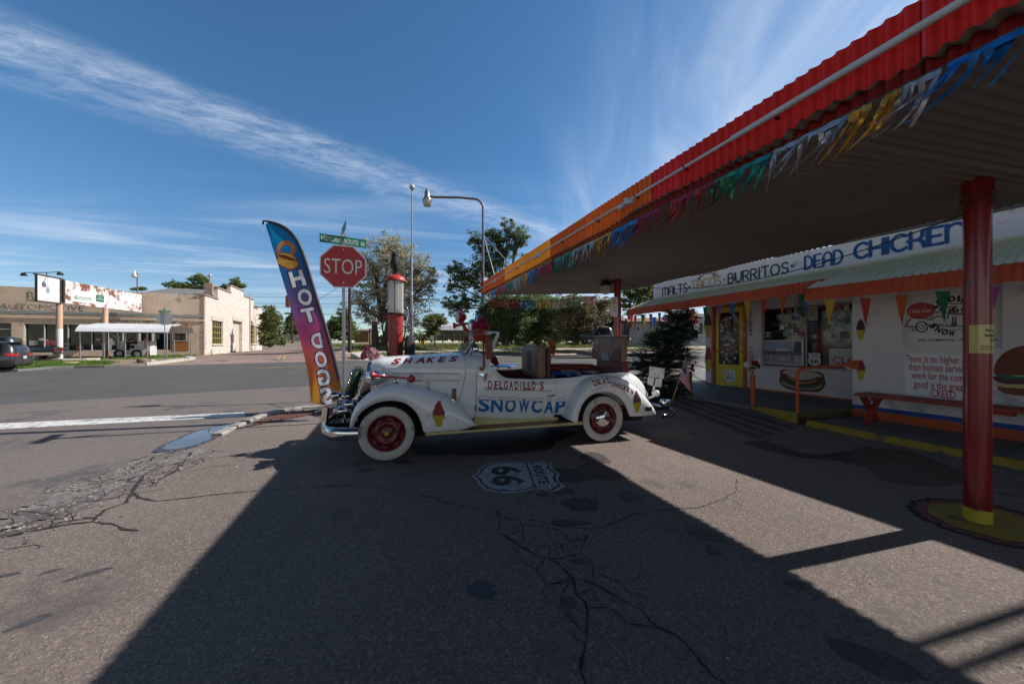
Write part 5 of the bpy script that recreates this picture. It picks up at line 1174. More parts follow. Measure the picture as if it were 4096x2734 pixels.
# interior
a = MB(); a.grid(list(reversed(side(1.25, 3.58, 40, inner=.055, bot=.45))), 0); a.grid(side(1.25, 3.58, 40, -1, inner=.055, bot=.45, top=farT), 0)
a.box((2.43, CY, .44), (2.3, .95, .04)); a.grid([[V((3.60, CY+.36*f, z)) for f in (-1, 0, 1)] for z in (.45, .94)], 0); a.grid([[V((1.262, CY+.50*f, z)) for f in (-1, 0, 1)] for z in (.45, 1.16)], 0)
a.build('interior', M_redin, car, local=True)
a = MB()
for sg, tp_ in ((1, topT), (-1, farT)):
    pts = []
    for i in range(50):
        U = 1.33+(3.58-1.33)*i/49; y = wall_v(U, ips(tp_, U))+.022; pts.append(V((U, y if sg > 0 else 2*CY-y, ips(tp_, U)+.004)))
    a.tube(pts, .013, 6, 0)
ring = tail_ring(3.58); a.tube([p+V((0, 0, .006)) for p in ring[3:-3]], .012, 6, 1)
a.build('cockpit_rim', [M_cwhite, M_chrome], car, local=True)
a = MB(); a.box((2.0, CY, .30), (3.6, .95, .18)); a.box((0, CY, .55), (.75, .80, .4)); a.box((2.94, CY, .52), (.9, .82, .45)); a.tube([V((0, .1, .34)), V((0, 1.42, .34))], .04); a.tube([V((2.94, .1, .345)), V((2.94, 1.42, .345))], .05); a.build('underbody', M_under, car, local=True)
# fenders
def resample(pts, n):
    for _ in range(2):
        o = [pts[0]]
        for p, q_ in zip(pts, pts[1:]): o += [(p[0]*.75+q_[0]*.25, p[1]*.75+q_[1]*.25), (p[0]*.25+q_[0]*.75, p[1]*.25+q_[1]*.75)]
        pts = o+[pts[-1]]
    ds = [0]
    for p, q_ in zip(pts, pts[1:]): ds.append(ds[-1]+math.hypot(q_[0]-p[0], q_[1]-p[1]))
    out = []
    for k in range(n):
        d = ds[-1]*k/(n-1); i = 0
        while i < len(ds)-2 and ds[i+1] < d: i += 1
        t = (d-ds[i])/max(1e-9, ds[i+1]-ds[i]); out.append((pts[i][0]+(pts[i+1][0]-pts[i][0])*t, pts[i][1]+(pts[i+1][1]-pts[i][1])*t))
    return out
PROF = [(0, .045), (0, .012), (.03, -.006), (.12, -.022), (.30, -.035), (.5, -.038), (.68, -.030), (.82, -.008), (.92, .03), (.985, .085), (1.0, .15), (1.0, .23), (.985, .32), (.95, .44)]
def fender(K, O, n, mirror=False):
    Kp = []; Op = []
    for kp_, op_, m_ in zip(K, O, n):
        a_, b_ = resample(kp_, m_), resample(op_, m_); Kp += a_ if not Kp else a_[1:]; Op += b_ if not Op else b_[1:]
    rows = []
    for (kx, kz), (ox, oz) in zip(Kp, Op):
        rows.append([V((ox+(kx-ox)*t, (y if not mirror else 2*CY-y), oz+(kz-oz)*t)) for t, y in PROF])
    a = MB(); a.grid(rows if mirror else list(reversed(rows)), 0)
    rim = [r[1]+V((0, -.002 if not mirror else .002, 0)) for r in rows]; a.tube(rim, .010, 6, 0)
    return a
FK_ = [[(-.415, .45), (-.405, .58), (-.345, .715), (-.20, .845), (-.05, .90), (.10, .917), (.28, .895), (.44, .847)], [(.44, .847), (.58, .80), (.71, .738), (.83, .67), (.921, .60), (1.02, .49), (1.086, .382)]]
FO_ = [[(-.385, .43), (-.36, .52), (-.29, .635), (-.15, .725), (.02, .757), (.18, .735), (.32, .64), (.40, .50), (.437, .345)], [(.437, .345), (.50, .318), (.62, .312), (.80, .325), (.95, .345), (1.085, .375)]]
RK_ = [[(2.40, .36), (2.425, .50), (2.48, .645), (2.613, .845), (2.789, .935), (2.986, .962), (3.18, .945), (3.376, .885)], [(3.376, .885), (3.567, .745), (3.743, .567), (3.822, .43), (3.80, .365)]]
RO_ = [[(2.526, .315), (2.535, .42), (2.60, .59), (2.74, .71), (2.92, .752), (3.12, .715), (3.27, .60), (3.35, .46), (3.385, .362)], [(3.385, .362), (3.50, .356), (3.62, .356), (3.72, .357), (3.79, .362)]]
fF = keep(fender(FK_, FO_, (30, 16)).build('fender', M_cwhite, car, local=True)); fender(FK_, FO_, (30, 16), True).build('fender', M_cwhite, car, local=True)
fR = keep(fender(RK_, RO_, (30, 14)).build('fender', M_cwhite, car, local=True)); fender(RK_, RO_, (30, 14), True).build('fender', M_cwhite, car, local=True)
# wheels
def wheel(U, Vv, flip=False, rear=False):
    s = 1 if not flip else -1; o = V((U, Vv, .343)); ax = (0, -s, 0)
    a = MB(); a.lathe([(.322, .018), (.336, .002), (.343, -.03), (.343, -.115), (.335, -.145), (.30, -.16), (.22, -.14)], o, ax, 48, 0)
    for k in range(64):
        t = 2*math.pi*k/64; c, sn = math.cos(t), math.sin(t); p = o+V((c*.343, 0, sn*.343)); a.tube([p+V((0, s*.035, 0)), p+V((-sn*.012, s*.06, c*.012)), p+V((0, s*.085, 0)), p+V((-sn*.012, s*.11, c*.012))], .0035, 4, 0)
    ty = a.build('wheel', M_tyre, car, local=True)
    a = MB(); a.lathe([(.205, -.03), (.216, -.004), (.225, .016), (.25, .030), (.285, .032), (.312, .025), (.324, .016)], o, ax, 48, 0); a.build('whitewall', M_wwall, ty, local=True)
    a = MB(); hub = [(0, -.012), (.05, -.012), (.06, -.02), (.09, -.016), (.11, .0), (.135, .0), (.16, -.03), (.185, -.034), (.197, -.012), (.212, .006), (.219, .014), (.224, .008)]
    a.lathe(hub, o, ax, 40, 0); 
    for k in range(6):
        t = 2*math.pi*k/6+.3; p = o+V((math.cos(t)*.075, -s*-.006, math.sin(t)*.075)); a.lathe([(.008, -.015), (.008, .012), (0, .014)], p, ax, 6, 0)
    for k in range(8):
        t0 = 2*math.pi*k/8; a.tube([o+V((math.cos(t0+i*.1)*.172, s*.024, math.sin(t0+i*.1)*.172)) for i in range(5)], .006, 4, 1)
    a.build('rim', [M_cred, M_under], ty, local=True)
    a = MB()
    if rear: a.lathe([(.128, -.005), (.126, .012), (.11, .034), (.08, .05), (.04, .058), (0, .060)], o, ax, 32)
    else: a.lathe([(.030, -.01), (.030, .025), (.024, .034), (0, .036)], o, ax, 20)
    a.build('hub_cap', M_chrome if rear else mat('yellow_hub', (.40, .30, .05), .5), ty, local=True)
wheel(0, .03); wheel(2.94, .03, rear=True); wheel(0, 1.49, True); wheel(2.94, 1.49, True, True)
# running board, sill
a = MB(); a.box((1.53, .115, .312), (2.16, .25, .03), mi=0); a.tube([V((.45, -.012, .308)), V((1.5, -.016, .308)), V((2.60, -.012, .316))], .016, 8, 1); a.box((1.53, -.004, .306), (2.14, .012, .034), mi=1)
a.build('running_board', [M_cred, M_ccream], car, local=True)
a = MB(); a.grid([[V((1.10+1.22*i/10, .195, .325)) for i in range(11)], [V((1.10+1.22*i/10, .215, .44-.08*i/10)) for i in range(11)]], 0); a.build('sill', M_ccream, car, local=True)
# projecting paint and seams on to the panels
bms = []
for o in solids:
    bm = bmesh.new(); bm.from_mesh(o.data); bms.append(BVHTree.FromBMesh(bm)); bm.free()
def surf(U, z, lift=.003, only=None):
    best = None
    for i, b in enumerate(bms):
        if only is not None and i not in only: continue
        h = b.ray_cast(V((U, -1.5, z)), V((0, 1, 0)), 2.6)
        if h[0] is not None and (best is None or h[0].y < best): best = h[0].y
    return V((U, (best if best is not None else .2)-lift, z))
_dl = [0]
def decal(mb, pts2, faces, mi, step=.035, lift=.003, only=None):
    b = MB(); b.add([V((p[0], p[1], 0)) for p in pts2], faces, mi)
    x0, x1 = min(p[0] for p in pts2), max(p[0] for p in pts2); y0, y1 = min(p[1] for p in pts2), max(p[1] for p in pts2)
    cuts = [(V((1, 0, 0)), x0+step*k) for k in range(1, int((x1-x0)/step)+1)]+[(V((0, 1, 0)), y0+step*k) for k in range(1, int((y1-y0)/step)+1)]
    b = cells(b, cuts) if cuts else b
    _dl[0] = (_dl[0]+1) % 6
    mb.add([surf(p.x, p.y, lift+.0003*_dl[0], only) for p in b.v], b.f, mi, True)
def dtext(mb, body, U, z, w, h, mi, bold=0., shear=0., rot=0., skew=0., only=None, lift=.003, step=.03):
    vs, fs = text_mesh(body, bold, shear); x0 = min(p[0] for p in vs); x1 = max(p[0] for p in vs); y0 = min(p[1] for p in vs); y1 = max(p[1] for p in vs)
    c, s = math.cos(rot), math.sin(rot); out = []
    for p in vs:
        x = ((p[0]-x0)/(x1-x0)-.5)*w; y = ((p[1]-y0)/(y1-y0)-.5)*h+skew*x; out.append((U+x*c-y*s, z+x*s+y*c))
    decal(mb, out, fs, mi, step, lift, only)
M_sblue = mat('sign_writer_blue', (.008, .14, .42), .5); M_sred = mat('sign_writer_red', (.26, .018, .022), .5); M_snow = mat('snow_white_paint', (.74, .77, .80), .5)
a = MB()
# SNOWCAP in heavy letters with snow lying on them
wu = [1.16, 1.325, 1.505, 1.685, 1.87, 2.055, 2.23, 2.36]
xs_ = [(140, 245), (253, 362), (375, 480), (496, 600), (612, 715), (728, 820), (832, 928)]
for ch, (xa, xb) in zip('SNOWCAP', xs_):
    Ua, _ = carp(*z4p(xa, 940), .17); Ub, _ = carp(*z4p(xb, 940), .17)
    zc_ = .612-.078*((Ua+Ub)/2-1.2)/1.1; h_ = .20
    dtext(a, ch, (Ua+Ub)/2, zc_-.008, (Ub-Ua)*.93, h_, 0, bold=.035)
    n = 12; w = (Ub-Ua)*.46; top_ = [((Ua+Ub)/2-w+2*w*k/n, zc_+h_/2-.006+.014*math.sin(math.pi*k/n)) for k in range(n+1)]; bot_ = [((Ua+Ub)/2+w-2*w*k/n, zc_+h_/2-.026-.014*abs(math.sin(k*1.9+ord(ch)))) for k in range(n+1)]
    big = [(p[0]+(.005 if p[0] > (Ua+Ub)/2 else -.005), p[1]+(.005 if i < n+1 else -.005)) for i, p in enumerate(top_+bot_)]
    if ch in 'SOCP': decal(a, top_+bot_, [tuple(range(2*n+2))], 2, .05, .0072); decal(a, big, [tuple(range(2*n+2))], 3, .05, .0052)
    else:
        for fx in ((-.78, .5) if ch in 'NW' else (0,)):
            w3 = w*.42 if ch in 'NW' else w*.5
            t2 = [((Ua+Ub)/2+fx*w-w3+2*w3*k/6+(w3*.4 if fx > 0 else 0), zc_+h_/2-.006+.010*math.sin(math.pi*k/6)) for k in range(7)]; b2 = [(t2[6-k][0], zc_+h_/2-.026-.012*(k % 2)) for k in range(7)]
            decal(a, t2+b2, [tuple(range(14))], 2, .05, .0072); decal(a, [(p[0]+(.005 if i in (6, 7) else -.005 if i in (0, 13) else 0), p[1]+(.005 if i < 7 else -.005)) for i, p in enumerate(t2+b2)], [tuple(range(14))], 3, .05, .0052)
LM_ = [M_sblue, M_sred, M_snow, mat('snow_outline', (.16, .20, .27), .6)]
a.build('painted_lettering', LM_, car, local=True); a = MB()
U0, zA = carp(*z4p(228, 758), .17); U1, zB = carp(*z4p(708, 765), .17)
for k, ch in enumerate("DELGADILLO'S"):
    x = [0, .105, .195, .28, .375, .475, .575, .635, .715, .795, .90, .955][k]; w = {'I': .012, "'": .012}.get(ch, .052)
    zc_ = zA+(zB-zA)*x; dtext(a, ch, U0+(U1-U0)*x+(.012 if ch in "I'" else .03), zc_+(.03 if ch == "'" else 0), w*1.12, .115 if ch != "'" else .03, 1, bold=.03, shear=.06)
a.build('painted_lettering', LM_, car, local=True); a = MB()
S0, zS0 = carp(*z3p(705, 527), .55); S1, zS1 = carp(*z3p(1302, 527), .45)
for k, ch in enumerate('SHAKES'):
    Uc = S0+(S1-S0)*(.08+.168*k); dtext(a, ch, Uc, 1.190+.028*k/5, .135, .072, 1, bold=.045, only=[0, 1], step=.02, shear=.35)
a.build('painted_lettering', LM_, car, local=True); a = MB()
for k, ch in enumerate('DEAD'):
    x, y = [(1172, 738), (1208, 728), (1250, 720), (1292, 716)][k]; U_, z_ = carp(*z4p(x, y), .03); dtext(a, ch, U_, z_-.0, .052, .072, 1, bold=.035, rot=.16)
for k, ch in enumerate('CHICKEN'):
    x, y = [(1322, 745), (1352, 752), (1380, 760), (1402, 770), (1432, 782), (1466, 796), (1500, 814)][k]; U_, z_ = carp(*z4p(x, y), .03); dtext(a, ch, U_, z_, .018 if ch == 'I' else .050, .072, 1, bold=.035, rot=-.28-.05*k)
for pts in ([(1165, 765), (1200, 752), (1245, 742), (1292, 740)], [(1160, 798), (1190, 780), (1230, 765), (1262, 758)], [(1178, 803), (1215, 786), (1240, 778)]):
    P = [carp(*z4p(*p), .03) for p in pts]
    for (p, q_) in zip(P, P[1:]): decal(a, [(p[0], p[1]-.003), (q_[0], q_[1]-.003), (q_[0], q_[1]+.003), (p[0], p[1]+.003)], [(0, 1, 2, 3)], 0, .05)
lett = a.build('painted_lettering', LM_, car, local=True)
def cone_decal(zp, x0, y0, x1, y1, top, only=None):
    a = MB(); w = x1-x0; h = y1-y0; f = lambda p: carp(*zp(x0+p[0]*w, y0+p[1]*h), .0)
    t_ = smooth_pts([f(p) for p in ((.5, .0), (.66, .0), (.78, .08), (.66, .06), (.70, .12), (.84, .22), (.82, .28), (1, .38), (1, .50), (.93, .55), (.07, .55), (0, .48), (.02, .38), (.18, .28), (.16, .2), (.32, .1))], 2); c_ = [f(p) for p in ((0, .53), (1, .53), (1, .62), (.86, .72), (.74, .95), (.64, 1), (.36, 1), (.27, .95), (.14, .72), (0, .62))]
    decal(a, c_, [tuple(range(len(c_)))], 0, .05, .003, only); decal(a, t_, [tuple(range(len(t_)))], 1, .05, .0045, only); return a.build('ice_cream_painting', [M_cone, top], car, local=True)
cone_decal(z3p, 1074, 900, 1183, 1128, M_straw, [4]); cone_decal(z4p, 1515, 808, 1584, 1000, M_choc, [5])
# seams, strips and small fittings
a = MB()
def seam(pts, r=.0035, mi=0, lift=.0, only=None, step=.06):
    P = []
    for p, q_ in zip(pts, pts[1:]):
        n = max(1, int(math.hypot(q_[0]-p[0], q_[1]-p[1])/step)); P += [surf(p[0]+(q_[0]-p[0])*k/n, p[1]+(q_[1]-p[1])*k/n, lift, only) for k in range(n)]
    P.append(surf(*pts[-1], lift, only)); a.tube(P, r, 5, mi)
seam([(1.135, 1.11), (1.125, .75), (1.122, .43)]); seam([(2.268, .905), (2.262, .6), (2.256, .35)]); seam([(.985, 1.22), (.990, 1.09), (.97, .95), (.93, .75), (.895, .67), (.84, .625)]); seam([(-.085, 1.215), (-.085, 1.1), (-.09, .95)])
seam([(.99, 1.245), (.988, 1.20)])
a.build('panel_gaps', M_seam, car, local=True)
a = MB(); seam([(-.05, 1.108), (.4, 1.107), (.99, 1.099)], .006, 0); seam([(1.0, 1.099), (1.13, 1.104)], .006, 0); a.build('belt_moulding', M_cwhite, car, local=True)
a = MB(); seam([(.04, 1.035), (.9, 1.02)], .010, 0, .003); seam([(.255, .932), (.885, .928)], .010, 0, .003); dtext(a, 'Silver Streak', .565, .972, .33, .034, 0, bold=.0, shear=.3, only=[0, 1], lift=.006)
U_, z_ = carp(*z3p(748, 732), .35); p = surf(U_, z_, .0); a.lathe([(.0, .012), (.008, .012), (.012, .006), (.026, .010), (.034, .004), (.034, 0)], p, (0, -1, 0), 18)
U_, z_ = carp(*z3p(1033, 765), .3); p = surf(U_, z_); a.tube([p+V((0, 0, .045)), p+V((.0, -.03, .04)), p+V((.005, -.035, 0)), p+V((.012, -.015, -.03)), p+V((.015, 0, -.04))], .008, 6)
U_, z_ = carp(*z4p(785, 855), .17); p = surf(U_, z_); a.tube([p+V((-.07, -.035, 0)), p+V((0, -.04, .004)), p+V((.06, -.01, .004)), p+V((.06, .01, .004))], .010, 6); a.lathe([(.02, 0), (.02, .012), (0, .016)], p+V((.03, 0, .006)), (0, -1, 0), 12)
seam([carp(*z4p(192, 796), .17), carp(*z4p(795, 812), .17)], .009, 0, .004)
U_, z_ = carp(*z4p(212, 672), .17); p = surf(U_, z_); a.add([p+V(q_) for q_ in ((-.11, -.008, .018), (-.03, -.03, .028), (.02, -.04, .03), (.12, -.01, .012), (.02, -.035, .0), (-.02, -.03, -.10), (-.045, -.03, -.01))], [(0, 6, 1), (1, 6, 5), (1, 5, 2), (2, 5, 4), (2, 4, 3)], 0)
U_, z_ = carp(*z3p(1465, 970), .17); p = surf(U_, z_); a.box(p+V((0, -.006, 0)), (.022, .02, .075))
a.build('chrome_fittings', M_chrome, car, local=True)
def marker(zp, x0, y0, x1, y1, V0, m_, only):
    U0_, z0_ = carp(*zp(x0, y0), V0); U1_, z1_ = carp(*zp(x1, y1), V0); p = surf((U0_+U1_)/2, (z0_+z1_)/2, 0, only); w, h = abs(U1_-U0_), abs(z1_-z0_)
    a = MB(); a.box(p+V((0, -.004, 0)), (w, .014, h), mi=0); a.box(p+V((0, -.0125, 0)), (w*.62 if w < h else w*.5, .006, h*.5 if w < h else h*.62), mi=1); a.build('marker_light', [M_chrome, m_], car, local=True)
M_amb = mat('amber_lens', (.42, .09, .02), .2, coat=.5); M_redl = mat('red_lens', (.12, .01, .01), .15, coat=.6)
marker(z3p, 1250, 792, 1290, 896, .25, M_amb, None); marker(z4p, 1616, 952, 1678, 986, 0, M_redl, [5])
U_, z_ = carp(*z3p(1042, 1115), 0); p = surf(U_, z_, 0, [4]); a = MB(); a.lathe([(0, .012), (.016, .010), (.022, .004), (.03, .012), (.038, .0)], p, (0, -1, 0), 20); a.build('reflector', M_cwhite, car, local=True)
# headlights and fender horn
for sy in (.29, 2*CY-.29):
    a = MB(); o_ = V((-.335, sy, 1.0))
    a.lathe([(0, 0), (.028, .045), (.06, .085), (.098, .118), (.107, .125), (.107, .150), (.098, .155), (.098, .17), (.090, .22), (.066, .275), (.03, .325), (0, .345)], o_, V((1, 0, -.03)), 28, 0); a.tube([o_+V((.18, 0, -.08)), o_+V((.19, .0, -.17))], .02, 8); a.build('headlight', M_chrome, car, local=True)
hl_, hr_ = carp(*z3p(528, 672), .15), carp(*z3p(868, 702), .15); P0, P1 = V((hl_[0], .15, hl_[1])), V((hr_[0], .15, hr_[1])); d = P1-P0; L_ = d.length
a = MB(); a.lathe([(0, .015), (.03, .01), (.055, 0), (.056, .004), (.036, .03), (.022, .07), (.014, .13), (.012, L_*.6), (.013, L_-.02), (.05, L_), (.058, L_+.012), (.05, L_+.045), (.028, L_+.07), (0, L_+.078)], P0, d, 20); a.tube([P1-d*.05, P1-d*.05-UP*.06], .006, 6); a.build('horn', M_hred, car, local=True)
# bumper
def sweep(path, prof, n=40):
    P = resample(path, n); rows = []
    for i, p in enumerate(P):
        q0_, q1_ = P[max(i-1, 0)], P[min(i+1, n-1)]; dx, dy = q1_[0]-q0_[0], q1_[1]-q0_[1]; l_ = math.hypot(dx, dy); nx, ny = -dy/l_, dx/l_
        rows.append([V((p[0]+nx*o, p[1]+ny*o, z)) for o, z in prof])
    return rows
a = MB(); pr = [(0, .305), (.022, .325), (.034, .385), (.022, .445), (0, .465), (-.012, .45), (-.012, .32)]
rows = sweep([(-.30, -.075), (-.45, -.055), (-.58, .0), (-.68, .10), (-.74, .28), (-.765, .5), (-.765, 1.02), (-.74, 1.24), (-.68, 1.42), (-.58, 1.52), (-.45, 1.575), (-.30, 1.595)], pr)
a.grid([[r[j] for r in rows] for j in range(len(pr))]+[[r[0] for r in rows]], 0); 
for e in (0, -1): a.add(rows[e], [tuple(range(len(pr)))], 0)
for yy in (.45, 1.07): a.box((-.55, yy, .38), (.42, .05, .06), mi=1)
a.build('bumper', [M_chrome, M_under], car, local=True)
a = MB(); dtext_pts = None
p_ = V((-.47, -.094, .375)); a.text('ST  OUS', p_, V((.97, -.12, 0)).normalized(), UP, fit=(.12, .022), mi=0, bold=.02); a.build('bumper_lettering', M_ink, car, local=True)
for yy in (.42, 1.06):
    a = MB(); rows = [[V((-.80+.03*math.cos(f*1.2)-.012*math.sin(z_*math.pi), yy+.035*f, .28+.34*z_)) for f in (-1, -.6, 0, .6, 1)] for z_ in [k/8 for k in range(9)]]; a.grid(rows, 0); b_ = [[p+V((.06, 0, 0)) for p in r] for r in rows]; a.grid(list(reversed(b_)), 0)
    for r1, r2 in (([r[0] for r in rows], [r[0] for r in b_]), ([r[-1] for r in b_], [r[-1] for r in rows]), (rows[-1], b_[-1])): a.grid([r1, r2], 0, smooth=False)
    a.build('overrider', M_chrome, car, local=True)
for (U_, Vv, Z, r) in ((-.72, .78, .72, .062), (-.585, .95, .685, .072), (-.50, .5, .64, .068), (-.56, .4, .575, .060), (-.66, 1.12, .66, .05)):
    a = MB(); a.lathe([(0, -.05), (r*.8, -.045), (r, -.03), (r*.95, 0), (r*.7, r*.8), (r*.35, r*1.25), (0, r*1.4)], V((U_, Vv, Z)), V((.94, -.25, .1)), 22); a.tube([V((U_+.02, Vv, Z-r*.8)), V((U_+.03, Vv, .42))], .012, 6); a.build('fog_lamp', M_chrome, car, local=True)
a = MB(); a.tube([V((-.95, .8, .555)), V((-.50, .8, .64))], .012, 8); a.tube([V((-.93, .62, .535)), V((-.50, .62, .627))], .012, 8); a.tube([V((-.56, .8, .62)), V((-.56, .8, .42))], .01, 6); a.tube([V((-.56, .62, .6)), V((-.56, .62, .42))], .01, 6); a.build('chrome_rod', M_chrome, car, local=True)
# windscreen
a = MB(); B0, B1, T0_, T1_ = V((1.0, .34, 1.285)), V((1.0, 1.18, 1.285)), V((1.24, .36, 1.60)), V((1.24, 1.16, 1.60))
a.tube([B0, T0_], .016, 8, 0); a.tube([B1, T1_], .016, 8, 0); a.tube([T0_, T0_.lerp(T1_, .5)+V((-.03, 0, .01)), T1_], .015, 8, 0); a.tube([B0, B0.lerp(B1, .5)+V((-.05, 0, .02)), B1], .013, 8, 0)
ws = a.build('windscreen', mat('windscreen_frame', (.10, .10, .105), .3, metal=.6), car, local=True)
a = MB(); a.grid([[B0, B0.lerp(B1, .5)+V((-.05, 0, .02)), B1], [T0_, T0_.lerp(T1_, .5)+V((-.03, 0, .01)), T1_]], 0); a.build('pane', glassmat('windscreen_glass'), ws, local=True)
a = MB(); a.grid([[V((1.18, .20, 1.09)), V((1.30, .195, 1.09))], [V((1.25, .24, 1.25)), V((1.34, .235, 1.25))], [V((1.36, .31, 1.42)), V((1.42, .31, 1.42))], [V((1.46, .36, 1.57)), V((1.49, .36, 1.57))]], 0); a.tube([V((1.19, .19, 1.08)), V((1.27, .24, 1.27)), V((1.38, .31, 1.44)), V((1.47, .36, 1.58))], .014, 6); a.tube([V((1.24, .36, 1.60)), V((1.47, .36, 1.58))], .012, 6); a.tube([V((1.47, .36, 1.58)), V((1.49, .76, 1.60)), V((1.47, 1.16, 1.58))], .014, 6); a.build('windscreen_pillar', M_cwhite, car, local=True)
a = MB(); m0 = carp(*z3p(1410, 518), .4); a.tube([V((m0[0], .40, m0[1]-.03)), V((m0[0]+.01, .38, m0[1]+.02)), V((m0[0]+.02, .36, m0[1]+.12))], .013, 8); a.lathe([(.03, 0), (.024, .012), (0, .014)], V((m0[0], .40, m0[1]-.035)), UP, 14); a.lathe([(0, -.05), (.04, -.045), (.066, -.02), (.072, 0), (.06, .02), (0, .025)], V((m0[0]+.055, .36, m0[1]+.135)), V((-.6, -.75, .15)), 22); a.build('spot_mirror', M_chrome, car, local=True)
# red rack over the screen with horns and lamps
M_rack = mat('rack_red', (.22, .03, .022), .45, dirt=((.12, .03, .02), .2, 9))
a = MB(); a.tube([V((1.17, .14, 1.115)), V((1.165, .13, 1.085)), V((1.20, .13, 1.075)), V((1.225, .16, 1.12)), V((1.225, .24, 1.58))], .014, 8); a.tube([V((1.07, 1.27, 1.24)), V((1.07, 1.25, 1.61))], .012, 8); a.box((1.15, .75, 1.615), (.06, 1.08, .028)); 
for k in range(9): a.box((1.17, .36+.09*k, 1.585), (.008, .02, .045))
rack = a.build('lamp_rack', M_rack, car, local=True)
for (U_, Vv, z0, z1__) in ((1.305, .25, 1.215, 1.50), (1.13, 1.2, 1.305, 1.53)):
    a = MB(); a.box((U_, Vv, (z0+z1__)/2), (.088, .075, z1__-z0)); o = a.build('red_can', M_rack, car, local=True, bevel=.008)
    a = MB(); a.box((U_, Vv-.002, z0+.09), (.093, .079, .006)); a.box((U_, Vv-.002, z1__-.03), (.093, .079, .008)); a.tube([V((U_-.06, Vv, z0-.02)), V((U_+.04, Vv, z0-.012))], .005, 5); a.build('band', M_rack, o, local=True)
def trump(P0, P1, rb, name, m_=M_hred):
    a = MB(); d = P1-P0; L_ = d.length; a.lathe([(rb*.5, .012), (rb, 0), (rb*1.02, .003), (rb*.62, L_*.10), (rb*.38, L_*.22), (rb*.24, L_*.45), (rb*.22, L_*.9), (rb*.35, L_*.93), (rb*.35, L_), (0, L_)], P0, d, 18); a.tube([P0+d*.75, P0+d*.75-UP*.075], .012, 6); a.build(name, m_, car, local=True)
trump(V((.90, .92, 1.70)), V((1.20, .80, 1.735)), .052, 'horn'); trump(V((.97, .80, 1.725)), V((1.24, .70, 1.745)), .045, 'horn')
a = MB(); a.lathe([(.088, 0), (.096, .004), (.096, .03), (.086, .07), (.068, .115), (.035, .145), (0, .15)], V((.96, 1.0, 1.845)), V((.92, .2, -.05)), 24, 0); a.lathe([(.0, -.012), (.06, -.006), (.088, .003)], V((.96, 1.0, 1.845)), V((.92, .2, -.05)), 24, 1); a.tube([V((1.03, 1.0, 1.78)), V((1.10, .98, 1.62))], .03, 10, 0); a.lathe([(.055, 0), (.045, .03), (0, .035)], V((1.10, .98, 1.625)), UP, 16, 0); a.build('siren_lamp', [M_hred, mat('ribbed_lens', (.45, .40, .38), .3)], car, local=True)
for (U_, Vv, Z, dr, m_) in ((1.14, .7, 1.715, (-.6, -.6, .1), M_chrome), (1.27, .86, 1.80, (-.5, -.5, .05), M_chrome)):
    a = MB(); d = -V(dr); a.lathe([(0, -.012), (.05, -.006), (.075, 0), (.080, .008), (.074, .03), (.05, .07), (0, .095)], V((U_, Vv, Z)), d, 22); a.tube([V((U_+.03, Vv+.02, Z-.05)), V((1.17, Vv, 1.62))], .012, 6); a.build('spot_lamp', m_, car, local=True)
# seats
def cushion(mb, x0, x1, y0, y1, z0, z1__, r, mi=0, n=6):
    # rounded box from a superellipsoid-like lattice
    b = MB(); c = V(((x0+x1)/2, (y0+y1)/2, (z0+z1__)/2)); h = V(((x1-x0)/2, (y1-y0)/2, (z1__-z0)/2)); N = 8
    for axi in range(3):
        for sg in (-1, 1):
            rows = []
            for i in range(N+1):
                row = []
                for j in range(N+1):
                    s_, t_ = [math.copysign(abs(q_)**.7, q_) for q_ in (-1+2*i/N, -1+2*j/N)]
                    p = [0, 0, 0]; p[axi] = sg; p[(axi+1) % 3] = s_; p[(axi+2) % 3] = t_
                    q3 = V((p[0]*h.x, p[1]*h.y, p[2]*h.z)); inn = V([max(-(h[k]-r), min(h[k]-r, q3[k])) for k in range(3)]); dlt = q3-inn
                    if dlt.length > 1e-6: dlt = dlt.normalized()*r
                    row.append(c+inn+dlt)
                rows.append(row)
            b.grid(rows if sg > 0 else list(reversed(rows)), mi)
    mb.add(b.v, b.f, mi, True)
a = MB(); cushion(a, 2.045, 2.20, .32, 1.16, .90, 1.40, .06); seat1 = a.build('front_seat', M_seat, car, local=True)
a = MB(); cushion(a, 2.20, 2.27, .34, 1.14, .80, 1.36, .03); a.box((2.0, .75, .78), (.5, .8, .14)); a.tube([V((2.0, .35, .80)), V((2.22, .34, 1.0))], .015); a.build('seat_shell', M_seatred, seat1, local=True)
a = MB(); shield(a, V((2.041, .70, 1.16)), V((0, -1, 0)), UP, .22, .33, V((-1, 0, 0)), 0, 1, t=.002, num='66'); a.build('seat_shield', [mat('shield_cloth', (.15, .12, .11), .7), M_ink], seat1, local=True)
a = MB(); cushion(a, 3.41, 3.55, .28, 1.20, 1.135, 1.54, .06); seat2 = a.build('rear_seat', M_seat, car, local=True)
a = MB(); a.box((3.52, .72, 1.02), (.12, .78, .26)); a.box((3.3, .72, .90), (.45, .82, .10)); a.build('seat_shell', M_seatred, seat2, local=True)
a = MB(); sx_ = lambda y, z: V((3.4085-.0, 1.20-.92*y, 1.135+.405*z))
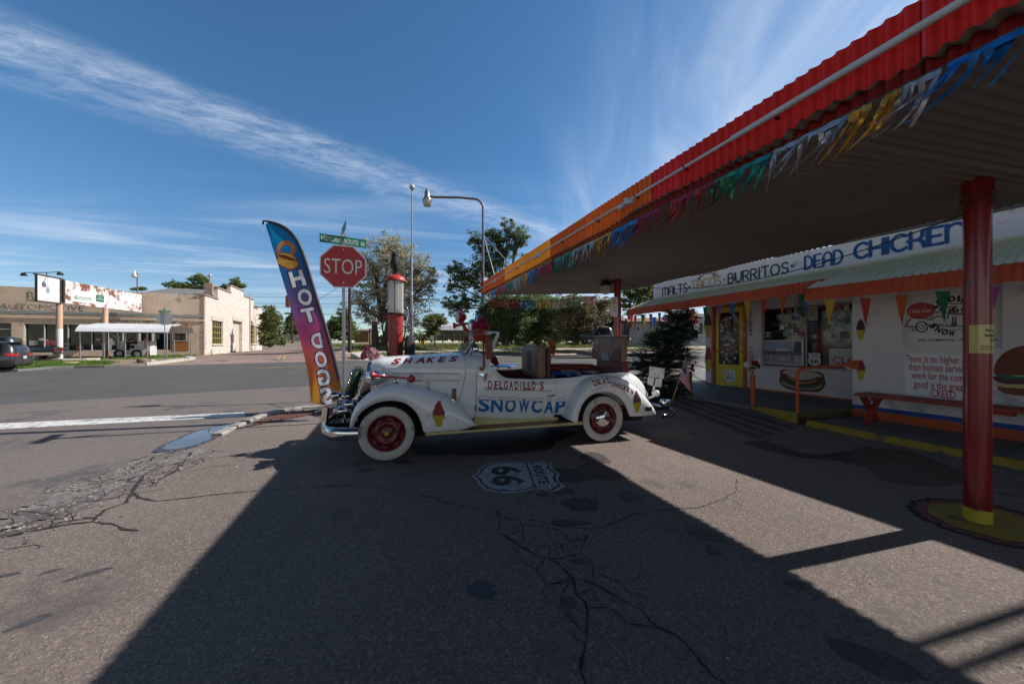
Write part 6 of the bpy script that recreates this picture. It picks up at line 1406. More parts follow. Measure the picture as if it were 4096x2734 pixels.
for pol, mi in (([(.02, .12), (.02, .52), (.18, .36), (.36, .14), (.36, .03), (.06, .03)], 0), ([(.98, .12), (.98, .60), (.80, .44), (.64, .20), (.62, .03), (.94, .03)], 0), ([(.34, .02)]+[(.49+.14*math.cos(t*.262), .02+.36*math.sin(t*.262)) for t in range(12, -1, -1)], 1), ([(.20+.065*math.cos(t*.524)+(.03*math.sin(t*.262)), .82+.15*math.sin(t*.524)) for t in range(12)], 1), ([(.74+.06*math.cos(t*.524), .80+.16*math.sin(t*.524)) for t in range(12)], 2)):
    a.prism([(p[0], p[1]) for p in pol], V((3.4095, 1.20, 1.135)), V((0, -.92, 0)), V((0, 0, .405)), V((-.003, 0, 0)), mi)
for p0, p1 in (((.22, .66), (.33, .30)), ((.74, .64), (.62, .30)), ((.05, .52), (.36, .14))): a.tube([V((3.406, 1.20-.92*p0[0], 1.135+.405*p0[1])), V((3.406, 1.20-.92*p1[0], 1.135+.405*p1[1]))], .003, 4, 2)
a.build('seat_pattern', [M_seatred, mat('pale_green_vinyl', (.26, .28, .25), .5), mat('grey_vinyl', (.09, .12, .12), .5)], seat2, local=True)
a = MB(); rows = [[V((2.55+.9*i/14, .36+.8*j/8, .915+.035*math.sin(i*1.3+j*.9)+.02*math.sin(j*2.1+i*.4))) for i in range(15)] for j in range(9)]; a.grid(rows, 0); 
for k in range(0, len(a.f)): a.mi[k] = (0, 1, 2, 1)[int((k % 14)/3.5)]
a.build('rear_blanket', [M_sblue, mat('grey_cloth', (.35, .35, .37), .8), M_redin], car, local=True)
for U_, Vv in ((2.65, 1.1), (3.2, 1.14)):
    a = MB(); a.tube([V((U_-.13+.26*k/8, Vv, .97+.035*math.sin(math.pi*k/8))) for k in range(9)], .010, 6); a.build('grab_handle', mat('orange_plastic', (.5, .09, .02), .35), car, local=True)
# tail fittings
p0, p1 = V((4.22, .56, .93)), V((4.36, .42, .77)); axp = V((.86, -.50, -.12)).normalized()
a = MB(); nrm_ = V((-.45, -.88, .1)).normalized(); upv = nrm_.cross(axp).normalized()*-1; upv = upv if upv.z > 0 else -upv
c0_ = V((4.30, .60, .86)); a.prism([(-.11, -.02), (.13, -.02), (.13, .15), (-.11, .15)], c0_, axp, upv, nrm_*.006, 0); a.prism([(-.12, -.15), (-.03, -.17), (-.015, -.025), (-.12, -.025)], c0_, axp, upv, nrm_*.006, 0); a.prism([(0, -.17), (.11, -.17), (.11, -.025), (0.005, -.025)], c0_, axp, upv, nrm_*.006, 0); a.tube([c0_+axp*-.12+upv*.155, c0_+axp*.14+upv*.155], .010, 6, 1); a.box(c0_+axp*.05-upv*.022-nrm_*-.008, (.09, .012, .014), mi=2); a.tube([c0_-upv*.16, c0_-upv*.30-axp*.02], .016, 6, 0); a.build('plate_bracket', [mat('rusty_white_plate', (.58, .58, .58), .4, dirt=((.16, .07, .04), .22, 14)), M_chrome, M_under], car, local=True)
a = MB(); a.lathe([(0, -.06), (.03, -.05), (.055, 0), (.058, .03), (.05, .045), (0, .05)], V((4.22, .50, .585)), V((1, -.2, .05)), 20, 0); a.lathe([(.045, .048), (.02, .06), (0, .062)], V((4.22, .50, .585)), V((1, -.2, .05)), 16, 1); a.tube([V((4.21, .50, .55)), V((4.12, .55, .50))], .02); a.build('tail_lamp', [M_cwhite, M_redl], car, local=True)
a = MB(); pr = [(0, .275), (.018, .285), (.024, .31), (.018, .335), (0, .345), (-.01, .33), (-.01, .29)]
rows = sweep([(4.0, .05), (4.25, .10), (4.42, .30), (4.48, .6), (4.48, .95), (4.40, 1.25), (4.2, 1.42)], [(-o, z) for o, z in pr], 24); a.grid([[r[j] for r in rows] for j in range(len(pr))]+[[r[0] for r in rows]], 0)
for yy in (.5, 1.0): a.box((4.3, yy, .33), (.4, .05, .05), mi=1)
a.build('bumper', [M_chrome, M_under], car, local=True)
a = MB(); cushion(a, 4.27, 4.46, .36, .50, .37, .50, .05); a.build('overrider', M_chrome, car, local=True)
a = MB(); a.text('66', V((4.37, .358, .44)), V((1, 0, 0)), UP, fit=(.05, .04), bold=.02); a.build('sticker', mat('teal_sticker', (.02, .30, .24), .4), car, local=True)
# things lying on or hanging from the car
def cl(px, py, Vv): U_, z_ = carp(px, py, Vv); return cw(U_, Vv, z_)
bouquet('flower_bunch', 'pink artificial flowers fixed on the nose of the white car', cl(*z3p(515, 480), .76), [((.0, -.05, .02), .055, M_fpale, (0, -1, .2)), ((-.03, -.05, -.03), .05, M_fpink, (-.1, -1, 0)), ((.04, -.05, -.05), .05, M_fpale, (.1, -1, 0)), ((-.03, -.02, .06), .06, M_fpink, (-.2, -.9, .4)), ((-.07, -.01, -.01), .065, M_fpink, (-.3, -.9, .3)), ((.05, -.02, .04), .06, M_fpale, (.3, -.8, .4)), ((.09, 0, -.02), .07, M_fpale, (.3, -.9, .2)), ((-.09, 0, -.04), .06, M_fpink, (-.4, -.9, .0)), ((.0, -.05, -.01), .05, mat('cream_petal', (.7, .66, .45), .6), (0, -1, .3))], 10, .08, base=cw(-.2, .76, 1.2))
bouquet('flower_bunch', 'magenta and coral flowers wired to the red lamp rack', cw(1.19, .28, 1.60), [((0, 0, .10), .085, M_fmag, (-.1, -1, .3)), ((.07, 0, .07), .075, M_fmag, (.5, -.8, .2)), ((-.06, 0, .07), .075, M_fmag, (-.5, -.8, .2)), ((.03, -.03, .14), .06, M_fmag, (.2, -.6, .7)), ((.02, -.03, .0), .05, M_fcor, (0, -1, 0)), ((.05, -.02, -.03), .045, M_fpale, (.4, -1, 0)), ((-.04, -.02, -.10), .065, M_fcor, (-.4, -1, -.2)), ((.03, -.02, -.10), .06, M_fcor, (.2, -1, -.3)), ((-.02, -.02, -.05), .04, M_fcor, (-.1, -1, 0)), ((.07, 0, -.08), .05, M_fcor, (.6, -.8, -.2))], 16, .12)
bouquet('flower_bunch', 'single magenta flower beyond the white car door', cl(*z4p(280, 545), 1.55), [((0, 0, .02), .09, M_fmag, (-.1, -1, .4)), ((.04, 0, -.04), .06, M_fmag, (.3, -1, .2))], 6, .09, base=cl(*z4p(290, 600), 1.55))
bouquet('flower_bunch', 'dull orange flowers behind the beige front seat', cl(*z4p(790, 420), 1.15), [((0, 0, .08), .06, M_for, (-.1, -1, .4)), ((.04, 0, .0), .075, M_for, (.3, -1, .2)), ((.03, 0, -.09), .06, M_for, (.3, -1, 0)), ((-.04, 0, -.03), .05, M_for, (-.3, -1, 0))], 6, .07, base=cl(*z4p(790, 560), 1.15))
wt_ = thing('wreath', 'dark green artificial wreath with silver balls hung on the car grille', 'wreath', cw(-.46, .76, .70), CARA)
a = MB(); wc = V((-.47, .76, .90)); wax = V((-.95, 0, .25)).normalized(); e1 = V((0, 1, 0)); e2 = wax.cross(e1)
M_pine = mat('artificial_pine_needles', (.016, .048, .022), .6, var=.6, scale=40)
for k in range(1500):
    t = rnd.uniform(0, 6.283); r0 = .15; th = rnd.uniform(0, 6.283); rr = .075*math.sqrt(rnd.random())
    c = wc+e1*math.cos(t)*(r0+rr*math.cos(th))+e2*math.sin(t)*(r0+rr*math.cos(th))+wax*rr*math.sin(th); d = V((rnd.gauss(0, 1), rnd.gauss(0, 1), rnd.gauss(0, 1))).normalized(); s = d.orthogonal().normalized()*.0035
    a.add([c-s, c+d*.045, c+s], [(0, 1, 2)], 0)
a.tube([wc+e1*math.cos(t*.314)*.15+e2*math.sin(t*.314)*.15 for t in range(20)], .035, 6, 0, closed=True)
for p_ in (0,): a.v = [CAR0+CU*p.x+CV*p.y+UP*p.z for p in a.v]
a.build('greenery', M_pine, wt_)
M_silv = mat('silver_bauble', (.6, .6, .6), .15, metal=1)
for t, o_ in ((2.6, .05), (3.05, .06), (3.3, .05), (3.9, .055), (4.3, .05)):
    p = wc+e1*math.cos(t)*.17+e2*math.sin(t)*.15+wax*.06; p = cw(*p); a = MB(); a.lathe([(0, -.024), (.017, -.017), (.024, 0), (.017, .017), (0, .024)], p, UP, 14); a.build('bauble', M_silv, wt_)
# small flags
FLC = [mat('flag_red', (.42, .02, .03), .7, trans=.3), mat('flag_white', (.66, .64, .62), .7, trans=.3), mat('flag_blue', (.02, .035, .16), .7, trans=.3)]
M_stick = mat('wooden_stick', (.30, .18, .09), .6)
def usflag(label, S0, S1, F0, F1, stick, group='small striped flags', wav=.03, nrm=V((0, 1, 0)), cat='flag'):
    t = thing('small_flag', label, cat, stick[0], group=group); a = MB(); a.tube(stick, .0065, 6); a.build('flagstick', M_stick, t)
    N = 20; M_ = 13; rows = []
    for j in range(M_+1):
        v = j/M_; A_, B2 = S0.lerp(S1, v), F0.lerp(F1, v); rows.append([A_.lerp(B2, u/N)+nrm*wav*math.sin(u/N*7+v*2.5)*(u/N)**.6-UP*.04*math.sin(math.pi*u/N)*(A_-B2).length for u in range(N+1)])
    a = MB(); a.grid(rows, 0)
    for k in range(len(a.f)):
        j, u = divmod(k, N); a.mi[k] = 2 if (j < 7 and u < 8) else (0 if j % 2 == 0 else 1)
    for r in range(5):
        for c_ in range(4):
            jj, uu = .7+1.35*r, .9+1.9*c_; p = rows[int(jj)][int(uu)].lerp(rows[int(jj)+1][int(uu)+1], .5)-nrm*.004; s = (S0-S1).length*.018
            a.add([p+V((s, 0, 0)), p+V((0, 0, s)), p-V((s, 0, 0)), p-V((0, 0, s))], [(0, 1, 2, 3)], 1)
            a.add([p+nrm*.008+V((s, 0, 0)), p+nrm*.008+V((0, 0, s)), p+nrm*.008-V((s, 0, 0)), p+nrm*.008-V((0, 0, s))], [(0, 1, 2, 3)], 1)
    a.build('cloth', FLC, t); return t
def z6c(x, y): return (2500+x/5.2267, 1400+y/5.2267)
fb = cw(4.46, .42, .33); Yf = fb.y
usflag('stars and stripes flag on a wooden stick leaning from the car rear bumper', ap(*z6c(1268, 165), Yf), ap(*z6c(1128, 612), Yf), ap(*z6c(1345, 545), Yf+.05), ap(*z6c(1388, 872), Yf+.05), [fb, ap(*z6c(975, 1110), Yf), ap(*z6c(1277, 140), Yf)])
Yp = pb1.y-.06; usflag('second stars and stripes flag drooping on the orange post', ap(*z5(563, 745), Yp), ap(*z5(560, 842), Yp), ap(*z5(540, 835), Yp), ap(*z5(530, 872), Yp), [V((pb1.x, Yp, zt1-.3)), ap(*z5(563, 740), Yp)])
# ============================================================ things by the kerb
def dp(x, y, Y): return ap(x*4096/2349, y*4096/2349, Y)
def z2(x, y): return (1000+x/1.96, 700+y/1.96)
# feather flag
YF = 6.4
def grad_mat(name, stops, trans):
    m = mat(name, (1, 1, 1), .55, var=.04, scale=3, trans=trans); N = m.node_tree.nodes; L = m.node_tree.links
    b = N['Principled BSDF']; t = [n for n in N if n.type == 'TEX_COORD'][0]
    s = N.new('ShaderNodeSeparateXYZ'); L.new(t.outputs['Object'], s.inputs[0]); mr = N.new('ShaderNodeMapRange'); mr.inputs[2].default_value = 4; L.new(s.outputs[2], mr.inputs[0])
    r = N.new('ShaderNodeValToRGB'); L.new(mr.outputs[0], r.inputs[0]); e = r.color_ramp.elements
    while len(e) < len(stops): e.new(.5)
    for k, (p, c) in enumerate(stops): e[k].position = p/4; e[k].color = (*c, 1)
    L.new(r.outputs[0], b.inputs['Base Color']); [L.new(r.outputs[0], n.inputs[0]) for n in N if n.type == 'BSDF_TRANSLUCENT']; return m
M_flag = grad_mat('hot_dog_flag_cloth', [(.15, (.52, .27, .05)), (.66, (.62, .22, .03)), (1.07, (.66, .13, .06)), (1.56, (.58, .07, .19)), (2.1, (.20, .09, .26)), (2.6, (.02, .10, .25)), (3.2, (.0, .17, .42)), (3.8, (.0, .25, .52))], .5)
pairs = [((609, 514), (618, 509)), ((612, 524), (640, 517)), ((618, 543), (664, 531)), ((628, 576), (684, 556)), ((640, 613), (699, 594)), ((651, 650), (711, 634)), ((663, 690), (723, 674)), ((676, 735), (735, 714)), ((688, 778), (747, 752)), ((697, 812), (757, 788)), ((705, 850), (768, 828)), ((711, 890), (777, 868)), ((713, 922), (785, 903))]
fbase = dp(789, 930, YF); fbase.z = gz(fbase.x, fbase.y)
ff = thing('feather_flag', 'tall curved feather flag reading HOT DOGS over the kerb corner', 'flag', fbase)
a = MB(); pole = [(603, 515), (601, 508), (606, 506), (616, 508), (640, 515), (664, 529), (684, 554), (699, 592), (711, 632), (723, 672), (735, 712), (747, 750), (757, 786), (768, 826), (777, 866), (786, 906), (789, 925)]
a.tube([dp(x, y, YF) for x, y in resample(pole, 50)]+[fbase-UP*.05], [.016+.016*sst(0, 6, k) if k < 44 else .012 for k in range(51)], 8)
a.build('pole_sleeve', mat('dark_sleeve_cloth', (.022, .018, .035), .6, bump=.5, bscale=20), ff)
M_fdark = mat('flag_outline', (.05, .035, .09), .6, trans=.3); M_fwhite = mat('flag_letter_white', (.80, .78, .80), .6, trans=.5)
nf = V((0, -1, 0)); layers = []      # the print: (material slot, polygons or triangles in x, z)
for k, (ch, px, py, w, h, mir) in enumerate((('H', 1190, 1114, 56, 64, 0), ('O', 1220, 1188, 56, 68, 0), ('T', 1235, 1260, 56, 58, 0), ('D', 1267, 1363, 46, 62, 1), ('O', 1283, 1437, 50, 66, 0), ('G', 1298, 1508, 54, 66, 1), ('S', 1307, 1582, 48, 68, 1))):
    c_ = ap(px, py, YF); q_ = YF/1365; tl = .235-.10*(k/6); ax_ = V((math.sqrt(1-tl*tl), 0, tl)); ay_ = V((-tl-.05, 0, math.sqrt(1-tl*tl))); wi = (w-1)*q_; hi_ = (h-1)*q_
    for kx, bo, mi in ((1.20, .085, 1), (1.0, .04, 2)):
        b = MB(); b.text(ch, c_, ax_, ay_, fit=(wi*kx, hi_*(1.16 if mi == 1 else 1)), bold=bo, mirror=bool(mir)); layers.append((mi, [[(b.v[i].x, b.v[i].z) for i in f] for f in b.f]))
cz = lambda x, y: ap(*z2(x, y), YF)
def pz(pts): return [[(p.x, p.z) for p in (cz(x, y) for x, y in pts)]]
layers += [(4, pz([(280+78*math.cos(t*.2618), 590+75*math.sin(t*.2618)) for t in range(24)])), (6, pz([(280+45*math.cos(t*.2618), 588+42*math.sin(t*.2618)) for t in range(24)])), (4, pz(smooth_pts([(285, 735), (350, 730), (320, 752)]))),
 (5, pz(smooth_pts([(198, 662), (218, 622), (290, 632), (356, 648), (388, 680), (392, 712), (366, 738), (310, 746), (246, 718), (202, 694)]))), (3, pz(smooth_pts([(205, 662), (225, 640), (290, 648), (350, 661), (378, 684), (384, 710), (360, 730), (310, 738), (250, 710), (210, 690)]))), (5, pz(smooth_pts([(200, 626), (230, 602), (300, 610), (360, 636), (378, 668), (340, 674), (270, 660), (214, 648)]))), (3, pz(smooth_pts([(205, 625), (230, 608), (300, 615), (355, 640), (372, 665), (340, 668), (270, 655), (220, 645)]))), (5, pz(smooth_pts([(212, 618), (260, 624), (320, 642), (365, 664), (330, 668), (260, 650), (220, 636)])))]
for k, ch in enumerate('HOT DOG'):
    t = math.radians(160-140*k/6); b = MB()
    if ch != ' ': b.text(ch, cz(280+62*math.cos(t), 588-60*math.sin(t)), V((math.sin(t), 0, -math.cos(t))), V((math.cos(t), 0, math.sin(t))), fit=(.05, .055), bold=.03); layers.append((3, [[(b.v[i].x, b.v[i].z) for i in f] for f in b.f]))
Lp, Rp = resample([p[0] for p in pairs], 420), resample([p[1] for p in pairs], 420); rows = []
for j, (l, r) in enumerate(zip(Lp, Rp)):
    row = []; jj = j/419
    for u in range(91):
        f = u/90; x, y = l[0]+(r[0]-l[0])*f, l[1]+(r[1]-l[1])*f+sst(.85, 1, jj)*14*math.sin(math.pi*f)
        row.append(dp(x, y, YF+.010*math.sin(f*5+jj*8)+.014*sst(.75, 1, jj)*math.sin(f*14+jj*20)+.006*math.sin(f*2.2-jj*31)))
    rows.append(row)
a = MB(); a.grid(list(reversed(rows)), 0)
import numpy as np
FX = np.array([[sum(a.v[i].x for i in f)/4, sum(a.v[i].z for i in f)/4] for f in a.f]); MI = np.zeros(len(a.f), int)
def in_poly(P, X):
    ins = np.zeros(len(X), bool); n = len(P)
    for i in range(n):
        (x1, y1), (x2, y2) = P[i], P[i-1]
        c_ = (y1 > X[:, 1]) != (y2 > X[:, 1]); xi = (x2-x1)*(X[:, 1]-y1)/((y2-y1) if y2 != y1 else 1e-9)+x1; ins ^= c_ & (X[:, 0] < xi)
    return ins
for mi, polys in layers:
    for P in polys:
        xs = [p[0] for p in P]; ys = [p[1] for p in P]; bb = np.where((FX[:, 0] > min(xs)) & (FX[:, 0] < max(xs)) & (FX[:, 1] > min(ys)) & (FX[:, 1] < max(ys)))[0]
        if len(bb): MI[bb[in_poly(P, FX[bb])]] = mi
a.mi = [int(x) for x in MI]
a.build('cloth', [M_flag, M_fdark, M_fwhite, mat('print_bun', (.62, .32, .06), .6, trans=.4), mat('print_red', (.55, .13, .03), .6, trans=.4), mat('print_brown', (.16, .03, .02), .6, trans=.3), mat('print_blue', (.0, .17, .42), .6, trans=.4)], ff)

# stop sign with street name blades
M_galv = mat('galvanised_steel', (.36, .37, .38), .42, metal=.7, var=.15, scale=12); M_stop = mat('stop_red_sheeting', (.34, .012, .022), .4, var=.05); M_swhite = mat('sign_white_sheeting', (.62, .62, .62), .4); M_sgreen = mat('street_sign_green', (.0, .13, .075), .4); M_alu = mat('sign_back_aluminium', (.40, .42, .45), .45, metal=.5)
def stop_assembly(base, cz_, label, facing, bl_dir, back=False, R_=.381, top=None):
    t = thing('stop_sign', label, 'sign', base); d = V(facing).normalized(); nn = d.cross(UP)      # d = left to right as read, nn towards the reader
    nn = nn if not back else nn
    c = V((base.x, base.y, cz_)); zt_ = cz_+R_+.30
    a = MB(); s = .024; a.obox(V(base)-d*s-nn.normalized()*s-UP*.1, d*2*s, nn*2*s, UP*(zt_-base.z-.12), 0)
    for k in range(int((cz_-R_-base.z)/.05)):
        p = V(base)+UP*(.1+.05*k)+nn*(s+.0006); a.prism([(.0055*math.cos(q_*.785), .0055*math.sin(q_*.785)) for q_ in range(8)], p, d, UP, nn*.0004, 1)
    a.build('post', [M_galv, M_under], t)
    oc = lambda r: [(r/math.cos(math.pi/8)*math.cos(math.pi/8+k*math.pi/4), r/math.cos(math.pi/8)*math.sin(math.pi/8+k*math.pi/4)) for k in range(8)]
    a = MB(); f0 = c+nn*(s+.004); a.prism(oc(R_), f0, d, UP, nn*.003, 0); a.prism(oc(R_*.945), f0+nn*.003, d, UP, nn*.0006, 1); 
    for zz_ in (-.78*R_, .80*R_): a.lathe([(.012, 0), (.010, .006), (0, .007)], f0+UP*zz_+nn*.0036, nn, 10, mi=3)
    a.prism(oc(R_*.998), f0-nn*.0005, d, UP, -nn*.001, 2)
    pl_ = a.build('stop_plate', [M_swhite, M_stop, M_alu, M_galv], t)
    a = MB(); a.text('STOP', f0+nn*.0042, d, UP, fit=(R_*1.62, R_*.70), bold=-.006); a.build('lettering', M_swhite, pl_)
    b = V(bl_dir).normalized(); bn_ = b.cross(UP); bc = c+UP*(R_+.085)
    a = MB(); L_ = .76; a.obox(bc-b*L_/2-UP*.075-bn_*.002, b*L_, bn_*.004, UP*.15, 0)
    for sg in (1, -1): a.text('HISTORIC  ROUTE  66', bc+bn_*.0026*sg, b*sg, UP, fit=(L_*.93, .085), mi=1, bold=.006)
    a.build('street_name_blade', [M_sgreen, M_swhite], t)
    a = MB(); b2 = bn_; bc2 = bc+UP*.22; bnn = b2.cross(UP); a.obox(bc2-b2*.3-UP*.075-bnn*.002, b2*.6, bnn*.004, UP*.15, 0)
    for sg in (1, -1): a.text('MAIN ST', bc2+bnn*.0026*sg, b2*sg, UP, fit=(.40, .085), mi=1) if False else None
    a.obox(bc+UP*.075-b*.05-bn_*.02, b*.10, bn_*.04, UP*.055, 2); a.obox(bc-UP*.105-b*.04-bn_*.015, b*.08, bn_*.03, UP*.028, 2)
    a.build('street_name_blade', [M_sgreen, M_swhite, M_galv], t)
    return t
sc0 = dp(788.5, 612, 6.15); sb0 = V((sc0.x, sc0.y, gz(sc0.x, sc0.y)))
stop_assembly(sb0, sc0.z, 'red STOP sign on a perforated steel post in front of the parked car', (math.cos(.30), math.sin(.30), 0), RD)

# visible gas pump with owl, hose, nozzle and spare tyre
PX, PY = (908-1174.5)/783*7.5, 7.5; PZ = gz(PX, PY); pc = V((PX, PY, 0))
M_pump = mat('pump_red_paint', (.36, .028, .026), .42, var=.16, scale=4, coat=.2, dirt=((.15, .015, .015), .24, 5)); M_cap = mat('pump_cap_red', (.50, .055, .035), .4, dirt=((.3, .04, .03), .15, 6))
gpmp = thing('gas_pump', 'antique red gas pump with tall glass cylinder standing behind the car bonnet', 'gas pump', V((PX, PY, PZ)))
a = MB(); a.lathe([(.24, 0), (.24, .05), (.19, .10), (.165, .35), (.153, .6), (.150, 1.9), (.158, 2.02), (.16, 2.05)], (PX, PY, PZ), n=36); a.build('body', M_pump, gpmp)
a = MB(); a.lathe([(.16, 2.045), (.195, 2.05), (.195, 2.075), (.17, 2.085)], (PX, PY, 0), n=32); a.lathe([(.17, 2.77), (.185, 2.77), (.185, 2.79)], (PX, PY, 0), n=32)
for k in range(8):
    t = 2*math.pi*k/8+.2; q_ = V((.182*math.cos(t), .182*math.sin(t), 0)); a.tube([pc+q_+UP*2.06, pc+q_+UP*2.79], .0045 if k % 2 else .007, 6)
a.build('cage', mat('rusty_black_iron', (.05, .022, .018), .7), gpmp)
a = MB(); a.lathe([(.166, 2.08), (.166, 2.78)], (PX, PY, 0), n=40); a.build('glass_cylinder', mat('cloudy_glass', (.74, .75, .73), .12, var=.15, scale=2, stretch=(1, 1, .3), trans=.55, coat=.6, dirt=((.36, .36, .33), .2, 3)), gpmp)
a = MB(); a.lathe([(.215, 2.775), (.217, 2.80), (.205, 2.83), (.165, 2.885), (.10, 2.915), (.03, 2.925), (0, 2.925)], (PX, PY, 0), n=36); a.build('cap', M_cap, gpmp)
a = MB(); pt = lambda x, y, Y=7.4: ap(*z2(x, y), Y)
a.tube([pt(1085, 1112, 7.45), pt(1035, 1112, 7.42)], .018, 8, 1); a.tube([pt(1035, 1105), pt(1033, 1140), pt(1040, 1210), pt(1055, 1290), pt(1075, 1370), pt(1100, 1480)], .018, 8, 0)
a.tube([pt(1222, 1180), pt(1212, 1250), pt(1195, 1320), pt(1180, 1400), pt(1176, 1480)], .017, 8, 0); a.build('hose', [M_black, M_pump], gpmp)
a = MB(); a.tube([pt(1215, 1015), pt(1228, 1025), pt(1240, 1055), pt(1243, 1090), pt(1236, 1125), pt(1228, 1165), pt(1222, 1185)], [.008, .010, .012, .016, .022, .020, .018], 8); a.tube([pt(1236, 1110), pt(1252, 1120), pt(1250, 1145), pt(1232, 1160)], .006, 6); a.tube([pt(1228, 1095), pt(1208, 1100), pt(1200, 1130), pt(1225, 1150)], .007, 6); a.build('nozzle', M_chrome, gpmp)
ow = thing('owl_statue', 'black plastic owl perched on top of the gas pump', 'statue', V((PX, PY, 2.925)))
a = MB(); spine = [(-.005, .0, .055, .05), (0, .03, .06, .055), (.01, .06, .05, .05), (.012, .10, .075, .07), (.005, .17, .098, .085), (-.005, .24, .105, .09), (-.012, .30, .098, .085), (-.016, .345, .082, .075), (-.018, .375, .074, .07), (-.018, .41, .080, .074), (-.018, .45, .078, .072), (-.016, .485, .055, .052), (-.016, .50, .02, .02)]
rows = []
for i, (dx, z, rx, ry) in enumerate(spine):
    rows.append([V((PX+dx+rx*math.cos(2*math.pi*k/28)*(1+.04*math.sin(k*1.57+i*1.57)*(2 < i < 9)), PY+ry*math.sin(2*math.pi*k/28), 2.925+z+.006*math.sin(k*1.57)*(2 < i < 9))) for k in range(28)])
fine_rows = []
for r1, r2 in zip(rows, rows[1:]): fine_rows += [r1, [p.lerp(q_, .5)*1 for p, q_ in zip(r1, r2)]]
a.grid(fine_rows+[rows[-1]], 0, closed=True)
for sx_ in (-1, 1):
    a.lathe([(.02, 0), (.012, .035), (0, .062)], V((PX-.018+sx_*.048, PY-.01, 2.925+.47)), V((sx_*.35, 0, 1)), 10)
    a.lathe([(.012, 0), (.006, .02), (0, .024)], V((PX-.018+sx_*.032, PY-.068, 2.925+.435)), V((sx_*.3, -1, 0)), 10); a.tube([V((PX+sx_*.03, PY-.02, 2.925+.03)), V((PX+sx_*.035, PY-.075, 2.925+.008))], [.024, .012], 8)
    w = [[V((PX-.008+sx_*(.088+.018*math.sin(j*.5)), PY+(-.05+.10*u/4)*(1-j/9), 2.925+.32-.26*j/8)) for u in range(5)] for j in range(9)]; a.grid(w, 0)
a.lathe([(.012, 0), (.008, .018), (0, .03)], V((PX-.018, PY-.07, 2.925+.41)), V((0, -1, -.6)), 8)
a.build('body', mat('black_owl_plastic', (.016, .016, .017), .6, bump=1., bscale=55), ow)
ty = thing('spare_tyre', 'worn black tyre hung on the side of the red gas pump', 'tyre', V((-2.235, 7.32, .93)))
a = MB(); tc_ = V((-2.20, 7.36, 1.26)); ax_ = V((1, .25, 0)).normalized(); a.lathe([(.20, -.06), (.24, -.085), (.30, -.095), (.325, -.07), (.333, -.03), (.333, .03), (.325, .07), (.30, .095), (.24, .085), (.20, .06)], tc_, ax_, 40); a.build('tread', M_tyre, ty)
a = MB(); a.tube([V((PX+.1, PY-.02, 1.44)), tc_+V((0, 0, .2))], .016, 6); a.build('hook', M_pump, ty)
# tall thin pole with round head
bx = (945-1174.5)/783*7.75; a = MB()
pole_t = thing('light_pole', 'tall thin grey pole with a small round lamp head beside the gas pump', 'pole', V((bx, 7.75, gz(bx, 7.75))))
zj = CAM_H+(784-590)/783*7.75; zt_ = CAM_H+(784-436)/783*7.75; tpx = (945.5-1174.5)/783*7.75
a.tube([V((bx+.02, 7.75, 0)), V((bx-.01, 7.75, 2.5)), V((bx-.015, 7.75, zj))], .030, 10); a.tube([V((bx-.01, 7.75, zj-.1)), V((tpx, 7.75, zt_))], .016, 8); a.lathe([(.038, -.05), (.038, .02), (.02, .04)], V((bx-.013, 7.75, 2.55)), n=12); a.build('pole', mat('grey_blue_pole', (.26, .29, .34), .5, metal=.4), pole_t)
a = MB(); a.lathe([(0, -.075), (.03, -.06), (.05, -.03), (.062, .0)], V((tpx, 7.75, zt_+.06)), n=20, mi=0); a.lathe([(.062, 0), (.06, .03), (.04, .058), (0, .068)], V((tpx, 7.75, zt_+.06)), n=20, mi=1); a.build('lamp_head', [M_galv, mat('pale_globe', (.55, .56, .56), .3)], pole_t)
# street lamp on the canopy corner
YL = 9.32; lx = (1108-1174.5)/783*YL; z_ = lambda y: CAM_H+(784-y)/783*YL; xx = lambda x: (x-1174.5)/783*YL
sl = thing('street_lamp', 'weathered gooseneck street lamp rising from the far canopy corner', 'street lamp', V((lx, YL, 2.6)))
a = MB(); a.tube([V((lx, YL, 2.55)), V((lx, YL, z_(560))), V((lx, YL, z_(490)))]+[V((xx(1108-22*(1-math.cos(t))), YL, z_(478-22*math.sin(t)))) for t in [k*math.pi/2/8 for k in range(9)]]+[V((xx(1050), YL, z_(453))), V((xx(993), YL, z_(452)))], .032, 10); a.build('pole', mat('weathered_grey_pole', (.16, .15, .16), .55, metal=.3, dirt=((.12, .07, .05), .25, 6)), sl)
a = MB(); a.obox(V((lx-.05, YL-.06, 2.42)), V((.07, 0, 0)), V((0, .07, 0)), UP*.95, 0); a.obox(V((lx-.045, YL-.065, 2.42)), V((.06, 0, 0)), V((0, .006, 0)), UP*.45, 1); a.build('post', [mat('peeling_red_wood', (.15, .03, .03), .8, dirt=((.4, .36, .33), .2, 6)), mat('peeling_white_wood', (.42, .38, .36), .8, dirt=((.16, .04, .03), .35, 5))], sl)
a = MB(); top_b = V((lx, YL, z_(537))); 
for px in (1972, 2038): a.tube([top_b, cpt(sL(px), NL+.05, ZS+.29)], .013, 6)
a.build('brace', M_galv, sl)
lc = V((xx(980), YL, z_(452))); a = MB(); a.lathe([(0, .22), (.03, .22), (.035, .15), (.065, .14), (.075, .0), (.09, -.04), (.13, -.09), (.13, -.11)], lc+UP*.02, n=20); a.tube([lc+V((.06, 0, .02)), lc+V((.16, 0, .0))], .04, 8); a.build('lamp_housing', M_galv, sl)
a = MB(); a.lathe([(.128, -.11), (.122, -.17), (.10, -.26), (.085, -.265), (0, -.265)], lc+UP*.02, n=20); a.build('glass_bowl', mat('prismatic_bowl', (.62, .62, .58), .25, trans=.4, coat=.5), sl)

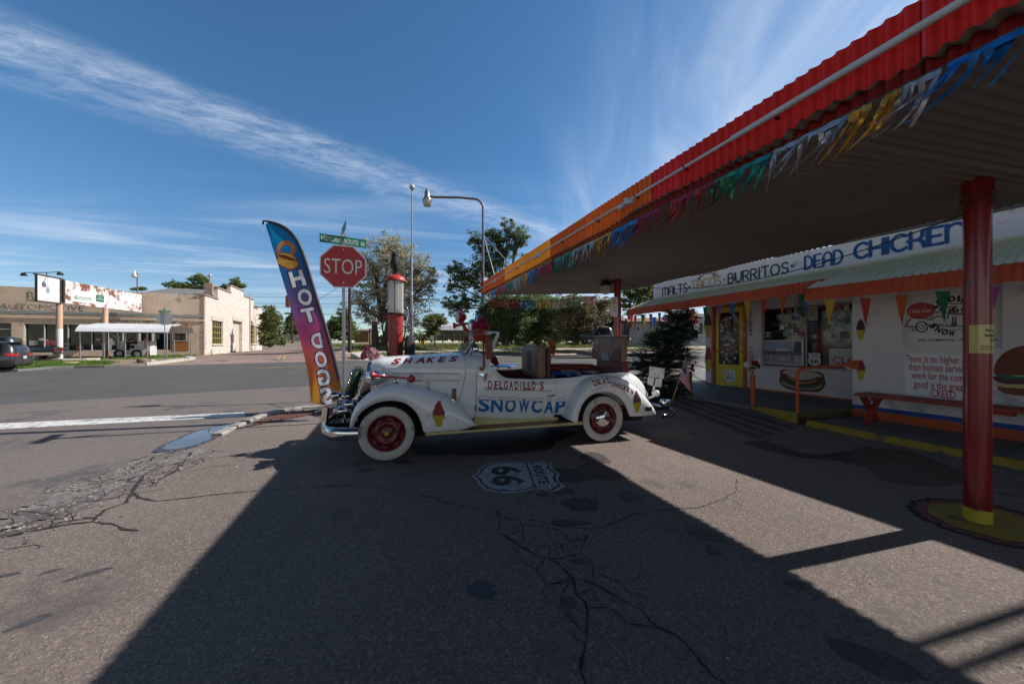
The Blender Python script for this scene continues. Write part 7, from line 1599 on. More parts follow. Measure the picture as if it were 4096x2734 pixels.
# artificial christmas tree behind the tail of the car
YX = 8.35; xt = lambda x, y, Y=YX: ap(*z5(x, y), Y)
tb = gp(2700, 1585); YX = tb.y
ct = thing('christmas_tree', 'leaning dark artificial christmas tree with gold trimmings behind the car tail', 'christmas tree', V((tb.x, tb.y, tb.z)))
axis = [(1200, 400), (1100, 310), (1000, 285), (850, 310), (700, 385), (600, 440), (500, 490), (440, 515), (400, 525), (370, 560), (330, 582), (298, 592)]
hw = [(1210, 120), (1150, 200), (1050, 225), (960, 265), (880, 255), (800, 150), (740, 175), (660, 185), (600, 115), (540, 130), (480, 118), (430, 80), (405, 55), (375, 16), (340, 10), (298, 5)]
axr = sorted(axis); hwr = sorted(hw); sz = YX/1365/2.24
def tree_c(y): return xt(ip(axr, y), y, YX)
a = MB(); a.tube([V((tb.x, tb.y, tb.z))]+[tree_c(y) for y in (1150, 1000, 850, 700, 600, 500, 400, 330)], [.035, .032, .03, .028, .024, .02, .016, .012, .008], 8); a.build('trunk', mat('dark_trunk', (.03, .02, .015), .9), ct)
a = MB(); tips = []
def spray(mb, p, d, L_, n, nl):
    s_ = d.orthogonal().normalized(); u_ = d.cross(s_); mb.tube([p, p+d*L_*.6-UP*L_*.03, p+d*L_-UP*L_*.10], [.005, .004, .002], 4, 1)
    for k in range(n):
        t = (k+rnd.random())/n; an = rnd.uniform(0, 6.283); q_ = p+d*L_*t-UP*L_*.10*t*t; nd = (d*.75+s_*math.cos(an)+u_*math.sin(an)).normalized()*nl*rnd.uniform(.7, 1.15); w = nd.orthogonal().normalized()*.0042
        mb.add([q_-w, q_+nd, q_+w], [(0, 1, 2)], 0)
for lvl in range(44):
    y = 1190-(1190-330)*(lvl/43)**.95+rnd.uniform(-16, 16); r = ip(hwr, y)*sz; c = tree_c(y); nb = 12 if r > .35 else (9 if r > .15 else 5)
    for b in range(nb):
        if rnd.random() < .22: continue
        an = 2*math.pi*(b+rnd.random()*.8)/nb+lvl; L_ = max(.06, r*rnd.uniform(.5, 1.3)); el = rnd.uniform(-.35, .5); d = V((math.cos(an), math.sin(an)*.9, el)).normalized()
        spray(a, c, d, L_, int(14+L_*80), .070); tips.append(c+d*L_*rnd.uniform(.75, 1.))
        for s in range(2+int(L_*12)):
            t = rnd.uniform(.3, .9); d2 = (d+V((rnd.uniform(-1, 1), rnd.uniform(-1, 1), rnd.uniform(-.3, .5)))*.75).normalized(); spray(a, c+d*L_*t-UP*L_*.1*t*t, d2, L_*rnd.uniform(.28, .5)+.05, 15, .066)
P = [xt(560, 380), xt(575, 340), xt(585, 315), xt(598, 296)]
for p, q_ in zip(P, P[1:]): spray(a, p, (q_-p).normalized(), (q_-p).length, 30, .05)
a.build('foliage', [M_pine, M_dark], ct)
a = MB(); MG = mat('gold_trim', (.60, .40, .12), .22, metal=.9)
for p in tips:
    if p.z < 1.55 and rnd.random() < .9:
        p = p+V((0, -.04, 0)); s = rnd.uniform(.012, .034); e = V((rnd.gauss(0, 1), rnd.gauss(0, 1), rnd.gauss(0, 1))).normalized(); f_ = e.orthogonal().normalized(); g_ = e.cross(f_)
        for k in range(3): an = k*1.05; d = (f_*math.cos(an)+g_*math.sin(an))*s; a.add([p-d-e*s*.3, p+d-e*s*.3, p+d+e*s*.3, p-d+e*s*.3], [(0, 1, 2, 3)], 0)
a.build('tinsel', MG, ct)
# blue table beyond the car
tt = thing('table', 'small round blue metal table with curled legs beyond the white car', 'table', V((-.25, 10.3, gz(-.25, 10.3))))
a = MB(); a.lathe([(0, .72), (.40, .72), (.41, .735), (.40, .75), (0, .752)], (-.25, 10.3, tt.location.z), n=32); a.build('tabletop', mat('blue_table_paint', (.015, .09, .30), .4), tt)
for k in range(4):
    t = math.pi/4+k*math.pi/2; d = V((math.cos(t), math.sin(t), 0)); o_ = V((-.25, 10.3, tt.location.z)); a = MB(); a.tube([o_+d*.16+UP*.72, o_+d*.26+UP*.66, o_+d*.30+UP*.55, o_+d*.22+UP*.3, o_+d*.34+UP*.0], .011, 6); a.build('leg', M_dark, tt)
# ============================================================ across the road
def zz1(x, y): return (x/2.1355, 950+y/2.1355)
def z7c(x, y): return (900+x/4.48, 1150+y/4.48)
BA = math.radians(25); BC = gp(817, 1418); BD = V((-math.cos(BA), -math.sin(BA), 0)); BN = V((math.sin(BA), -math.cos(BA), 0)); BS = V((-math.sin(BA), math.cos(BA), 0)); BT = V((math.cos(BA), math.sin(BA), 0))
def fpl(x, y, off=0.): p = pp(*zz1(x, y), BN, BN.dot(BC)+off); return (p-BC).dot(BD), p.z
def spl(x, y, off=0.): p = pp(*zz1(x, y), BT, BT.dot(BC)+off); return (p-BC).dot(BS), p.z
def fq(s, off, z): return V((BC.x, BC.y, 0))+BD*s+BN*off+UP*z
def sq(s, off, z): return V((BC.x, BC.y, 0))+BS*s+BT*off+UP*z
def brickmat(name, c1, c2, mort, sc_, rough=.9, bump=.5, axis='side'):
    m = bpy.data.materials.new(name); m.use_nodes = True; N = m.node_tree.nodes; L = m.node_tree.links; b = N['Principled BSDF']; b.inputs['Roughness'].default_value = rough
    t = N.new('ShaderNodeTexCoord'); s = N.new('ShaderNodeSeparateXYZ'); L.new(t.outputs['Object'], s.inputs[0]); d = N.new('ShaderNodeVectorMath'); d.operation = 'DOT_PRODUCT'; L.new(t.outputs['Object'], d.inputs[0]); d.inputs[1].default_value = BS if axis == 'side' else BD
    cb = N.new('ShaderNodeCombineXYZ'); L.new(d.outputs['Value'], cb.inputs[0]); L.new(s.outputs[2], cb.inputs[1])
    nz = N.new('ShaderNodeTexNoise'); nz.inputs['Scale'].default_value = 1.5; L.new(t.outputs['Object'], nz.inputs['Vector'])
    mv = N.new('ShaderNodeVectorMath'); mv.operation = 'MULTIPLY_ADD'; L.new(nz.outputs['Color'], mv.inputs[0]); mv.inputs[1].default_value = (.10, .10, 0); L.new(cb.outputs[0], mv.inputs[2])
    br = N.new('ShaderNodeTexBrick'); br.inputs['Scale'].default_value = sc_; br.inputs['Mortar Size'].default_value = .022; br.inputs['Color1'].default_value = (*c1, 1); br.inputs['Color2'].default_value = (*c2, 1); br.inputs['Mortar'].default_value = (*mort, 1); br.inputs['Row Height'].default_value = .22; br.inputs['Brick Width'].default_value = .62; L.new(mv.outputs[0], br.inputs['Vector'])
    n2 = N.new('ShaderNodeTexNoise'); n2.inputs['Scale'].default_value = 3; n2.inputs['Detail'].default_value = 6; L.new(t.outputs['Object'], n2.inputs['Vector']); mr = N.new('ShaderNodeMapRange'); mr.inputs[1].default_value = .52; mr.inputs[2].default_value = .66; L.new(n2.outputs[0], mr.inputs[0])
    mx = N.new('ShaderNodeMixRGB'); L.new(mr.outputs[0], mx.inputs[0]); L.new(br.outputs[0], mx.inputs[1]); mx.inputs[2].default_value = (*[x*.72 for x in c2], 1); L.new(mx.outputs[0], b.inputs['Base Color'])
    bp = N.new('ShaderNodeBump'); bp.inputs['Strength'].default_value = bump; bp.inputs['Distance'].default_value = .05; L.new(br.outputs['Fac'], bp.inputs['Height']); bp.invert = True; L.new(bp.outputs[0], b.inputs['Normal']); return m
M_tan = mat('tan_stucco', (.62, .485, .37), .9, var=.12, scale=.6, bump=.3, bscale=20, dirt=((.40, .30, .22), .2, .9)); M_tanl = mat('pale_tan_stucco', (.58, .47, .36), .9, dirt=((.24, .17, .12), .25, 1.2))
M_stone = brickmat('whitewashed_stone', (.80, .71, .63), (.68, .57, .50), (.46, .35, .29), 1.55); M_shing = mat('grey_shingles', (.17, .165, .16), .9, var=.3, scale=3, bump=.6, bscale=18, stretch=(1, 1, 4))
M_teal = mat('faded_teal_paint', (.11, .17, .17), .8, dirt=((.50, .40, .31), .42, 3.)); M_tealw = mat('pale_blue_band', (.40, .45, .47), .8, dirt=((.25, .22, .19), .3, 3)); M_sglass = mat('shop_glass', (.010, .012, .014), .04, var=0, spec=.25); M_alum = mat('window_aluminium', (.45, .46, .47), .45); M_wood = mat('amber_wood_siding', (.34, .14, .035), .7, var=.25, scale=2, stretch=(.3, .3, 12)); M_lint = mat('cream_lintel', (.52, .46, .38), .85); M_yfr = mat('yellow_steel_sash', (.42, .38, .10), .6)
fb_ = thing('feed_store', 'low tan stucco store with whitewashed stone side wall across the road', 'building', V((BC.x, BC.y, BC.z)))
zT = .5*(fpl(0, 435)[1]+fpl(1740, 490)[1]); zT0 = fpl(1740, 490)[1]; zTL = fpl(0, 435)[1]; Z0 = BC.z-.4
openings = []
def opn(x0, y0, x1, y1): s0, zt = fpl(x1, y0); s1, zb = fpl(x0, y1); return min(s0, s1), max(s0, s1), zb, zt
win_main = opn(205, 745, 1180, 968); dor = opn(1190, 800, 1300, 1002); win_r = opn(1306, 800, 1458, 955); gar = opn(-500, 710, 158, 872)
win_main = (win_main[0], win_main[1], BC.z+.55, win_main[3])
zhd = win_main[3]
def fwall(mb, s0, s1, z0, z1_, off0, off1, mi=0): mb.obox(fq(s0, off0, z0), BD*(s1-s0), BN*(off1-off0), UP*(z1_-z0), mi)
a = MB(); Lf = 60
fwall(a, 0, Lf, zhd, zT0, -.4, 0)
xs = [(0, dor[0]), (dor[1], win_main[0]), (win_main[1], win_main[1]+1.0)]
s_pw = fpl(1612, 900)[0]
fwall(a, 0, s_pw, Z0, zhd, -.4, 0); fwall(a, win_r[1], dor[0], Z0, zhd, -.4, 0); fwall(a, dor[1], win_main[0], Z0, zhd, -.4, -.002); fwall(a, win_main[0], win_main[1], Z0, win_main[2], -.4, 0); fwall(a, s_pw, win_r[1], Z0, BC.z+.55, -.4, -.001); fwall(a, win_main[1], win_main[1]+.8, Z0, zhd, -.4, 0); fwall(a, gar[1]-.1 if False else win_main[1]+8, Lf, Z0, zhd, -.4, 0)
fwall(a, 0, Lf, fpl(900, 690)[1]-.12, fpl(900, 690)[1]+.1, .002, .10)
a.build('wall', M_tan, fb_)
a = MB(); a.obox(fq(0, -.6, Z0), BD*Lf, BN*-.05, UP*(zhd-Z0)); a.build('interior', M_darkin, fb_)
a = MB(); y0, y1 = fpl(900, 640)[1], fpl(900, 668)[1]; h = (y0-y1)/5
for k in range(5): fwall(a, -.02, Lf, y1+h*k, y1+h*(k+1), .003, .05 if k % 2 else .035, 1 if k % 2 else 0)
a.build('stripe_band', [M_teal, M_tealw], fb_)
# side wall silhouette with stepped parapet
prof_px = [(1740, 490), (1862, 515), (1862, 436), (1895, 440), (1970, 456), (1970, 416), (2083, 455), (2083, 500), (2168, 530), (2168, 600), (2200, 610), (2200, 592), (2238, 596)]
pf = [spl(*p) for p in prof_px]; sE = pf[-1][0]
pil0 = spl(1822, 505); 
holes = []
def sopn(x0, y0, x1, y1): s0, zt = spl(x0, y0); s1, zb = spl(x1, y1); return s0, s1, zb, zt
w1, w2, dd = sopn(1812, 705, 1905, 908), sopn(2142, 748, 2196, 905), sopn(1990, 706, 2070, 955)
base_z = lambda s: gz(*(sq(s, 0, 0)[:2]))-.4
a = MB()
xs = sorted({0, sE, w1[0], w1[1], w2[0], w2[1], dd[0], dd[1]})
zmin_top = min(p[1] for p in pf)-.6
for x0, x1 in zip(xs, xs[1:]):
    z = -.5
    for h_ in (w1, w2, dd):
        if h_[0] <= x0+1e-6 and h_[1] >= x1-1e-6:
            if h_ is not dd: a.obox(sq(x0, -.45, z), BS*(x1-x0), BT*.45, UP*(h_[2]-z))
            z = h_[3]
    a.obox(sq(x0, -.45, z), BS*(x1-x0), BT*.45, UP*(zmin_top-z))
poly = [(0, zmin_top)]+[(0, pf[0][1])]
flat = [(p[0], p[1]) for p in pf]
lv = [(0, flat[0][1], flat[2][0]), (flat[2][0], .5*(flat[2][1]+flat[3][1]), flat[4][0]), (flat[5][0], .5*(flat[5][1]+flat[6][1]), flat[6][0]), (flat[7][0], flat[7][1], flat[8][0]), (flat[9][0], flat[9][1], flat[10][0]), (flat[11][0], flat[11][1], flat[12][0])]
for s0, zt, s1 in lv: a.obox(sq(s0, -.45, zmin_top), BS*(s1-s0), BT*.45, UP*(zt-zmin_top))
a.build('stone_wall', M_stone, fb_)
a = MB()
for s0, zt, s1 in lv: a.obox(sq(s0-.1, -.55, zt), BS*(s1-s0+.12), BT*.65, UP*.16)
s_, z_ = spl(1848, 430)[0], spl(1848, 392)[1]; a.obox(sq(s_, -1.2, z_-1.5), BS*1.3, BT*.8, UP*1.5); a.build('coping', brickmat('dark_stone', (.40, .31, .26), (.30, .22, .19), (.2, .15, .13), 1.55), fb_)
a = MB(); a.tube([sq(s_+.6, -.8, z_), sq(s_+.6, -.8, z_+.95)], .14, 10); a.lathe([(.2, 0), (.24, .1), (0, .3)], sq(s_+.6, -.8, z_+.95), n=10); a.build('flue', M_galv, fb_)
a = MB(); ps = spl(2131, 945); a.tube([sq(ps[0], .10, ps[1]), sq(ps[0], .10, spl(2131, 485)[1])], .07, 8); a.tube([sq(ps[0], .10, ps[1]), sq(ps[0]+.5, .6, ps[1]-.6)], .07, 8); a.build('vent_pipe', mat('pipe_pink', (.42, .30, .25), .7), fb_)
for w_, nm in ((w1, 'side_window'), (w2, 'side_window')):
    a = MB(); a.obox(sq(w_[0]-.25, .0, w_[3]+.002), BS*(w_[1]-w_[0]+.5), BT*.06, UP*.55); o = a.build(nm, M_lint, fb_); a = MB(); a.obox(sq(w_[0]-.15, 0, w_[2]-.16), BS*(w_[1]-w_[0]+.3), BT*.14, UP*.155); a.build('sill', M_lint, o)
    a = MB(); a.obox(sq(w_[0], -.22, w_[2]), BS*(w_[1]-w_[0]), BT*-.04, UP*(w_[3]-w_[2])); a.build('pane', M_sglass, o)
    a = MB(); nx = 5
    for k in range(nx+1): a.obox(sq(w_[0]+(w_[1]-w_[0]-.07)*k/nx, -.20, w_[2]), BS*.07, BT*.05, UP*(w_[3]-w_[2]))
    for k in range(5): a.obox(sq(w_[0], -.19, w_[2]+(w_[3]-w_[2]-.06)*k/4), BS*(w_[1]-w_[0]), BT*.05, UP*.06)
    a.build('glazing_bar', M_yfr, o)
a = MB(); a.obox(sq(dd[0]-.3, 0, dd[3]+.002), BS*(dd[1]-dd[0]+.5), BT*.06, UP*.5); a.obox(sq(dd[0], -.42, -.3), BS*(dd[1]-dd[0]), BT*-.05, UP*(dd[3]+.3)); sd_o = a.build('side_doorway', M_lint, fb_)
d0 = sopn(2000, 806, 2034, 955); a = MB(); a.obox(sq(d0[0], -.40, -.1), BS*(d0[1]-d0[0]), BT*.06, UP*(d0[3]+.1)); a.build('side_door', mat('white_door', (.55, .53, .50), .7, dirt=((.35, .30, .25), .3, 2)), sd_o); d1 = sopn(2008, 822, 2023, 895); a = MB(); a.obox(sq(d1[0], -.335, d1[2]), BS*(d1[1]-d1[0]), BT*.02, UP*(d1[3]-d1[2])); a.build('door_panel', mat('rust_panel', (.24, .09, .05), .8), sd_o)
# roof behind the parapet and far wall
a = MB(); a.obox(fq(0.45, -.45, zT0-.6), BD*Lf, BN*-22, UP*.2); zr_ = zT0-.3
sR_ = fpl(900, 470)[0]; p = [fq(.6, -2.0, zr_), fq(sR_, -2.0, zr_), fq(sR_-2, -9.0, zr_+2.0), fq(.6, -9.0, zr_+2.0), fq(.6, -16, zr_), fq(sR_, -16, zr_)]; a.add(p, [(0, 3, 2, 1), (3, 4, 5, 2), (0, 4, 3), (1, 2, 5)]); a.build('roof', M_shing, fb_)
a = MB(); a.obox(fq(0, -22.6, Z0), BD*Lf, BN*-.4, UP*(zT0-Z0-1)); a.build('rear_wall', M_tan, fb_)
# shop windows
def shopwin(w_, mull, nm='shop_window'):
    a = MB(); f = .07; n = len(mull)
    a.obox(fq(w_[0], -.14, w_[2]), BD*(w_[1]-w_[0]), BN*.08, UP*f); a.obox(fq(w_[0], -.14, w_[3]-f), BD*(w_[1]-w_[0]), BN*.08, UP*f)
    for s in [w_[0], w_[1]-f]+mull: a.obox(fq(s, -.13, w_[2]+f), BD*f, BN*.08, UP*(w_[3]-w_[2]-2*f))
    o = a.build(nm, M_alum, fb_); a = MB(); a.obox(fq(w_[0]+.02, -.20, w_[2]+.02), BD*(w_[1]-w_[0]-.04), BN*-.02, UP*(w_[3]-w_[2]-.04)); a.build('pane', M_sglass, o); return o
mo = shopwin(win_main, [fpl(x, 850)[0] for x in (380, 583, 785, 925, 1050)])
shopwin((win_r[0], win_r[1], BC.z+.55, win_r[3]), [])
gz_ = (win_main[1]+.8, win_main[1]+8, BC.z+.1, fpl(100, 708)[1]); shopwin(gz_, [win_main[1]+.8+k*1.25 for k in range(1, 6)], 'garage_window')
a = MB()
for k in (1, 2, 3): a.obox(fq(gz_[0], -.12, gz_[2]+(gz_[3]-gz_[2])*k/4), BD*(gz_[1]-gz_[0]), BN*.06, UP*.07)
a.build('garage_bar', M_alum, fb_)
for k in range(26):    # goods showing dimly behind the glass
    s = rnd.uniform(win_main[0]+.3, win_main[1]-.5); zz_ = BC.z+rnd.choice((.7, 1.15, 1.6))+.0; a = MB(); wv_ = rnd.uniform(.2, .8); a.obox(fq(s, -.188-.0005*k/30, zz_), BD*wv_, BN*.004, UP*rnd.uniform(.1, .5)); a.build('shop_goods', rnd.choice(STK[:2]+[STK[7], STK[2]]) if k % 3 else STK[5], mo)
a = MB(); a.obox(fq(dor[0], -.35, BC.z-.1), BD*(dor[1]-dor[0]), BN*-.05, UP*(dor[3]-BC.z+.1), 1); a.obox(fq(dor[0], -.1, BC.z-.1), BD*.08, BN*.08, UP*(dor[3]-BC.z+.1), 0); a.obox(fq(dor[1]-.08, -.1, BC.z-.1), BD*.08, BN*.08, UP*(dor[3]-BC.z+.1), 0); a.build('shop_door', [M_alum, M_darkin], fb_)
s0, z1_ = fpl(1610, 732); s1, _ = fpl(1465, 732); a = MB(); a.obox(fq(s0, -.05, BC.z+.5), BD*(s1-s0), BN*.08, UP*(z1_-BC.z-.5)); wo_ = a.build('wood_siding', M_wood, fb_); b_ = opn(1475, 802, 1600, 884); a = MB(); a.obox(fq(b_[0], .04, b_[2]), BD*(b_[1]-b_[0]), BN*.03, UP*(b_[3]-b_[2]), 0); a.obox(fq(b_[0]+.1, .06, b_[2]+.1), BD*(b_[1]-b_[0]-.2), BN*.02, UP*(b_[3]-b_[2]-.2), 1); a.build('small_window', [M_alum, M_sglass], wo_)
# painted and raised lettering on the front
a = MB(); bdn = -BD
def ftext(mb, txt, x0, x1, y0, y1, off, mi, bold): s0, zt = fpl(x0, y0); s1, zb = fpl(x1, y1); mb.text(txt, fq((s0+s1)/2, off, (zt+zb)/2), bdn, UP, fit=(abs(s0-s1), zt-zb), mi=mi, bold=bold)
ftext(a, 'AUTOMOTIVE', -8, 718, 560, 626, .012, 0, -.005); ftext(a, 'BAIL', 232, 480, 462, 545, .012, 0, -.005)
a.build('painted_lettering', M_teal, fb_)
a = MB(); p0, p1 = fpl(828, 690), fpl(1535, 742); a.obox(fq(p1[0], .002, p1[1]), BD*(p0[0]-p1[0]), BN*.05, UP*(p0[1]-p1[1]), 0)
for t, x0, x1 in (('AUTO', 850, 985), ('PARTS', 1003, 1165), ('NEW', 1218, 1325), ('& USED', 1345, 1512)): ftext(a, t, x0, x1, 699, 733, .058, 1, .01)
ftext(a, 'I', 1187, 1194, 695, 736, .058, 1, .0); a.build('fascia_board', [M_tanl, mat('worn_tan_letters', (.20, .14, .10), .9, dirt=((.4, .32, .25), .3, 4))], fb_)
rl = thing('roof_lamp', 'small white lamp on a thin rusty post above the store roof', 'lamp', fq(fpl(1176, 480)[0], -1.0, zT0))
a = MB(); p = pp(*zz1(1175, 480), BN, BN.dot(BC)-1.); q_ = pp(*zz1(1173, 303), BN, BN.dot(BC)-1.); a.tube([p-UP*.8, q_], .06, 8); a.build('post', mat('rusty_post', (.22, .12, .08), .8), rl); c_ = pp(*zz1(1150, 318), BN, BN.dot(BC)-1.); a = MB(); a.tube([q_-UP*.1, c_+UP*.1], .04, 6); a.lathe([(.0, .5), (.07, .48), (.10, .2), (.22, .0), (.24, -.2), (.16, -.32), (0, -.34)], c_, n=14); a.build('lamp_head', mat('white_lamp', (.6, .58, .55), .4), rl)

# rusty sign on two posts
SG = V((-.33, .944, 0)); P1 = gp(238, 1439); P1 = V((P1.x, P1.y, gz(P1.x, P1.y))); SN = V((SG.y, -SG.x, 0))
M_peel = mat('peeling_white_sign', (.74, .70, .66), .6, var=.06, scale=2, dirt=((.19, .06, .035), .50, 1.1)); M_peel2 = mat('white_sign_panel', (.70, .69, .68), .6, dirt=((.3, .12, .08), .12, 3.)); M_post2 = mat('faded_peach_post', (.52, .34, .25), .7, dirt=((.35, .2, .14), .2, 1.5)); M_postw = mat('white_lower_post', (.66, .62, .64), .7)
ps_ = thing('pole_sign', 'long peeling white sign board on two peach posts before the store', 'sign', P1)
def sgp(k, off, z): return V((P1.x, P1.y, 0))+SG*k+SN*off+UP*z
zb_ = CAM_H+(1367-1210)/1365*P1.y; zt_ = CAM_H+(1367-1118)/1365*P1.y; kx_ = lambda px: ((px-2048)/1365*P1.y-P1.x)/(SG.x-(px-2048)/1365*SG.y); L_sign = kx_(560); k2 = kx_(422)
def signpost(k, r, split):
    p = sgp(k, 0, 0); z0 = gz(p.x, p.y); a = MB(); 
    if split: a.lathe([(r*1.04, -.1), (r*1.04, 2.55)], V((p.x, p.y, z0)), n=20, mi=1); a.lathe([(r, 2.55), (r, zb_-z0)], V((p.x, p.y, z0)), n=20, mi=0)
    else: a.lathe([(r, -.1), (r, zb_-z0)], V((p.x, p.y, z0)), n=20, mi=0)
    a.build('post', [M_post2, M_postw], ps_)
signpost(0, .18, True); signpost(k2, .185, False)
a = MB(); a.obox(sgp(.3, -.14, zb_), SG*(L_sign-.3), SN*.28, UP*(zt_-zb_)); bd = a.build('board', M_peel, ps_)
a = MB(); a.obox(sgp(-2.05, .02, zb_-.02), SG*1.85, SN*.12, UP*(zt_-zb_+.05), 0); 
for k0, k1, z0, z1_ in ((-2.11, -2.05, zb_-.1, zt_+.12), (-.2, -.10, zb_-.1, zt_+.1), (.14, .3, zb_-.05, zt_+.05)): a.obox(sgp(k0, .04, z0), SG*(k1-k0), SN*.125, UP*(z1_-z0), 1)
a.obox(sgp(-2.11, -.06, zb_-.12), SG*2.2, SN*.24, UP*.1, 1); a.obox(sgp(-2.11, -.06, zt_+.03), SG*2.2, SN*.24, UP*.09, 1); a.build('end_panel', [M_peel2, mat('dark_rusty_frame', (.05, .035, .03), .8)], ps_)
c_ = sgp(-1.2, .145, zb_+.85); a = MB(); a.prism([(.14*math.cos(t*.4), .25*math.sin(t*.4)) for t in range(16)], c_, SG, UP, SN*.01); a.tube([c_+UP*.2+SN*.01, c_+UP*1.2+SN*.01], .012, 4); a.build('faded_clock_mark', mat('faded_blue_mark', (.22, .24, .34), .7), ps_)
def sgk(x, y): p = pp(*zz1(x, y), SN, SN.dot(P1)+.15); return (p-P1).dot(SG), p.z
def plaque(x0, y0, x1, y1, m0, m1, lines, name, skew=0):
    k0, z0 = sgk(x0, y0); k1, z1_ = sgk(x1, y1); a = MB(); a.prism([(k0+skew, z0), (k1+skew*.2, z0), (k1-skew*.2, z1_), (k0, z1_)], V((P1.x, P1.y, 0))+SN*.141, SG, UP, SN*.03, 0)
    for t, cy_, w, h, sh, b in lines: a.text(t, sgp((k0+k1)/2, .175, z0+(z1_-z0)*cy_), SG, UP, fit=((k1-k0)*w, (z0-z1_)*h), mi=1, shear=sh, bold=b)
    a.build(name, [m0, m1], bd)
plaque(606, 440, 800, 565, mat('white_enamel', (.72, .72, .70), .5), STK[1], [], 'plaque'); plaque(628, 492, 782, 543, mat('pale_green_enamel', (.22, .46, .18), .5), M_swhite, [('FEEDS', .5, .66, .62, 0, .03)], 'plaque', .12)
plaque(823, 487, 887, 552, M_sgreen, M_swhite, [("KRUSE'S", .26, .5, .16, 0, .01), ('Perfection', .58, .82, .30, .35, .0)], 'plaque')
for dk in (-1.9, 1.1):
    a = MB(); o_ = sgp(-1.1, 0, zt_+.12); e_ = o_+V((dk*1.1, -dk*.1, .18)); a.tube([o_, o_+UP*.25, e_+UP*.1], .03, 6); a.lathe([(.06, .1), (.12, .05), (.21, -.15), (.18, -.15), (0, -.02)], e_, V((0, -.1, 1)), 16); a.build('sign_lamp', M_dark, ps_)
# far stop sign seen from behind
b0 = gp(*zz1(1407, 1042)); c0 = ap(*zz1(1407, 692), b0.y); stop_assembly(V((b0.x, b0.y, gz(b0.x, b0.y))), c0.z, 'grey back of a stop sign on the far corner before the store', (-math.cos(.45), -math.sin(.45), 0), RD, True, R_=.5*105/2.1355/1365*b0.y)

# carport, tow tractor, flag
cb0 = gp(*zz1(686, 1036)); cpo = thing('carport', 'white metal carport with rounded eaves in front of the store', 'carport', V((cb0.x, cb0.y, gz(cb0.x, cb0.y))))
cdir = -BD; zE = ap(*zz1(686, 800), cb0.y).z; zR = ap(*zz1(720, 742), cb0.y).z; Lc = (pp(*zz1(1428, 800), BN, BN.dot(cb0))-cb0).dot(cdir); dpt = 5.2
def cq(s, d, z): return V((cb0.x, cb0.y, 0))+cdir*s-BN*d+UP*z
prof_c = [(-.25, zE), (-.05, zE+.32), (.35, zE+.62), (1.0, zR), (dpt/2, zR+.25), (dpt-1., zR), (dpt-.35, zE+.62), (dpt+.05, zE+.3), (dpt+.2, zE)]
rows = []
for k in range(61): rows.append([cq(-.2+(Lc+.4)*k/60, d, z) for d, z in prof_c])
a = MB(); a.grid(rows, 0, smooth=False); a.grid([[p-UP*.02 for p in r] for r in reversed(rows)], 0, smooth=False); a.build('roof', mat('white_carport_metal', (.62, .63, .66), .5, dirt=((.45, .43, .42), .15, 2)), cpo)
for s in (0, Lc*.26, Lc*.5, Lc*.76, Lc):
    for d in (0, dpt):
        a = MB(); p = cq(s, d, 0); a.tube([V((p.x, p.y, gz(p.x, p.y)-.1)), cq(s, d, zE+.1)], .05, 8); a.build('post', M_galv, cpo)
tr0 = gp(*zz1(1130, 1022)); tr = thing('tow_tractor', 'pale grey tow tractor with black wheels parked under the carport', 'tractor', V((tr0.x, tr0.y, gz(tr0.x, tr0.y))))
def tq(x, y, off=0.): return pp(*zz1(x, y), BN, BN.dot(tr0)+off)
M_trac = mat('pale_grey_tractor', (.55, .55, .55), .55, dirt=((.3, .28, .26), .15, 3))
def tprism(mb, pts, o0, o1, mi=0):
    P = [tq(x, y) for x, y in pts]; mb.prism([((p-tr0).dot(cdir), p.z) for p in P], V((tr0.x, tr0.y, 0))+BN*o0, cdir, UP, BN*(o1-o0), mi)
a = MB(); tprism(a, [(1012, 940), (1035, 892), (1062, 885), (1062, 960), (1110, 960), (1110, 905), (1180, 905), (1182, 882), (1230, 880), (1278, 888), (1282, 1005), (1212, 1005), (1206, 985), (1190, 968), (1160, 962), (1140, 975), (1130, 1000), (1062, 1002), (1052, 975), (1030, 958)], -1.3, 0); a.build('body', M_trac, tr)
for x, y, r in ((1018, 990, 36), (1168, 992, 37)):
    for o in (.02, -1.1):
        c_ = tq(x, y, o); rr = r/2.1355/1365*tr0.y; a = MB(); a.lathe([(0, -.05), (rr*.55, -.05), (rr*.6, .02), (rr*.9, .05), (rr, -.02), (rr, -.22), (rr*.8, -.28)], c_, BN, 24); w_o = a.build('wheel', M_tyre, tr); a = MB(); a.lathe([(0, .02), (rr*.2, .02), (rr*.5, .0), (rr*.55, -.03)], c_+BN*.01, BN, 16); a.build('rim', M_trac, w_o)
a = MB(); tprism(a, [(985, 810), (1000, 806), (1018, 955), (1002, 958)], -.3, -.2); tprism(a, [(1012, 812), (1022, 812), (1035, 900), (1024, 900)], -1., -.9); 
a.tube([tq(940, 822), tq(985, 840)], .05, 6); a.tube([tq(985, 850, -.25), tq(1015, 850, -.9)], .06, 6); a.build('mast', M_trac, tr)
a = MB(); tprism(a, [(1112, 918), (1148, 918), (1148, 945), (1112, 945)], .002, .012, 0); tprism(a, [(1065, 890), (1178, 890), (1175, 908), (1112, 908), (1108, 955), (1066, 955)], .004, .014, 0); a.tube([tq(1095, 880, -.5), tq(1130, 860, -.5)], .04, 6, 0); a.tube([tq(1120, 858, -.3), tq(1145, 870, -.6)], .03, 6, 0); a.build('cab_opening', M_under, tr)
a = MB(); c_ = tq(1262, 988, .01); a.text('G', c_, cdir, UP, fit=(.35, .45), bold=.03); a.build('lettering', M_orange, tr)
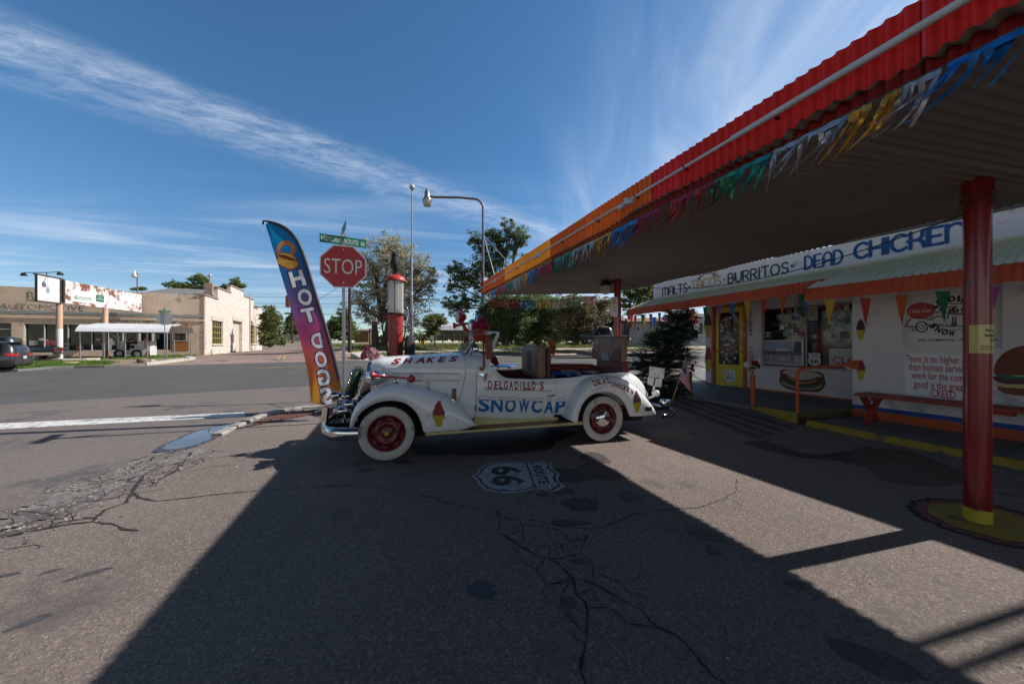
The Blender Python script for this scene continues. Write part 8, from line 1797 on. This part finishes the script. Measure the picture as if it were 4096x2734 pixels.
fp0 = tq(1230, 1015, .6); usflag('stars and stripes flag standing by a carport post across the road', tq(1243, 815, .6), tq(1230, 900, .6), tq(1262, 880, .6), tq(1240, 965, .6), [V((fp0.x, fp0.y, gz(fp0.x, fp0.y))), tq(1246, 812, .6)], group='small striped flags', wav=.08)

# minivan and pickups
def ring_car(st):
    x, w, zb, zbelt, ztop, wt = st; h = [(w*.90, zb), (w*.98, zb+.16), (w, zb+.38), (w*.985, zbelt), (wt+(w*.985-wt)*.12, ztop-.10), (wt*.90, ztop-.02), (wt*.5, ztop), (0, ztop+.008)]
    return [V((x, y, z)) for y, z in h]+[V((x, -y, z)) for y, z in reversed(h[:-1])]
def loft_car(st, glass_spans, M, parent, name='body'):
    a = MB(); rows = [ring_car(s) for s in st]; a.grid(rows, 0); n = 14; nr = len(rows[0])-1
    for i in range(len(rows)-1):
        for k in range(nr):
            if (i in glass_spans) and k in (3, nr-1-3): a.mi[i*nr+k] = 1
    a.add(rows[0], [tuple(range(len(rows[0])))], 0); a.add(rows[-1], [tuple(reversed(range(len(rows[0]))))], 0)
    return a.build(name, M, parent, local=True)
def car_wheel(par, x, y, r, w, rimm):
    s = 1 if y > 0 else -1; a = MB(); a.lathe([(r*.62, .0), (r*.92, .01), (r, -.03), (r, -w), (r*.8, -w-.02)], V((x, y, r)), (0, s, 0), 28); o = a.build('wheel', M_tyre, par, local=True); a = MB(); a.lathe([(0, -.03), (r*.15, -.02), (r*.5, -.05), (r*.62, .0)], V((x, y, r)), (0, s, 0), 20); a.build('rim', rimm, o, local=True)
M_gmeta = mat('dark_grey_car_paint', (.035, .036, .042), .25, metal=.4, var=.05, coat=.8); M_cglass = mat('dark_car_glass', (.01, .012, .014), .04, spec=.7, var=0); M_tail = mat('tail_light_red', (.40, .01, .015), .2, coat=.6); M_plastic = mat('black_plastic', (.02, .02, .022), .6)
mvp = gp(96, 1482); mang = RA+math.pi
mv = thing('parked_minivan', 'dark grey minivan parked at the far kerb, its rear showing', 'minivan', V((mvp.x, mvp.y, gz(mvp.x, mvp.y))), mang)
st = [(-.02, .80, .42, .95, 1.08, .62), (.03, .90, .33, 1.0, 1.30, .68), (.16, .95, .28, 1.02, 1.58, .70), (.42, .98, .26, 1.03, 1.74, .72), (1.0, .995, .25, 1.02, 1.77, .74), (2.4, 1.0, .25, 1.0, 1.76, .75), (3.2, 1.0, .25, .99, 1.66, .72), (3.9, .99, .25, .98, 1.12, .75), (4.6, .95, .27, .90, .98, .74), (5.0, .86, .30, .78, .84, .66), (5.15, .70, .36, .70, .74, .55)]
loft_car(st, (3, 4, 5, 6), [M_gmeta, M_cglass], mv)
a = MB(); a.grid([[V((.018-.004*abs(y)+.22*(z-1.0)/.55-.01, y*(1-.16*(z-1.05)/.5), z)) for y in (-.74, -.4, 0, .4, .74)] for z in (1.06, 1.3, 1.52)], 0); a.build('rear_window', M_cglass, mv, local=True)
a = MB(); a.box((.22, 0, 1.715), (.34, 1.3, .035)); a.build('roof_spoiler', M_gmeta, mv, local=True)
for s in (-1, 1):
    a = MB(); a.grid([[V((.0, s*.42, z0)), V((-.012, s*.7, z0)), V((.03, s*.90, z0)), V((.30, s*.985, z0+.02))] for z0 in (.92, 1.06)] if s < 0 else [[V((.0, s*.42, z0)), V((-.012, s*.7, z0)), V((.03, s*.90, z0)), V((.30, s*.985, z0+.02))] for z0 in (1.06, .92)], 0)
    for p in a.v: p.x -= .02
    a.build('tail_light', M_tail, mv, local=True)
a = MB(); a.box((-.045, .0, .82), (.012, .31, .16), mi=0); a.text('CZ3-4H7', V((-.0525, 0, .82)), V((0, -1, 0)), UP, fit=(.25, .06), mi=1, bold=.02); a.build('licence_plate', [M_swhite, M_sblue], mv, local=True)
a = MB(); a.box((.05, 0, .50), (.20, 1.74, .26)); a.build('rear_bumper', M_gmeta, mv, local=True, bevel=.05); a = MB(); a.box((-.055, 0, .44), (.015, 1.3, .03)); a.box((-.05, 0, .92), (.02, .8, .035)); a.build('chrome_strip', M_chrome, mv, local=True)
for x in (1.0, 4.1):
    for y in (.97, -.97): car_wheel(mv, x, y, .34, .22, M_galv)
def pickup(par, m1, m2, scale=1.):
    stc = [(.05, .94, .55, .95, 1.05, .85), (1.9, .97, .5, 1.02, 1.06, .88), (1.95, .97, .5, 1.05, 1.78, .68), (2.3, .98, .48, 1.06, 1.88, .72), (3.4, .98, .48, 1.06, 1.88, .72), (4.2, .97, .48, 1.06, 1.12, .82), (5.3, .95, .5, 1.02, 1.08, .82), (5.55, .88, .52, .92, .98, .78)]
    loft_car(stc, (3, 4), [m1, M_cglass], par)
    a = MB(); a.box((2.8, 0, .56), (5.3, 1.985, .22)); a.build('lower_panel', m2, par, local=True, bevel=.03)
    a = MB(); a.box((1.0, 0, 1.075), (1.7, 1.55, .03)); a.build('load_bed', M_plastic, par, local=True); a = MB(); a.box((-.03, 0, .58), (.14, 1.9, .18)); a.build('rear_bumper', M_chrome, par, local=True, bevel=.02)
    for s in (-1, 1): a = MB(); a.box((.02, s*.87, .88), (.06, .12, .30)); a.build('tail_light', M_tail, par, local=True)
    for s in (-1, 1): a = MB(); a.box((3.55, s*1.06, 1.15), (.12, .16, .16)); a.build('wing_mirror', m1, par, local=True, bevel=.02)
    for x in (1.15, 4.55):
        for y in (.97, -.97): car_wheel(par, x, y, .38, .25, M_galv)
pk0 = gp(238, 1441); pk = thing('parked_pickup', 'dark teal pickup truck with tan lower panels parked before the store', 'pickup', V((pk0.x, pk0.y, gz(pk0.x, pk0.y))), math.radians(221)); pickup(pk, mat('dark_teal_car_paint', (.012, .025, .032), .3, coat=.6), mat('tan_car_paint', (.30, .24, .19), .4, coat=.3))
# ------------------------------------------------------------ vegetation
M_bark = mat('bark', (.085, .062, .048), .95, var=.3, scale=5, bump=.8, bscale=20)
def leafmat(name, c, trans=.35): return mat(name, c, .65, var=.45, scale=.9, trans=trans, spec=.3)
L_olive = leafmat('olive_leaves', (.42, .40, .27), .55); L_dark = leafmat('dark_green_leaves', (.13, .175, .075), .52); L_mid = leafmat('green_leaves', (.16, .22, .08), .5); L_pale = leafmat('pale_green_leaves', (.19, .22, .09), .42); L_brown = leafmat('brown_green_leaves', (.25, .215, .125), .5)
def tree(name, label, zf, lobes, base, Y, leafm, n_leaf, leaf, cat='tree', group=None, trunk_r=.25, density=1., depthf=.8, bare=0., droop=0., split=1):
    q_ = Y/1365; sc_ = zf(1, 0)[0]-zf(0, 0)[0]
    b = ap(*zf(*base), Y); b = V((b.x, Y, b.z)); t = thing(name, label, cat, b, group=group)
    L_ = []; n_leaf = int(n_leaf*1.5)
    for (x, y, rx, ry) in lobes: c = ap(*zf(x, y), Y); L_.append((c, rx*sc_*q_*1.2, ry*sc_*q_*1.18))
    mid = sum((l[0] for l in L_), V((0, 0, 0)))/len(L_)
    a = MB(); fork = b.lerp(V((b.x*.6+mid.x*.4, Y, mid.z)), .42)
    for s_ in range(split):
        ox = (s_-(split-1)/2)*trunk_r*2.2
        a.tube([b+V((ox*.5, 0, -.2)), b.lerp(fork, .4)+V((ox*.8+rnd.uniform(-.2, .2)*trunk_r*3, 0, 0)), fork+V((ox*1.4, 0, 0))], [trunk_r*1.25/split**.4, trunk_r/split**.4, trunk_r*.75/split**.4], 9)
    tw = []; lf = MB(); tot = sum(l[1]*l[2] for l in L_)
    for (c, rx, ry) in L_:
        cc = c+V((0, rnd.uniform(-.6, .6)*rx*depthf, 0)); m1 = fork.lerp(cc, .5)+V((rnd.uniform(-.12, .12)*rx, rnd.uniform(-.2, .2)*rx, rnd.uniform(0, .25)*ry)); r0 = trunk_r*rnd.uniform(.35, .5)
        a.tube([fork, fork.lerp(m1, .5)+V((0, 0, .1*ry)), m1, cc], [r0, r0*.8, r0*.55, r0*.25], 6)
        nl = int(n_leaf*rx*ry/tot); nclump = max(5, int(nl/30*density)); 
        for k in range(nclump):
            while True:
                d = V((rnd.uniform(-1, 1), rnd.uniform(-1, 1), rnd.uniform(-1, 1)))
                if d.length <= 1: break
            d = d*(.35+.65*d.length)/max(.2, d.length)**.35 if rnd.random() < .6 else d
            if rnd.random() < .22: d = d*rnd.uniform(1.15, 1.55)
            p = cc+V((d.x*rx, d.y*rx*depthf, d.z*ry)); rad = rnd.uniform(.10, .30)*min(rx, ry)+leaf*.7; sqz = rnd.uniform(.35, 1)
            if rnd.random() < .55: a.tube([m1.lerp(cc, rnd.uniform(.2, 1)), cc.lerp(p, .6)+V((0, 0, .06*ry)), p], [r0*.22, r0*.13, r0*.04], 4)
            if rnd.random() < bare: continue
            for i in range(int(nl/nclump*rnd.uniform(.3, 1.7))):
                g = V((rnd.gauss(0, .5), rnd.gauss(0, .5), rnd.gauss(0, .42)*sqz))*rad; e = V((rnd.gauss(0, 1), rnd.gauss(0, 1), rnd.gauss(0, 1)-droop)).normalized(); s = e.orthogonal().normalized()
                an = rnd.uniform(0, 6.28); s = (s*math.cos(an)+e.cross(s)*math.sin(an))*leaf*.30; e = e*leaf*rnd.uniform(.7, 1.3)
                o_ = p+g; lf.add([o_-e*.5, o_+s, o_+e*.5, o_-s], [(0, 1, 2, 3)], 0)
    a.build('trunk', M_bark, t); lf.build('crown', leafm, t); return t
tree('olive_tree', 'big spreading olive-coloured tree behind the gas pump', z2, [(1090,560,150,90),(960,720,120,120),(1180,690,150,130),(1330,760,110,130),(1420,830,50,110),(1000,900,150,120),(1180,900,150,130),(1330,980,120,110),(930,1060,110,90),(1080,1090,150,100),(1260,1130,120,100),(1180,800,160,120),(860,1000,60,80)], (1010, 1345), 46, L_olive, 19000, .25, trunk_r=.62, split=2, bare=.16, droop=.4)
tree('tall_tree', 'tall dark tree with bare twigs rising beyond the canopy corner', z4c, [(780,130,80,60),(700,200,110,70),(860,250,90,70),(470,250,60,70),(520,330,70,60),(740,330,140,80),(640,430,110,90),(330,560,110,80),(420,640,120,80),(290,680,80,60),(250,860,70,80),(330,900,80,70),(400,800,110,60),(560,520,110,90),(560,700,90,60),(620,240,60,50),(900,200,60,60)], (760, 1230), 47, L_dark, 16000, .26, trunk_r=.42, bare=.22)
tree('thicket_tree', 'dense dark tree behind the red lamps of the car', z4c, [(640,960,90,100),(760,880,120,110),(720,1040,110,90),(850,990,120,110),(900,840,130,70),(640,1080,60,60),(830,1110,100,60),(700,1150,90,60),(860,1180,110,50),(620,1180,60,40),(575,1060,70,80),(560,1160,60,50),(560,930,60,60)], (760, 1235), 43, L_dark, 22000, .26, group='trees behind the white car', trunk_r=.34)
tree('thicket_tree', 'dense green tree seen above the beige front seat', z4c, [(980,920,120,120),(1080,830,140,80),(1120,980,120,120),(1010,1090,110,70),(1180,1090,100,60),(1200,880,110,90),(1000,1170,120,55),(1150,1180,120,50)], (1060, 1238), 47, L_mid, 20000, .26, group='trees behind the white car', trunk_r=.3, bare=.05)
tree('thicket_tree', 'thin brownish tree with bare branches above the rear seat', z4c, [(1330,920,110,110),(1420,850,110,80),(1480,960,110,110),(1340,1060,100,80),(1600,880,100,90),(1590,1000,90,80),(1480,1080,90,60),(1700,860,70,60),(1330,1160,130,55),(1480,1170,110,50),(1620,1120,80,60)], (1420, 1220), 44, L_brown, 15000, .25, group='trees behind the white car', trunk_r=.26, bare=.25)
tree('thicket_tree', 'broad scrubby tree behind the black pickup on the verge', z4c, [(1260,1000,120,120),(1240,1120,110,80),(1380,1130,110,70),(1640,960,120,90),(1560,1090,110,80),(1760,990,80,100),(1720,1110,100,70),(1480,1010,120,80)], (1500, 1225), 53, leafmat('grey_green_leaves', (.15, .17, .085), .5), 16000, .28, group='trees behind the white car', trunk_r=.3, bare=.12)
tree('tall_tree', 'open green tree between the red column and the awning', z4c, [(1920,740,70,60),(1990,800,70,70),(2060,720,70,50),(2120,800,50,70),(1880,860,50,60),(2110,690,40,40),(1960,680,60,40),(2250,760,120,80),(2050,900,60,60)], (1890, 1170), 40, L_mid, 7000, .24, trunk_r=.22, split=2, bare=.15)
tree('corner_tree', 'feathery green tree against the stone end of the store', z7c, [(800,420,80,80),(740,520,90,80),(860,560,90,90),(760,680,110,90),(860,720,100,100),(780,820,130,90),(870,870,130,80),(720,900,70,110),(900,960,160,60),(760,970,110,60)], (800, 1045), 50, L_pale, 11000, .26, trunk_r=.2, bare=.05)
tree('roof_tree', 'low tree crown showing over the store roof', zz1, [(1690,362,62,36),(1740,380,30,24),(1520,412,70,26),(1600,418,60,22),(1670,428,110,18),(1770,428,50,18)], (1690, 560), 75, L_mid, 5000, .36, trunk_r=.3, group='trees behind the store')
tree('roof_tree', 'small tree crown right behind the stepped parapet', zz1, [(2010,380,26,28),(2045,408,28,18),(1995,410,30,20),(1930,425,40,16)], (2010, 560), 78, L_mid, 2600, .36, trunk_r=.25, group='trees behind the store')
tree('roof_tree', 'tiny tree crown over the roof beside the roof lamp', zz1, [(1200,434,22,10),(1150,436,26,8)], (1190, 560), 80, L_mid, 900, .36, trunk_r=.2, group='trees behind the store')
tree('bush', 'dark conifer-like tree behind the flag and utility pole', z7c, [(1230,560,60,80),(1200,650,90,70),(1260,700,80,80),(1190,760,110,60),(1150,800,130,50)], (1220, 960), 72, L_dark, 5000, .34, trunk_r=.2)
tree('bush', 'green bush beyond the perforated stop sign post', z2, [(650,1190,60,50),(700,1160,60,45),(760,1190,60,60),(720,1240,90,45),(640,1240,60,35)], (700, 1290), 56, L_mid, 6000, .28, trunk_r=.14)
tree('bush', 'thin bare-topped sapling between the post and the gas pump', z2, [(720,1060,36,60),(700,1120,34,50),(750,1120,30,50)], (725, 1290), 52, L_dark, 1500, .24, trunk_r=.08, bare=.2)
tree('bush', 'rounded bush beside the low grey shed', z2, [(1450,1140,70,45),(1400,1160,50,45),(1420,1225,50,45),(1500,1150,40,30)], (1425, 1300), 58, L_pale, 5000, .28, trunk_r=.12)
tree('bush', 'low green bush behind the christmas tree', z44, [(1220,1050,70,70),(1180,1100,60,60),(1290,980,50,50)], (1220, 1190), 36, L_pale, 2600, .16, trunk_r=.06)
# far tree line
a = MB()
for (x0, x1, yb, ht, Y, mi) in ((900, 1330, 1352, 34, 130, 0), (1300, 1560, 1352, 26, 140, 1), (1560, 2000, 1352, 30, 120, 0), (2000, 2860, 1356, 60, 70, 1), (-200, 900, 1350, 16, 150, 0)):
    for k in range(int((x1-x0)*5)):
        px = rnd.uniform(x0, x1); h = ht*(.55+.45*math.sin(px*.05)+.35*math.sin(px*.13+1)+.2*math.sin(px*.31)); h = max(5, h); py = yb+8-h*rnd.random()**.8
        p = ap(px, py, Y+rnd.uniform(-3, 3)); s = Y*.0042*rnd.uniform(.6, 1.3); e = V((rnd.gauss(0, 1), rnd.gauss(0, 1), rnd.gauss(0, 1))).normalized(); f_ = e.orthogonal()*.6
        a.add([p-e*s, p+f_*s, p+e*s, p-f_*s], [(0, 1, 2, 3)], mi)
tag(a.build('distant_woods', [L_dark, L_mid]), kind='stuff')
# grass and weeds
M_gr1 = leafmat('fresh_grass', (.12, .20, .035), .3); M_gr2 = leafmat('dry_weeds', (.22, .21, .09), .3)
a = MB()
def tuft(mb, p, h, n, mi, w=.02, sp=.12):
    for k in range(n):
        q_ = p+V((rnd.uniform(-sp, sp), rnd.uniform(-sp, sp), 0)); d = V((rnd.uniform(-.4, .4), rnd.uniform(-.4, .4), 1)).normalized()*h*rnd.uniform(.5, 1.2); s = V((rnd.uniform(-1, 1), rnd.uniform(-1, 1), 0)).normalized()*w
        mb.add([q_-s, q_+s, q_+d], [(0, 1, 2)], mi)
def patch(poly, n, h, mi, w=.03, nb=7):
    x0, x1 = min(p.x for p in poly), max(p.x for p in poly); y0, y1 = min(p.y for p in poly), max(p.y for p in poly); c = 0; tr_ = 0
    while c < n and tr_ < n*30:
        tr_ += 1; x, y = rnd.uniform(x0, x1), rnd.uniform(y0, y1); ins = False
        for i in range(len(poly)):
            A_, B2 = poly[i], poly[i-1]
            if (A_.y > y) != (B2.y > y) and x < (B2.x-A_.x)*(y-A_.y)/(B2.y-A_.y)+A_.x: ins = not ins
        if not ins: continue
        g_ = .5+.5*math.sin(x*1.3+2*math.sin(y*.7)); 
        if rnd.random() > .35+.65*g_: continue
        c += 1; tuft(a, V((x, y, gz(x, y)-.02)), h*rnd.uniform(.5, 1.3), nb, mi, w, .25)
patch([z1(-100, 1120), z1(200, 1118), z1(640, 1100), z1(880, 1098), z1(1000, 1060), z1(700, 1055), z1(-100, 1068)], 1500, .14, 0)
patch([z1(280, 1040), z1(1300, 1035), z1(1560, 1018), z1(1700, 1004), z1(1500, 1004), z1(900, 1018), z1(280, 1028)], 900, .16, 0)
patch([z1(1750, 1000), z1(1990, 972), z1(2120, 962), z1(2240, 935), z1(2200, 925), z1(1990, 955), z1(1750, 988)], 700, .2, 0)
patch([rm(6.4, 44), rm(60, 44), rm(60, 58), rm(6.4, 58)], 5200, .34, 1, .05)
patch([rm(6.4, 38.9), rm(70, 38.9), rm(70, 42), rm(6.4, 42)], 1300, .16, 0, .04)
patch([rm(6.8, 46), rm(70, 46), rm(70, 75), rm(6.8, 75)], 3600, .42, 0, .06)
patch([rm(-9, 62), rm(-6.8, 62), rm(-6.8, 110), rm(-20, 110)], 500, .6, 1, .06)
a.build('grass', [M_gr1, M_gr2]); tag(bpy.data.objects['grass'], kind='stuff')
# rocks by the far kerb
for (x, y, r, lb, c_) in ((1222, 1062, .42, 'brown boulder lying near the pale far kerb', (.22, .15, .11)), (1296, 1060, .28, 'small pale rock lying beside the brown boulder', (.42, .34, .28)), (612, 1073, .55, 'flat tan stone lying in the grass strip', (.50, .32, .19))):
    p = gp(*zz1(x, y)); a = MB(); n = 12; rows = []
    for i in range(7):
        ph = math.pi*(i/6-.5); rows.append([V((p.x+r*math.cos(ph)*math.cos(2*math.pi*k/n)*(1+.15*math.sin(k*2.3+i)), p.y+.7*r*math.cos(ph)*math.sin(2*math.pi*k/n), gz(p.x, p.y)+(.5 if r != .55 else .14)*r*(math.sin(ph)+.5)+.04*math.sin(k*3+i*2)*r)) for k in range(n)])
    a.grid(rows, 0, closed=True); solo(a, 'rock', mat('rock', c_, .9, var=.3, scale=4, bump=.6, bscale=12), lb, 'rock', group='rocks across the road')
# utility poles, wires
M_pole = mat('creosote_pole', (.045, .030, .024), .9, var=.3, scale=2, stretch=(4, 4, .5))
def upole(px, yb, yt, Y, r, lb): b = ap(px, yb, Y); a = MB(); a.tube([b-UP*.3, ap(px, yt, Y)], [r, r*.8], 10); t = thing('utility_pole', lb, 'pole', b); a.build('pole', M_pole, t); return t
u1 = upole(1399, 1398, 1060, 38, .19, 'dark wooden utility pole behind the stop sign post'); u2 = upole(1168, 1366, 1190, 60, .20, 'distant utility pole with transformer half hidden by the flag')
a = MB(); c_ = ap(*z7c(1150, 250), 59.6); a.tube([c_-UP*1.0, c_+UP*1.0], .55, 12); a.build('transformer', mat('rusty_transformer', (.20, .06, .04), .7), u2); a = MB(); a.obox(ap(*z7c(1070, 476), 59.5), V((5.2, 0, 0)), V((0, .2, 0)), UP*.28); a.build('crossarm', M_pole, u2)
for i, (pts) in enumerate([[(-150, 500), (1150, 462), (2700, 492)], [(-100, 140), (1140, 118), (2700, 128)], [(-100, 160), (2700, 168)], [(-100, 282), (2700, 300)], [(-100, 345), (2700, 352)], [(1610, 260), (2010, 10)]]):
    a = MB(); a.tube([ap(*z7c(*p), 60 if i < 5 else 40) for p in pts], .022 if i else .035, 4); solo(a, 'power_line', M_black, ['heavy dark cable running from the distant utility pole', 'thin power line across the sky, topmost of the parallel set', 'thin power line just under the topmost wire', 'thin power line midway down the parallel set', 'thin power line, lowest of the parallel set', 'short slanting wire from the flag to the stop sign'][i], 'power line', group='overhead wires')
# houses, sheds, fences beyond
def house(label, px0, px1, yb, ye, yr, Y, wm, rm_, depth=6., over=.3, name='house', cat='house', group=None, wins=()):
    p0, p1 = ap(px0, yb, Y), ap(px1, yb, Y); ze, zr_ = ap(px0, ye, Y).z, ap(px0, yr, Y).z; t = thing(name, label, cat, V((p0.x, Y, p0.z)), group=group)
    a = MB(); a.obox(V((p0.x, Y, p0.z-.5)), V((p1.x-p0.x, 0, 0)), V((0, depth, 0)), UP*(ze-p0.z+.5)); a.build('wall', wm, t)
    a = MB(); o = over; x0, x1 = p0.x-o, p1.x+o; pr_ = [V((x0, Y-o, ze)), V((x1, Y-o, ze)), V((x1, Y+depth/2, zr_)), V((x0, Y+depth/2, zr_)), V((x0, Y+depth+o, ze)), V((x1, Y+depth+o, ze))]; a.add(pr_+[p+UP*.12 for p in pr_], [(0, 3, 2, 1), (3, 4, 5, 2), (6, 7, 8, 9), (9, 8, 11, 10), (0, 1, 7, 6), (0, 6, 9, 3), (1, 2, 8, 7), (3, 9, 10, 4), (2, 5, 11, 8)]); a.add([V((p0.x, Y+.01, ze)), V((p0.x, Y+depth/2, zr_)), V((p0.x, Y+depth, ze))], [(0, 1, 2)]); a.build('roof', rm_, t)
    for (xa, ya, xb, yb_) in wins:
        q0_, q1_ = ap(xa, ya, Y), ap(xb, yb_, Y); a = MB(); a.obox(V((q0_.x, Y-.05, q1_.z)), V((q1_.x-q0_.x, 0, 0)), V((0, .04, 0)), UP*(q0_.z-q1_.z), 0); a.obox(V((q0_.x+.1, Y-.07, q1_.z+.1)), V((q1_.x-q0_.x-.2, 0, 0)), V((0, .03, 0)), UP*(q0_.z-q1_.z-.2), 1); a.build('window', [M_alum, M_sglass], t)
    return t
M_gwall = mat('grey_house_wall', (.34, .35, .36), .85, var=.08); M_rroof = mat('brown_roof', (.18, .12, .09), .9); M_croof = mat('rusty_corrugated_roof', (.42, .40, .38), .5, metal=.3, dirt=((.30, .15, .08), .35, 1.)); M_blk = mat('grey_block_wall', (.22, .21, .20), .9, var=.15); M_lb = mat('pale_blue_wall', (.42, .50, .55), .8)
x0, y0 = z2(1468, 1260); x1, _ = z2(1720, 1260); house('low grey block shed with rusty corrugated roof in the field', x0, x1, y0, z2(0, 1220)[1], z2(0, 1180)[1], 62, M_blk, M_croof, 7, .5, 'shed', 'shed', 'sheds in the field')
x0, y0 = z2(1500, 1215); x1, _ = z2(1600, 1215); house('pale gabled shed roof behind the grey block shed', x0, x1+20, y0, z2(0, 1195)[1], z2(0, 1160)[1], 74, M_lb, mat('pale_metal_roof', (.5, .5, .5), .5), 8, .4, 'shed', 'shed', 'sheds in the field')
x0, y0 = z7c(1775, 905); x1, _ = z7c(1890, 905); house('pale blue house beside the flag edge', x0-14, x1+4, y0, z7c(0, 760)[1], z7c(0, 715)[1], 80, M_lb, M_alu, 8, .3, wins=((z7c(1800, 820)[0], z7c(0, 820)[1], z7c(1815, 0)[0], z7c(0, 862)[1]),))
x0, y0 = z2(820, 1290); x1, _ = z2(930, 1290); house('small brown shed under the olive tree', x0, x1, y0, z2(0, 1225)[1], z2(0, 1208)[1], 66, mat('brown_shed_wall', (.20, .14, .10), .9), M_rroof, 5, .3, 'shed', 'shed', 'sheds in the field')
x0, y0 = z44(735, 1195); x1, _ = z44(1840, 1195); house('long grey house behind the pale picket fence', x0, x1, y0, z44(0, 850)[1], z44(0, 742)[1], 44, M_gwall, M_rroof, 8, .5, wins=((z44(872, 0)[0], z44(0, 918)[1], z44(940, 0)[0], z44(0, 1002)[1]),))
x0, y0 = z44(1845, 1190); x1, _ = z44(2240, 1190); hh2 = house('whitewashed house with dark painted trees beside the snack bar pier', x0, x1, y0, z44(0, 735)[1], z44(0, 650)[1], 41, mat('lilac_white_wall', (.50, .49, .54), .8), M_rroof, 8, .5, wins=((z44(1985, 0)[0], z44(0, 842)[1], z44(2075, 0)[0], z44(0, 1062)[1]),))
a = MB()
for k in range(9): x = 1858+14*k; p, q_ = ap(*z44(x, 1120), 40.94), ap(*z44(x+rnd.uniform(-4, 4), 800), 40.94); a.tube([p, q_], .05, 4)
a.build('painted_trees', M_under, hh2)
a = MB(); c_ = ap(*z44(1947, 920), 40.9); a.prism([(.32*math.cos(t*.4), .40*math.sin(t*.4)) for t in range(16)], c_, V((1, 0, 0)), UP, V((0, -.03, 0)), 0); a.text('66', c_+V((0, -.04, -.02)), V((1, 0, 0)), UP, fit=(.34, .26), mi=1, bold=.03); a.build('route_disc', [M_swhite, M_signred], hh2)
pf_ = thing('picket_fence', 'pale upright picket fence before the long grey house', 'fence', ap(*z44(740, 1200), 42)); a = MB()
for k in range(52): x = 735+7.2*k; p = ap(*z44(x, 1205), 42); a.obox(p, V((.033, 0, 0)), V((0, .02, 0)), UP*(ap(*z44(x, 1022+3*math.sin(k)), 42).z-p.z), 0)
a.build('pickets', mat('pale_picket', (.40, .41, .42), .8, var=.2, scale=3), pf_); a = MB()
for y in (1060, 1160): a.obox(ap(*z44(735, y), 42.05), V((2.56, 0, 0)), V((0, .06, 0)), UP*.12)
a.build('rail', M_gwall, pf_)
p2 = ap(*z44(700, 1215), 38); pk2 = thing('parked_pickup', 'black pickup truck parked on the verge behind the rear seat', 'pickup', V((p2.x, p2.y, ap(*z44(400, 1232), 38).z)), math.radians(184)); pickup(pk2, mat('black_car_paint', (.012, .013, .016), .25, coat=.8), M_plastic); pk2.scale = (.98, 1, .98)
cl_ = thing('chain_link_fence', 'grey wire fence with steel posts behind the corner tree', 'fence', ap(*z7c(1000, 975), 64)); a = MB(); xs0, xs1 = ap(*z7c(960, 975), 64), ap(*z7c(1420, 975), 64); ztp = ap(*z7c(0, 845), 64).z
for k in range(9): p = xs0.lerp(xs1, k/8); a.tube([p-UP*.2, V((p.x, p.y, ztp+(.4 if k == 3 else 0)))], .05, 6)
a.tube([V((xs0.x, 64, ztp)), V((xs1.x, 64, ztp))], .04, 6); a.build('posts', M_galv, cl_); a = MB()
for k in range(150): x = xs0.x+(xs1.x-xs0.x)*k/150; a.tube([V((x, 64, xs0.z-.1)), V((x, 64, ztp))], .012, 4, caps=False)
a.build('mesh', M_galv, cl_)
fpst = thing('field_fence', 'dark wooden fence posts with thin rails in the weedy field', 'fence', ap(*z2(1240, 1330), 48)); 
a = MB(); prev = None
for x, yt, yb in ((940,1200,1345),(1240,1255,1300),(1330,1235,1300),(1450,1228,1350),(1512,1230,1300),(1590,1230,1300),(1640,1235,1300)):
    Y_ = 48; a.tube([ap(*z2(x, yb), Y_)-UP*.2, ap(*z2(x, yt), Y_)], .11, 6)
for y in (1262, 1285): a.tube([ap(*z2(1240, y), 48.1), ap(*z2(1660, y), 48.1)], .025, 4)
a.build('posts', M_pole, fpst)
bs = thing('notice_board', 'small white notice board standing in the field', 'sign', ap(*z2(1428, 1320), 47)); a = MB(); p0, p1 = ap(*z2(1414, 1256), 47), ap(*z2(1442, 1290), 47); a.obox(V((p0.x, 47, p1.z)), V((p1.x-p0.x, 0, 0)), V((0, .05, 0)), UP*(p0.z-p1.z)); a.build('board', M_swhite, bs); a = MB()
for x in (1418, 1438): a.tube([ap(*z2(x, 1325), 47.1), ap(*z2(x, 1256), 47.1)], .04, 5)
a.build('leg', M_dark, bs)
yb_ = thing('yellow_cabinet', 'small yellow cabinet beside clutter in the field', 'cabinet', ap(*z2(1355, 1322), 50)); a = MB(); p0, p1 = ap(*z2(1340, 1284), 50), ap(*z2(1368, 1322), 50); a.obox(V((p0.x, 50, p1.z)), V((p1.x-p0.x, 0, 0)), V((0, .8, 0)), UP*(p0.z-p1.z)); a.build('box', mat('yellow_cabinet_paint', (.50, .30, .02), .6), yb_, bevel=.03); a = MB(); a.obox(V((p0.x+.1, 49.96, p1.z+.5)), V((.7, 0, 0)), V((0, .03, 0)), UP*.25); a.build('label_plate', M_under, yb_)
# loading ramp slab on the far kerb
a = MB(); q0_, q1_, q2_, q3_ = gp(*z2(790, 1432)), gp(*z2(900, 1448)), gp(*z2(1080, 1432)), gp(*z2(960, 1410)); 
tp_ = [V((p.x, p.y, gz(p.x, p.y)+h)) for p, h in ((q0_, .5), (q1_, .02), (q2_, .02), (q3_, .5))]; bt_ = [V((p.x, p.y, gz(p.x, p.y)-.05)) for p in (q0_, q1_, q2_, q3_)]
a.add(tp_+bt_, [(0, 1, 2, 3), (0, 4, 5, 1), (1, 5, 6, 2), (2, 6, 7, 3), (3, 7, 4, 0)]); solo(a, 'concrete_ramp', M_conc, 'pale sloping concrete slab lying on the far verge', 'slab')
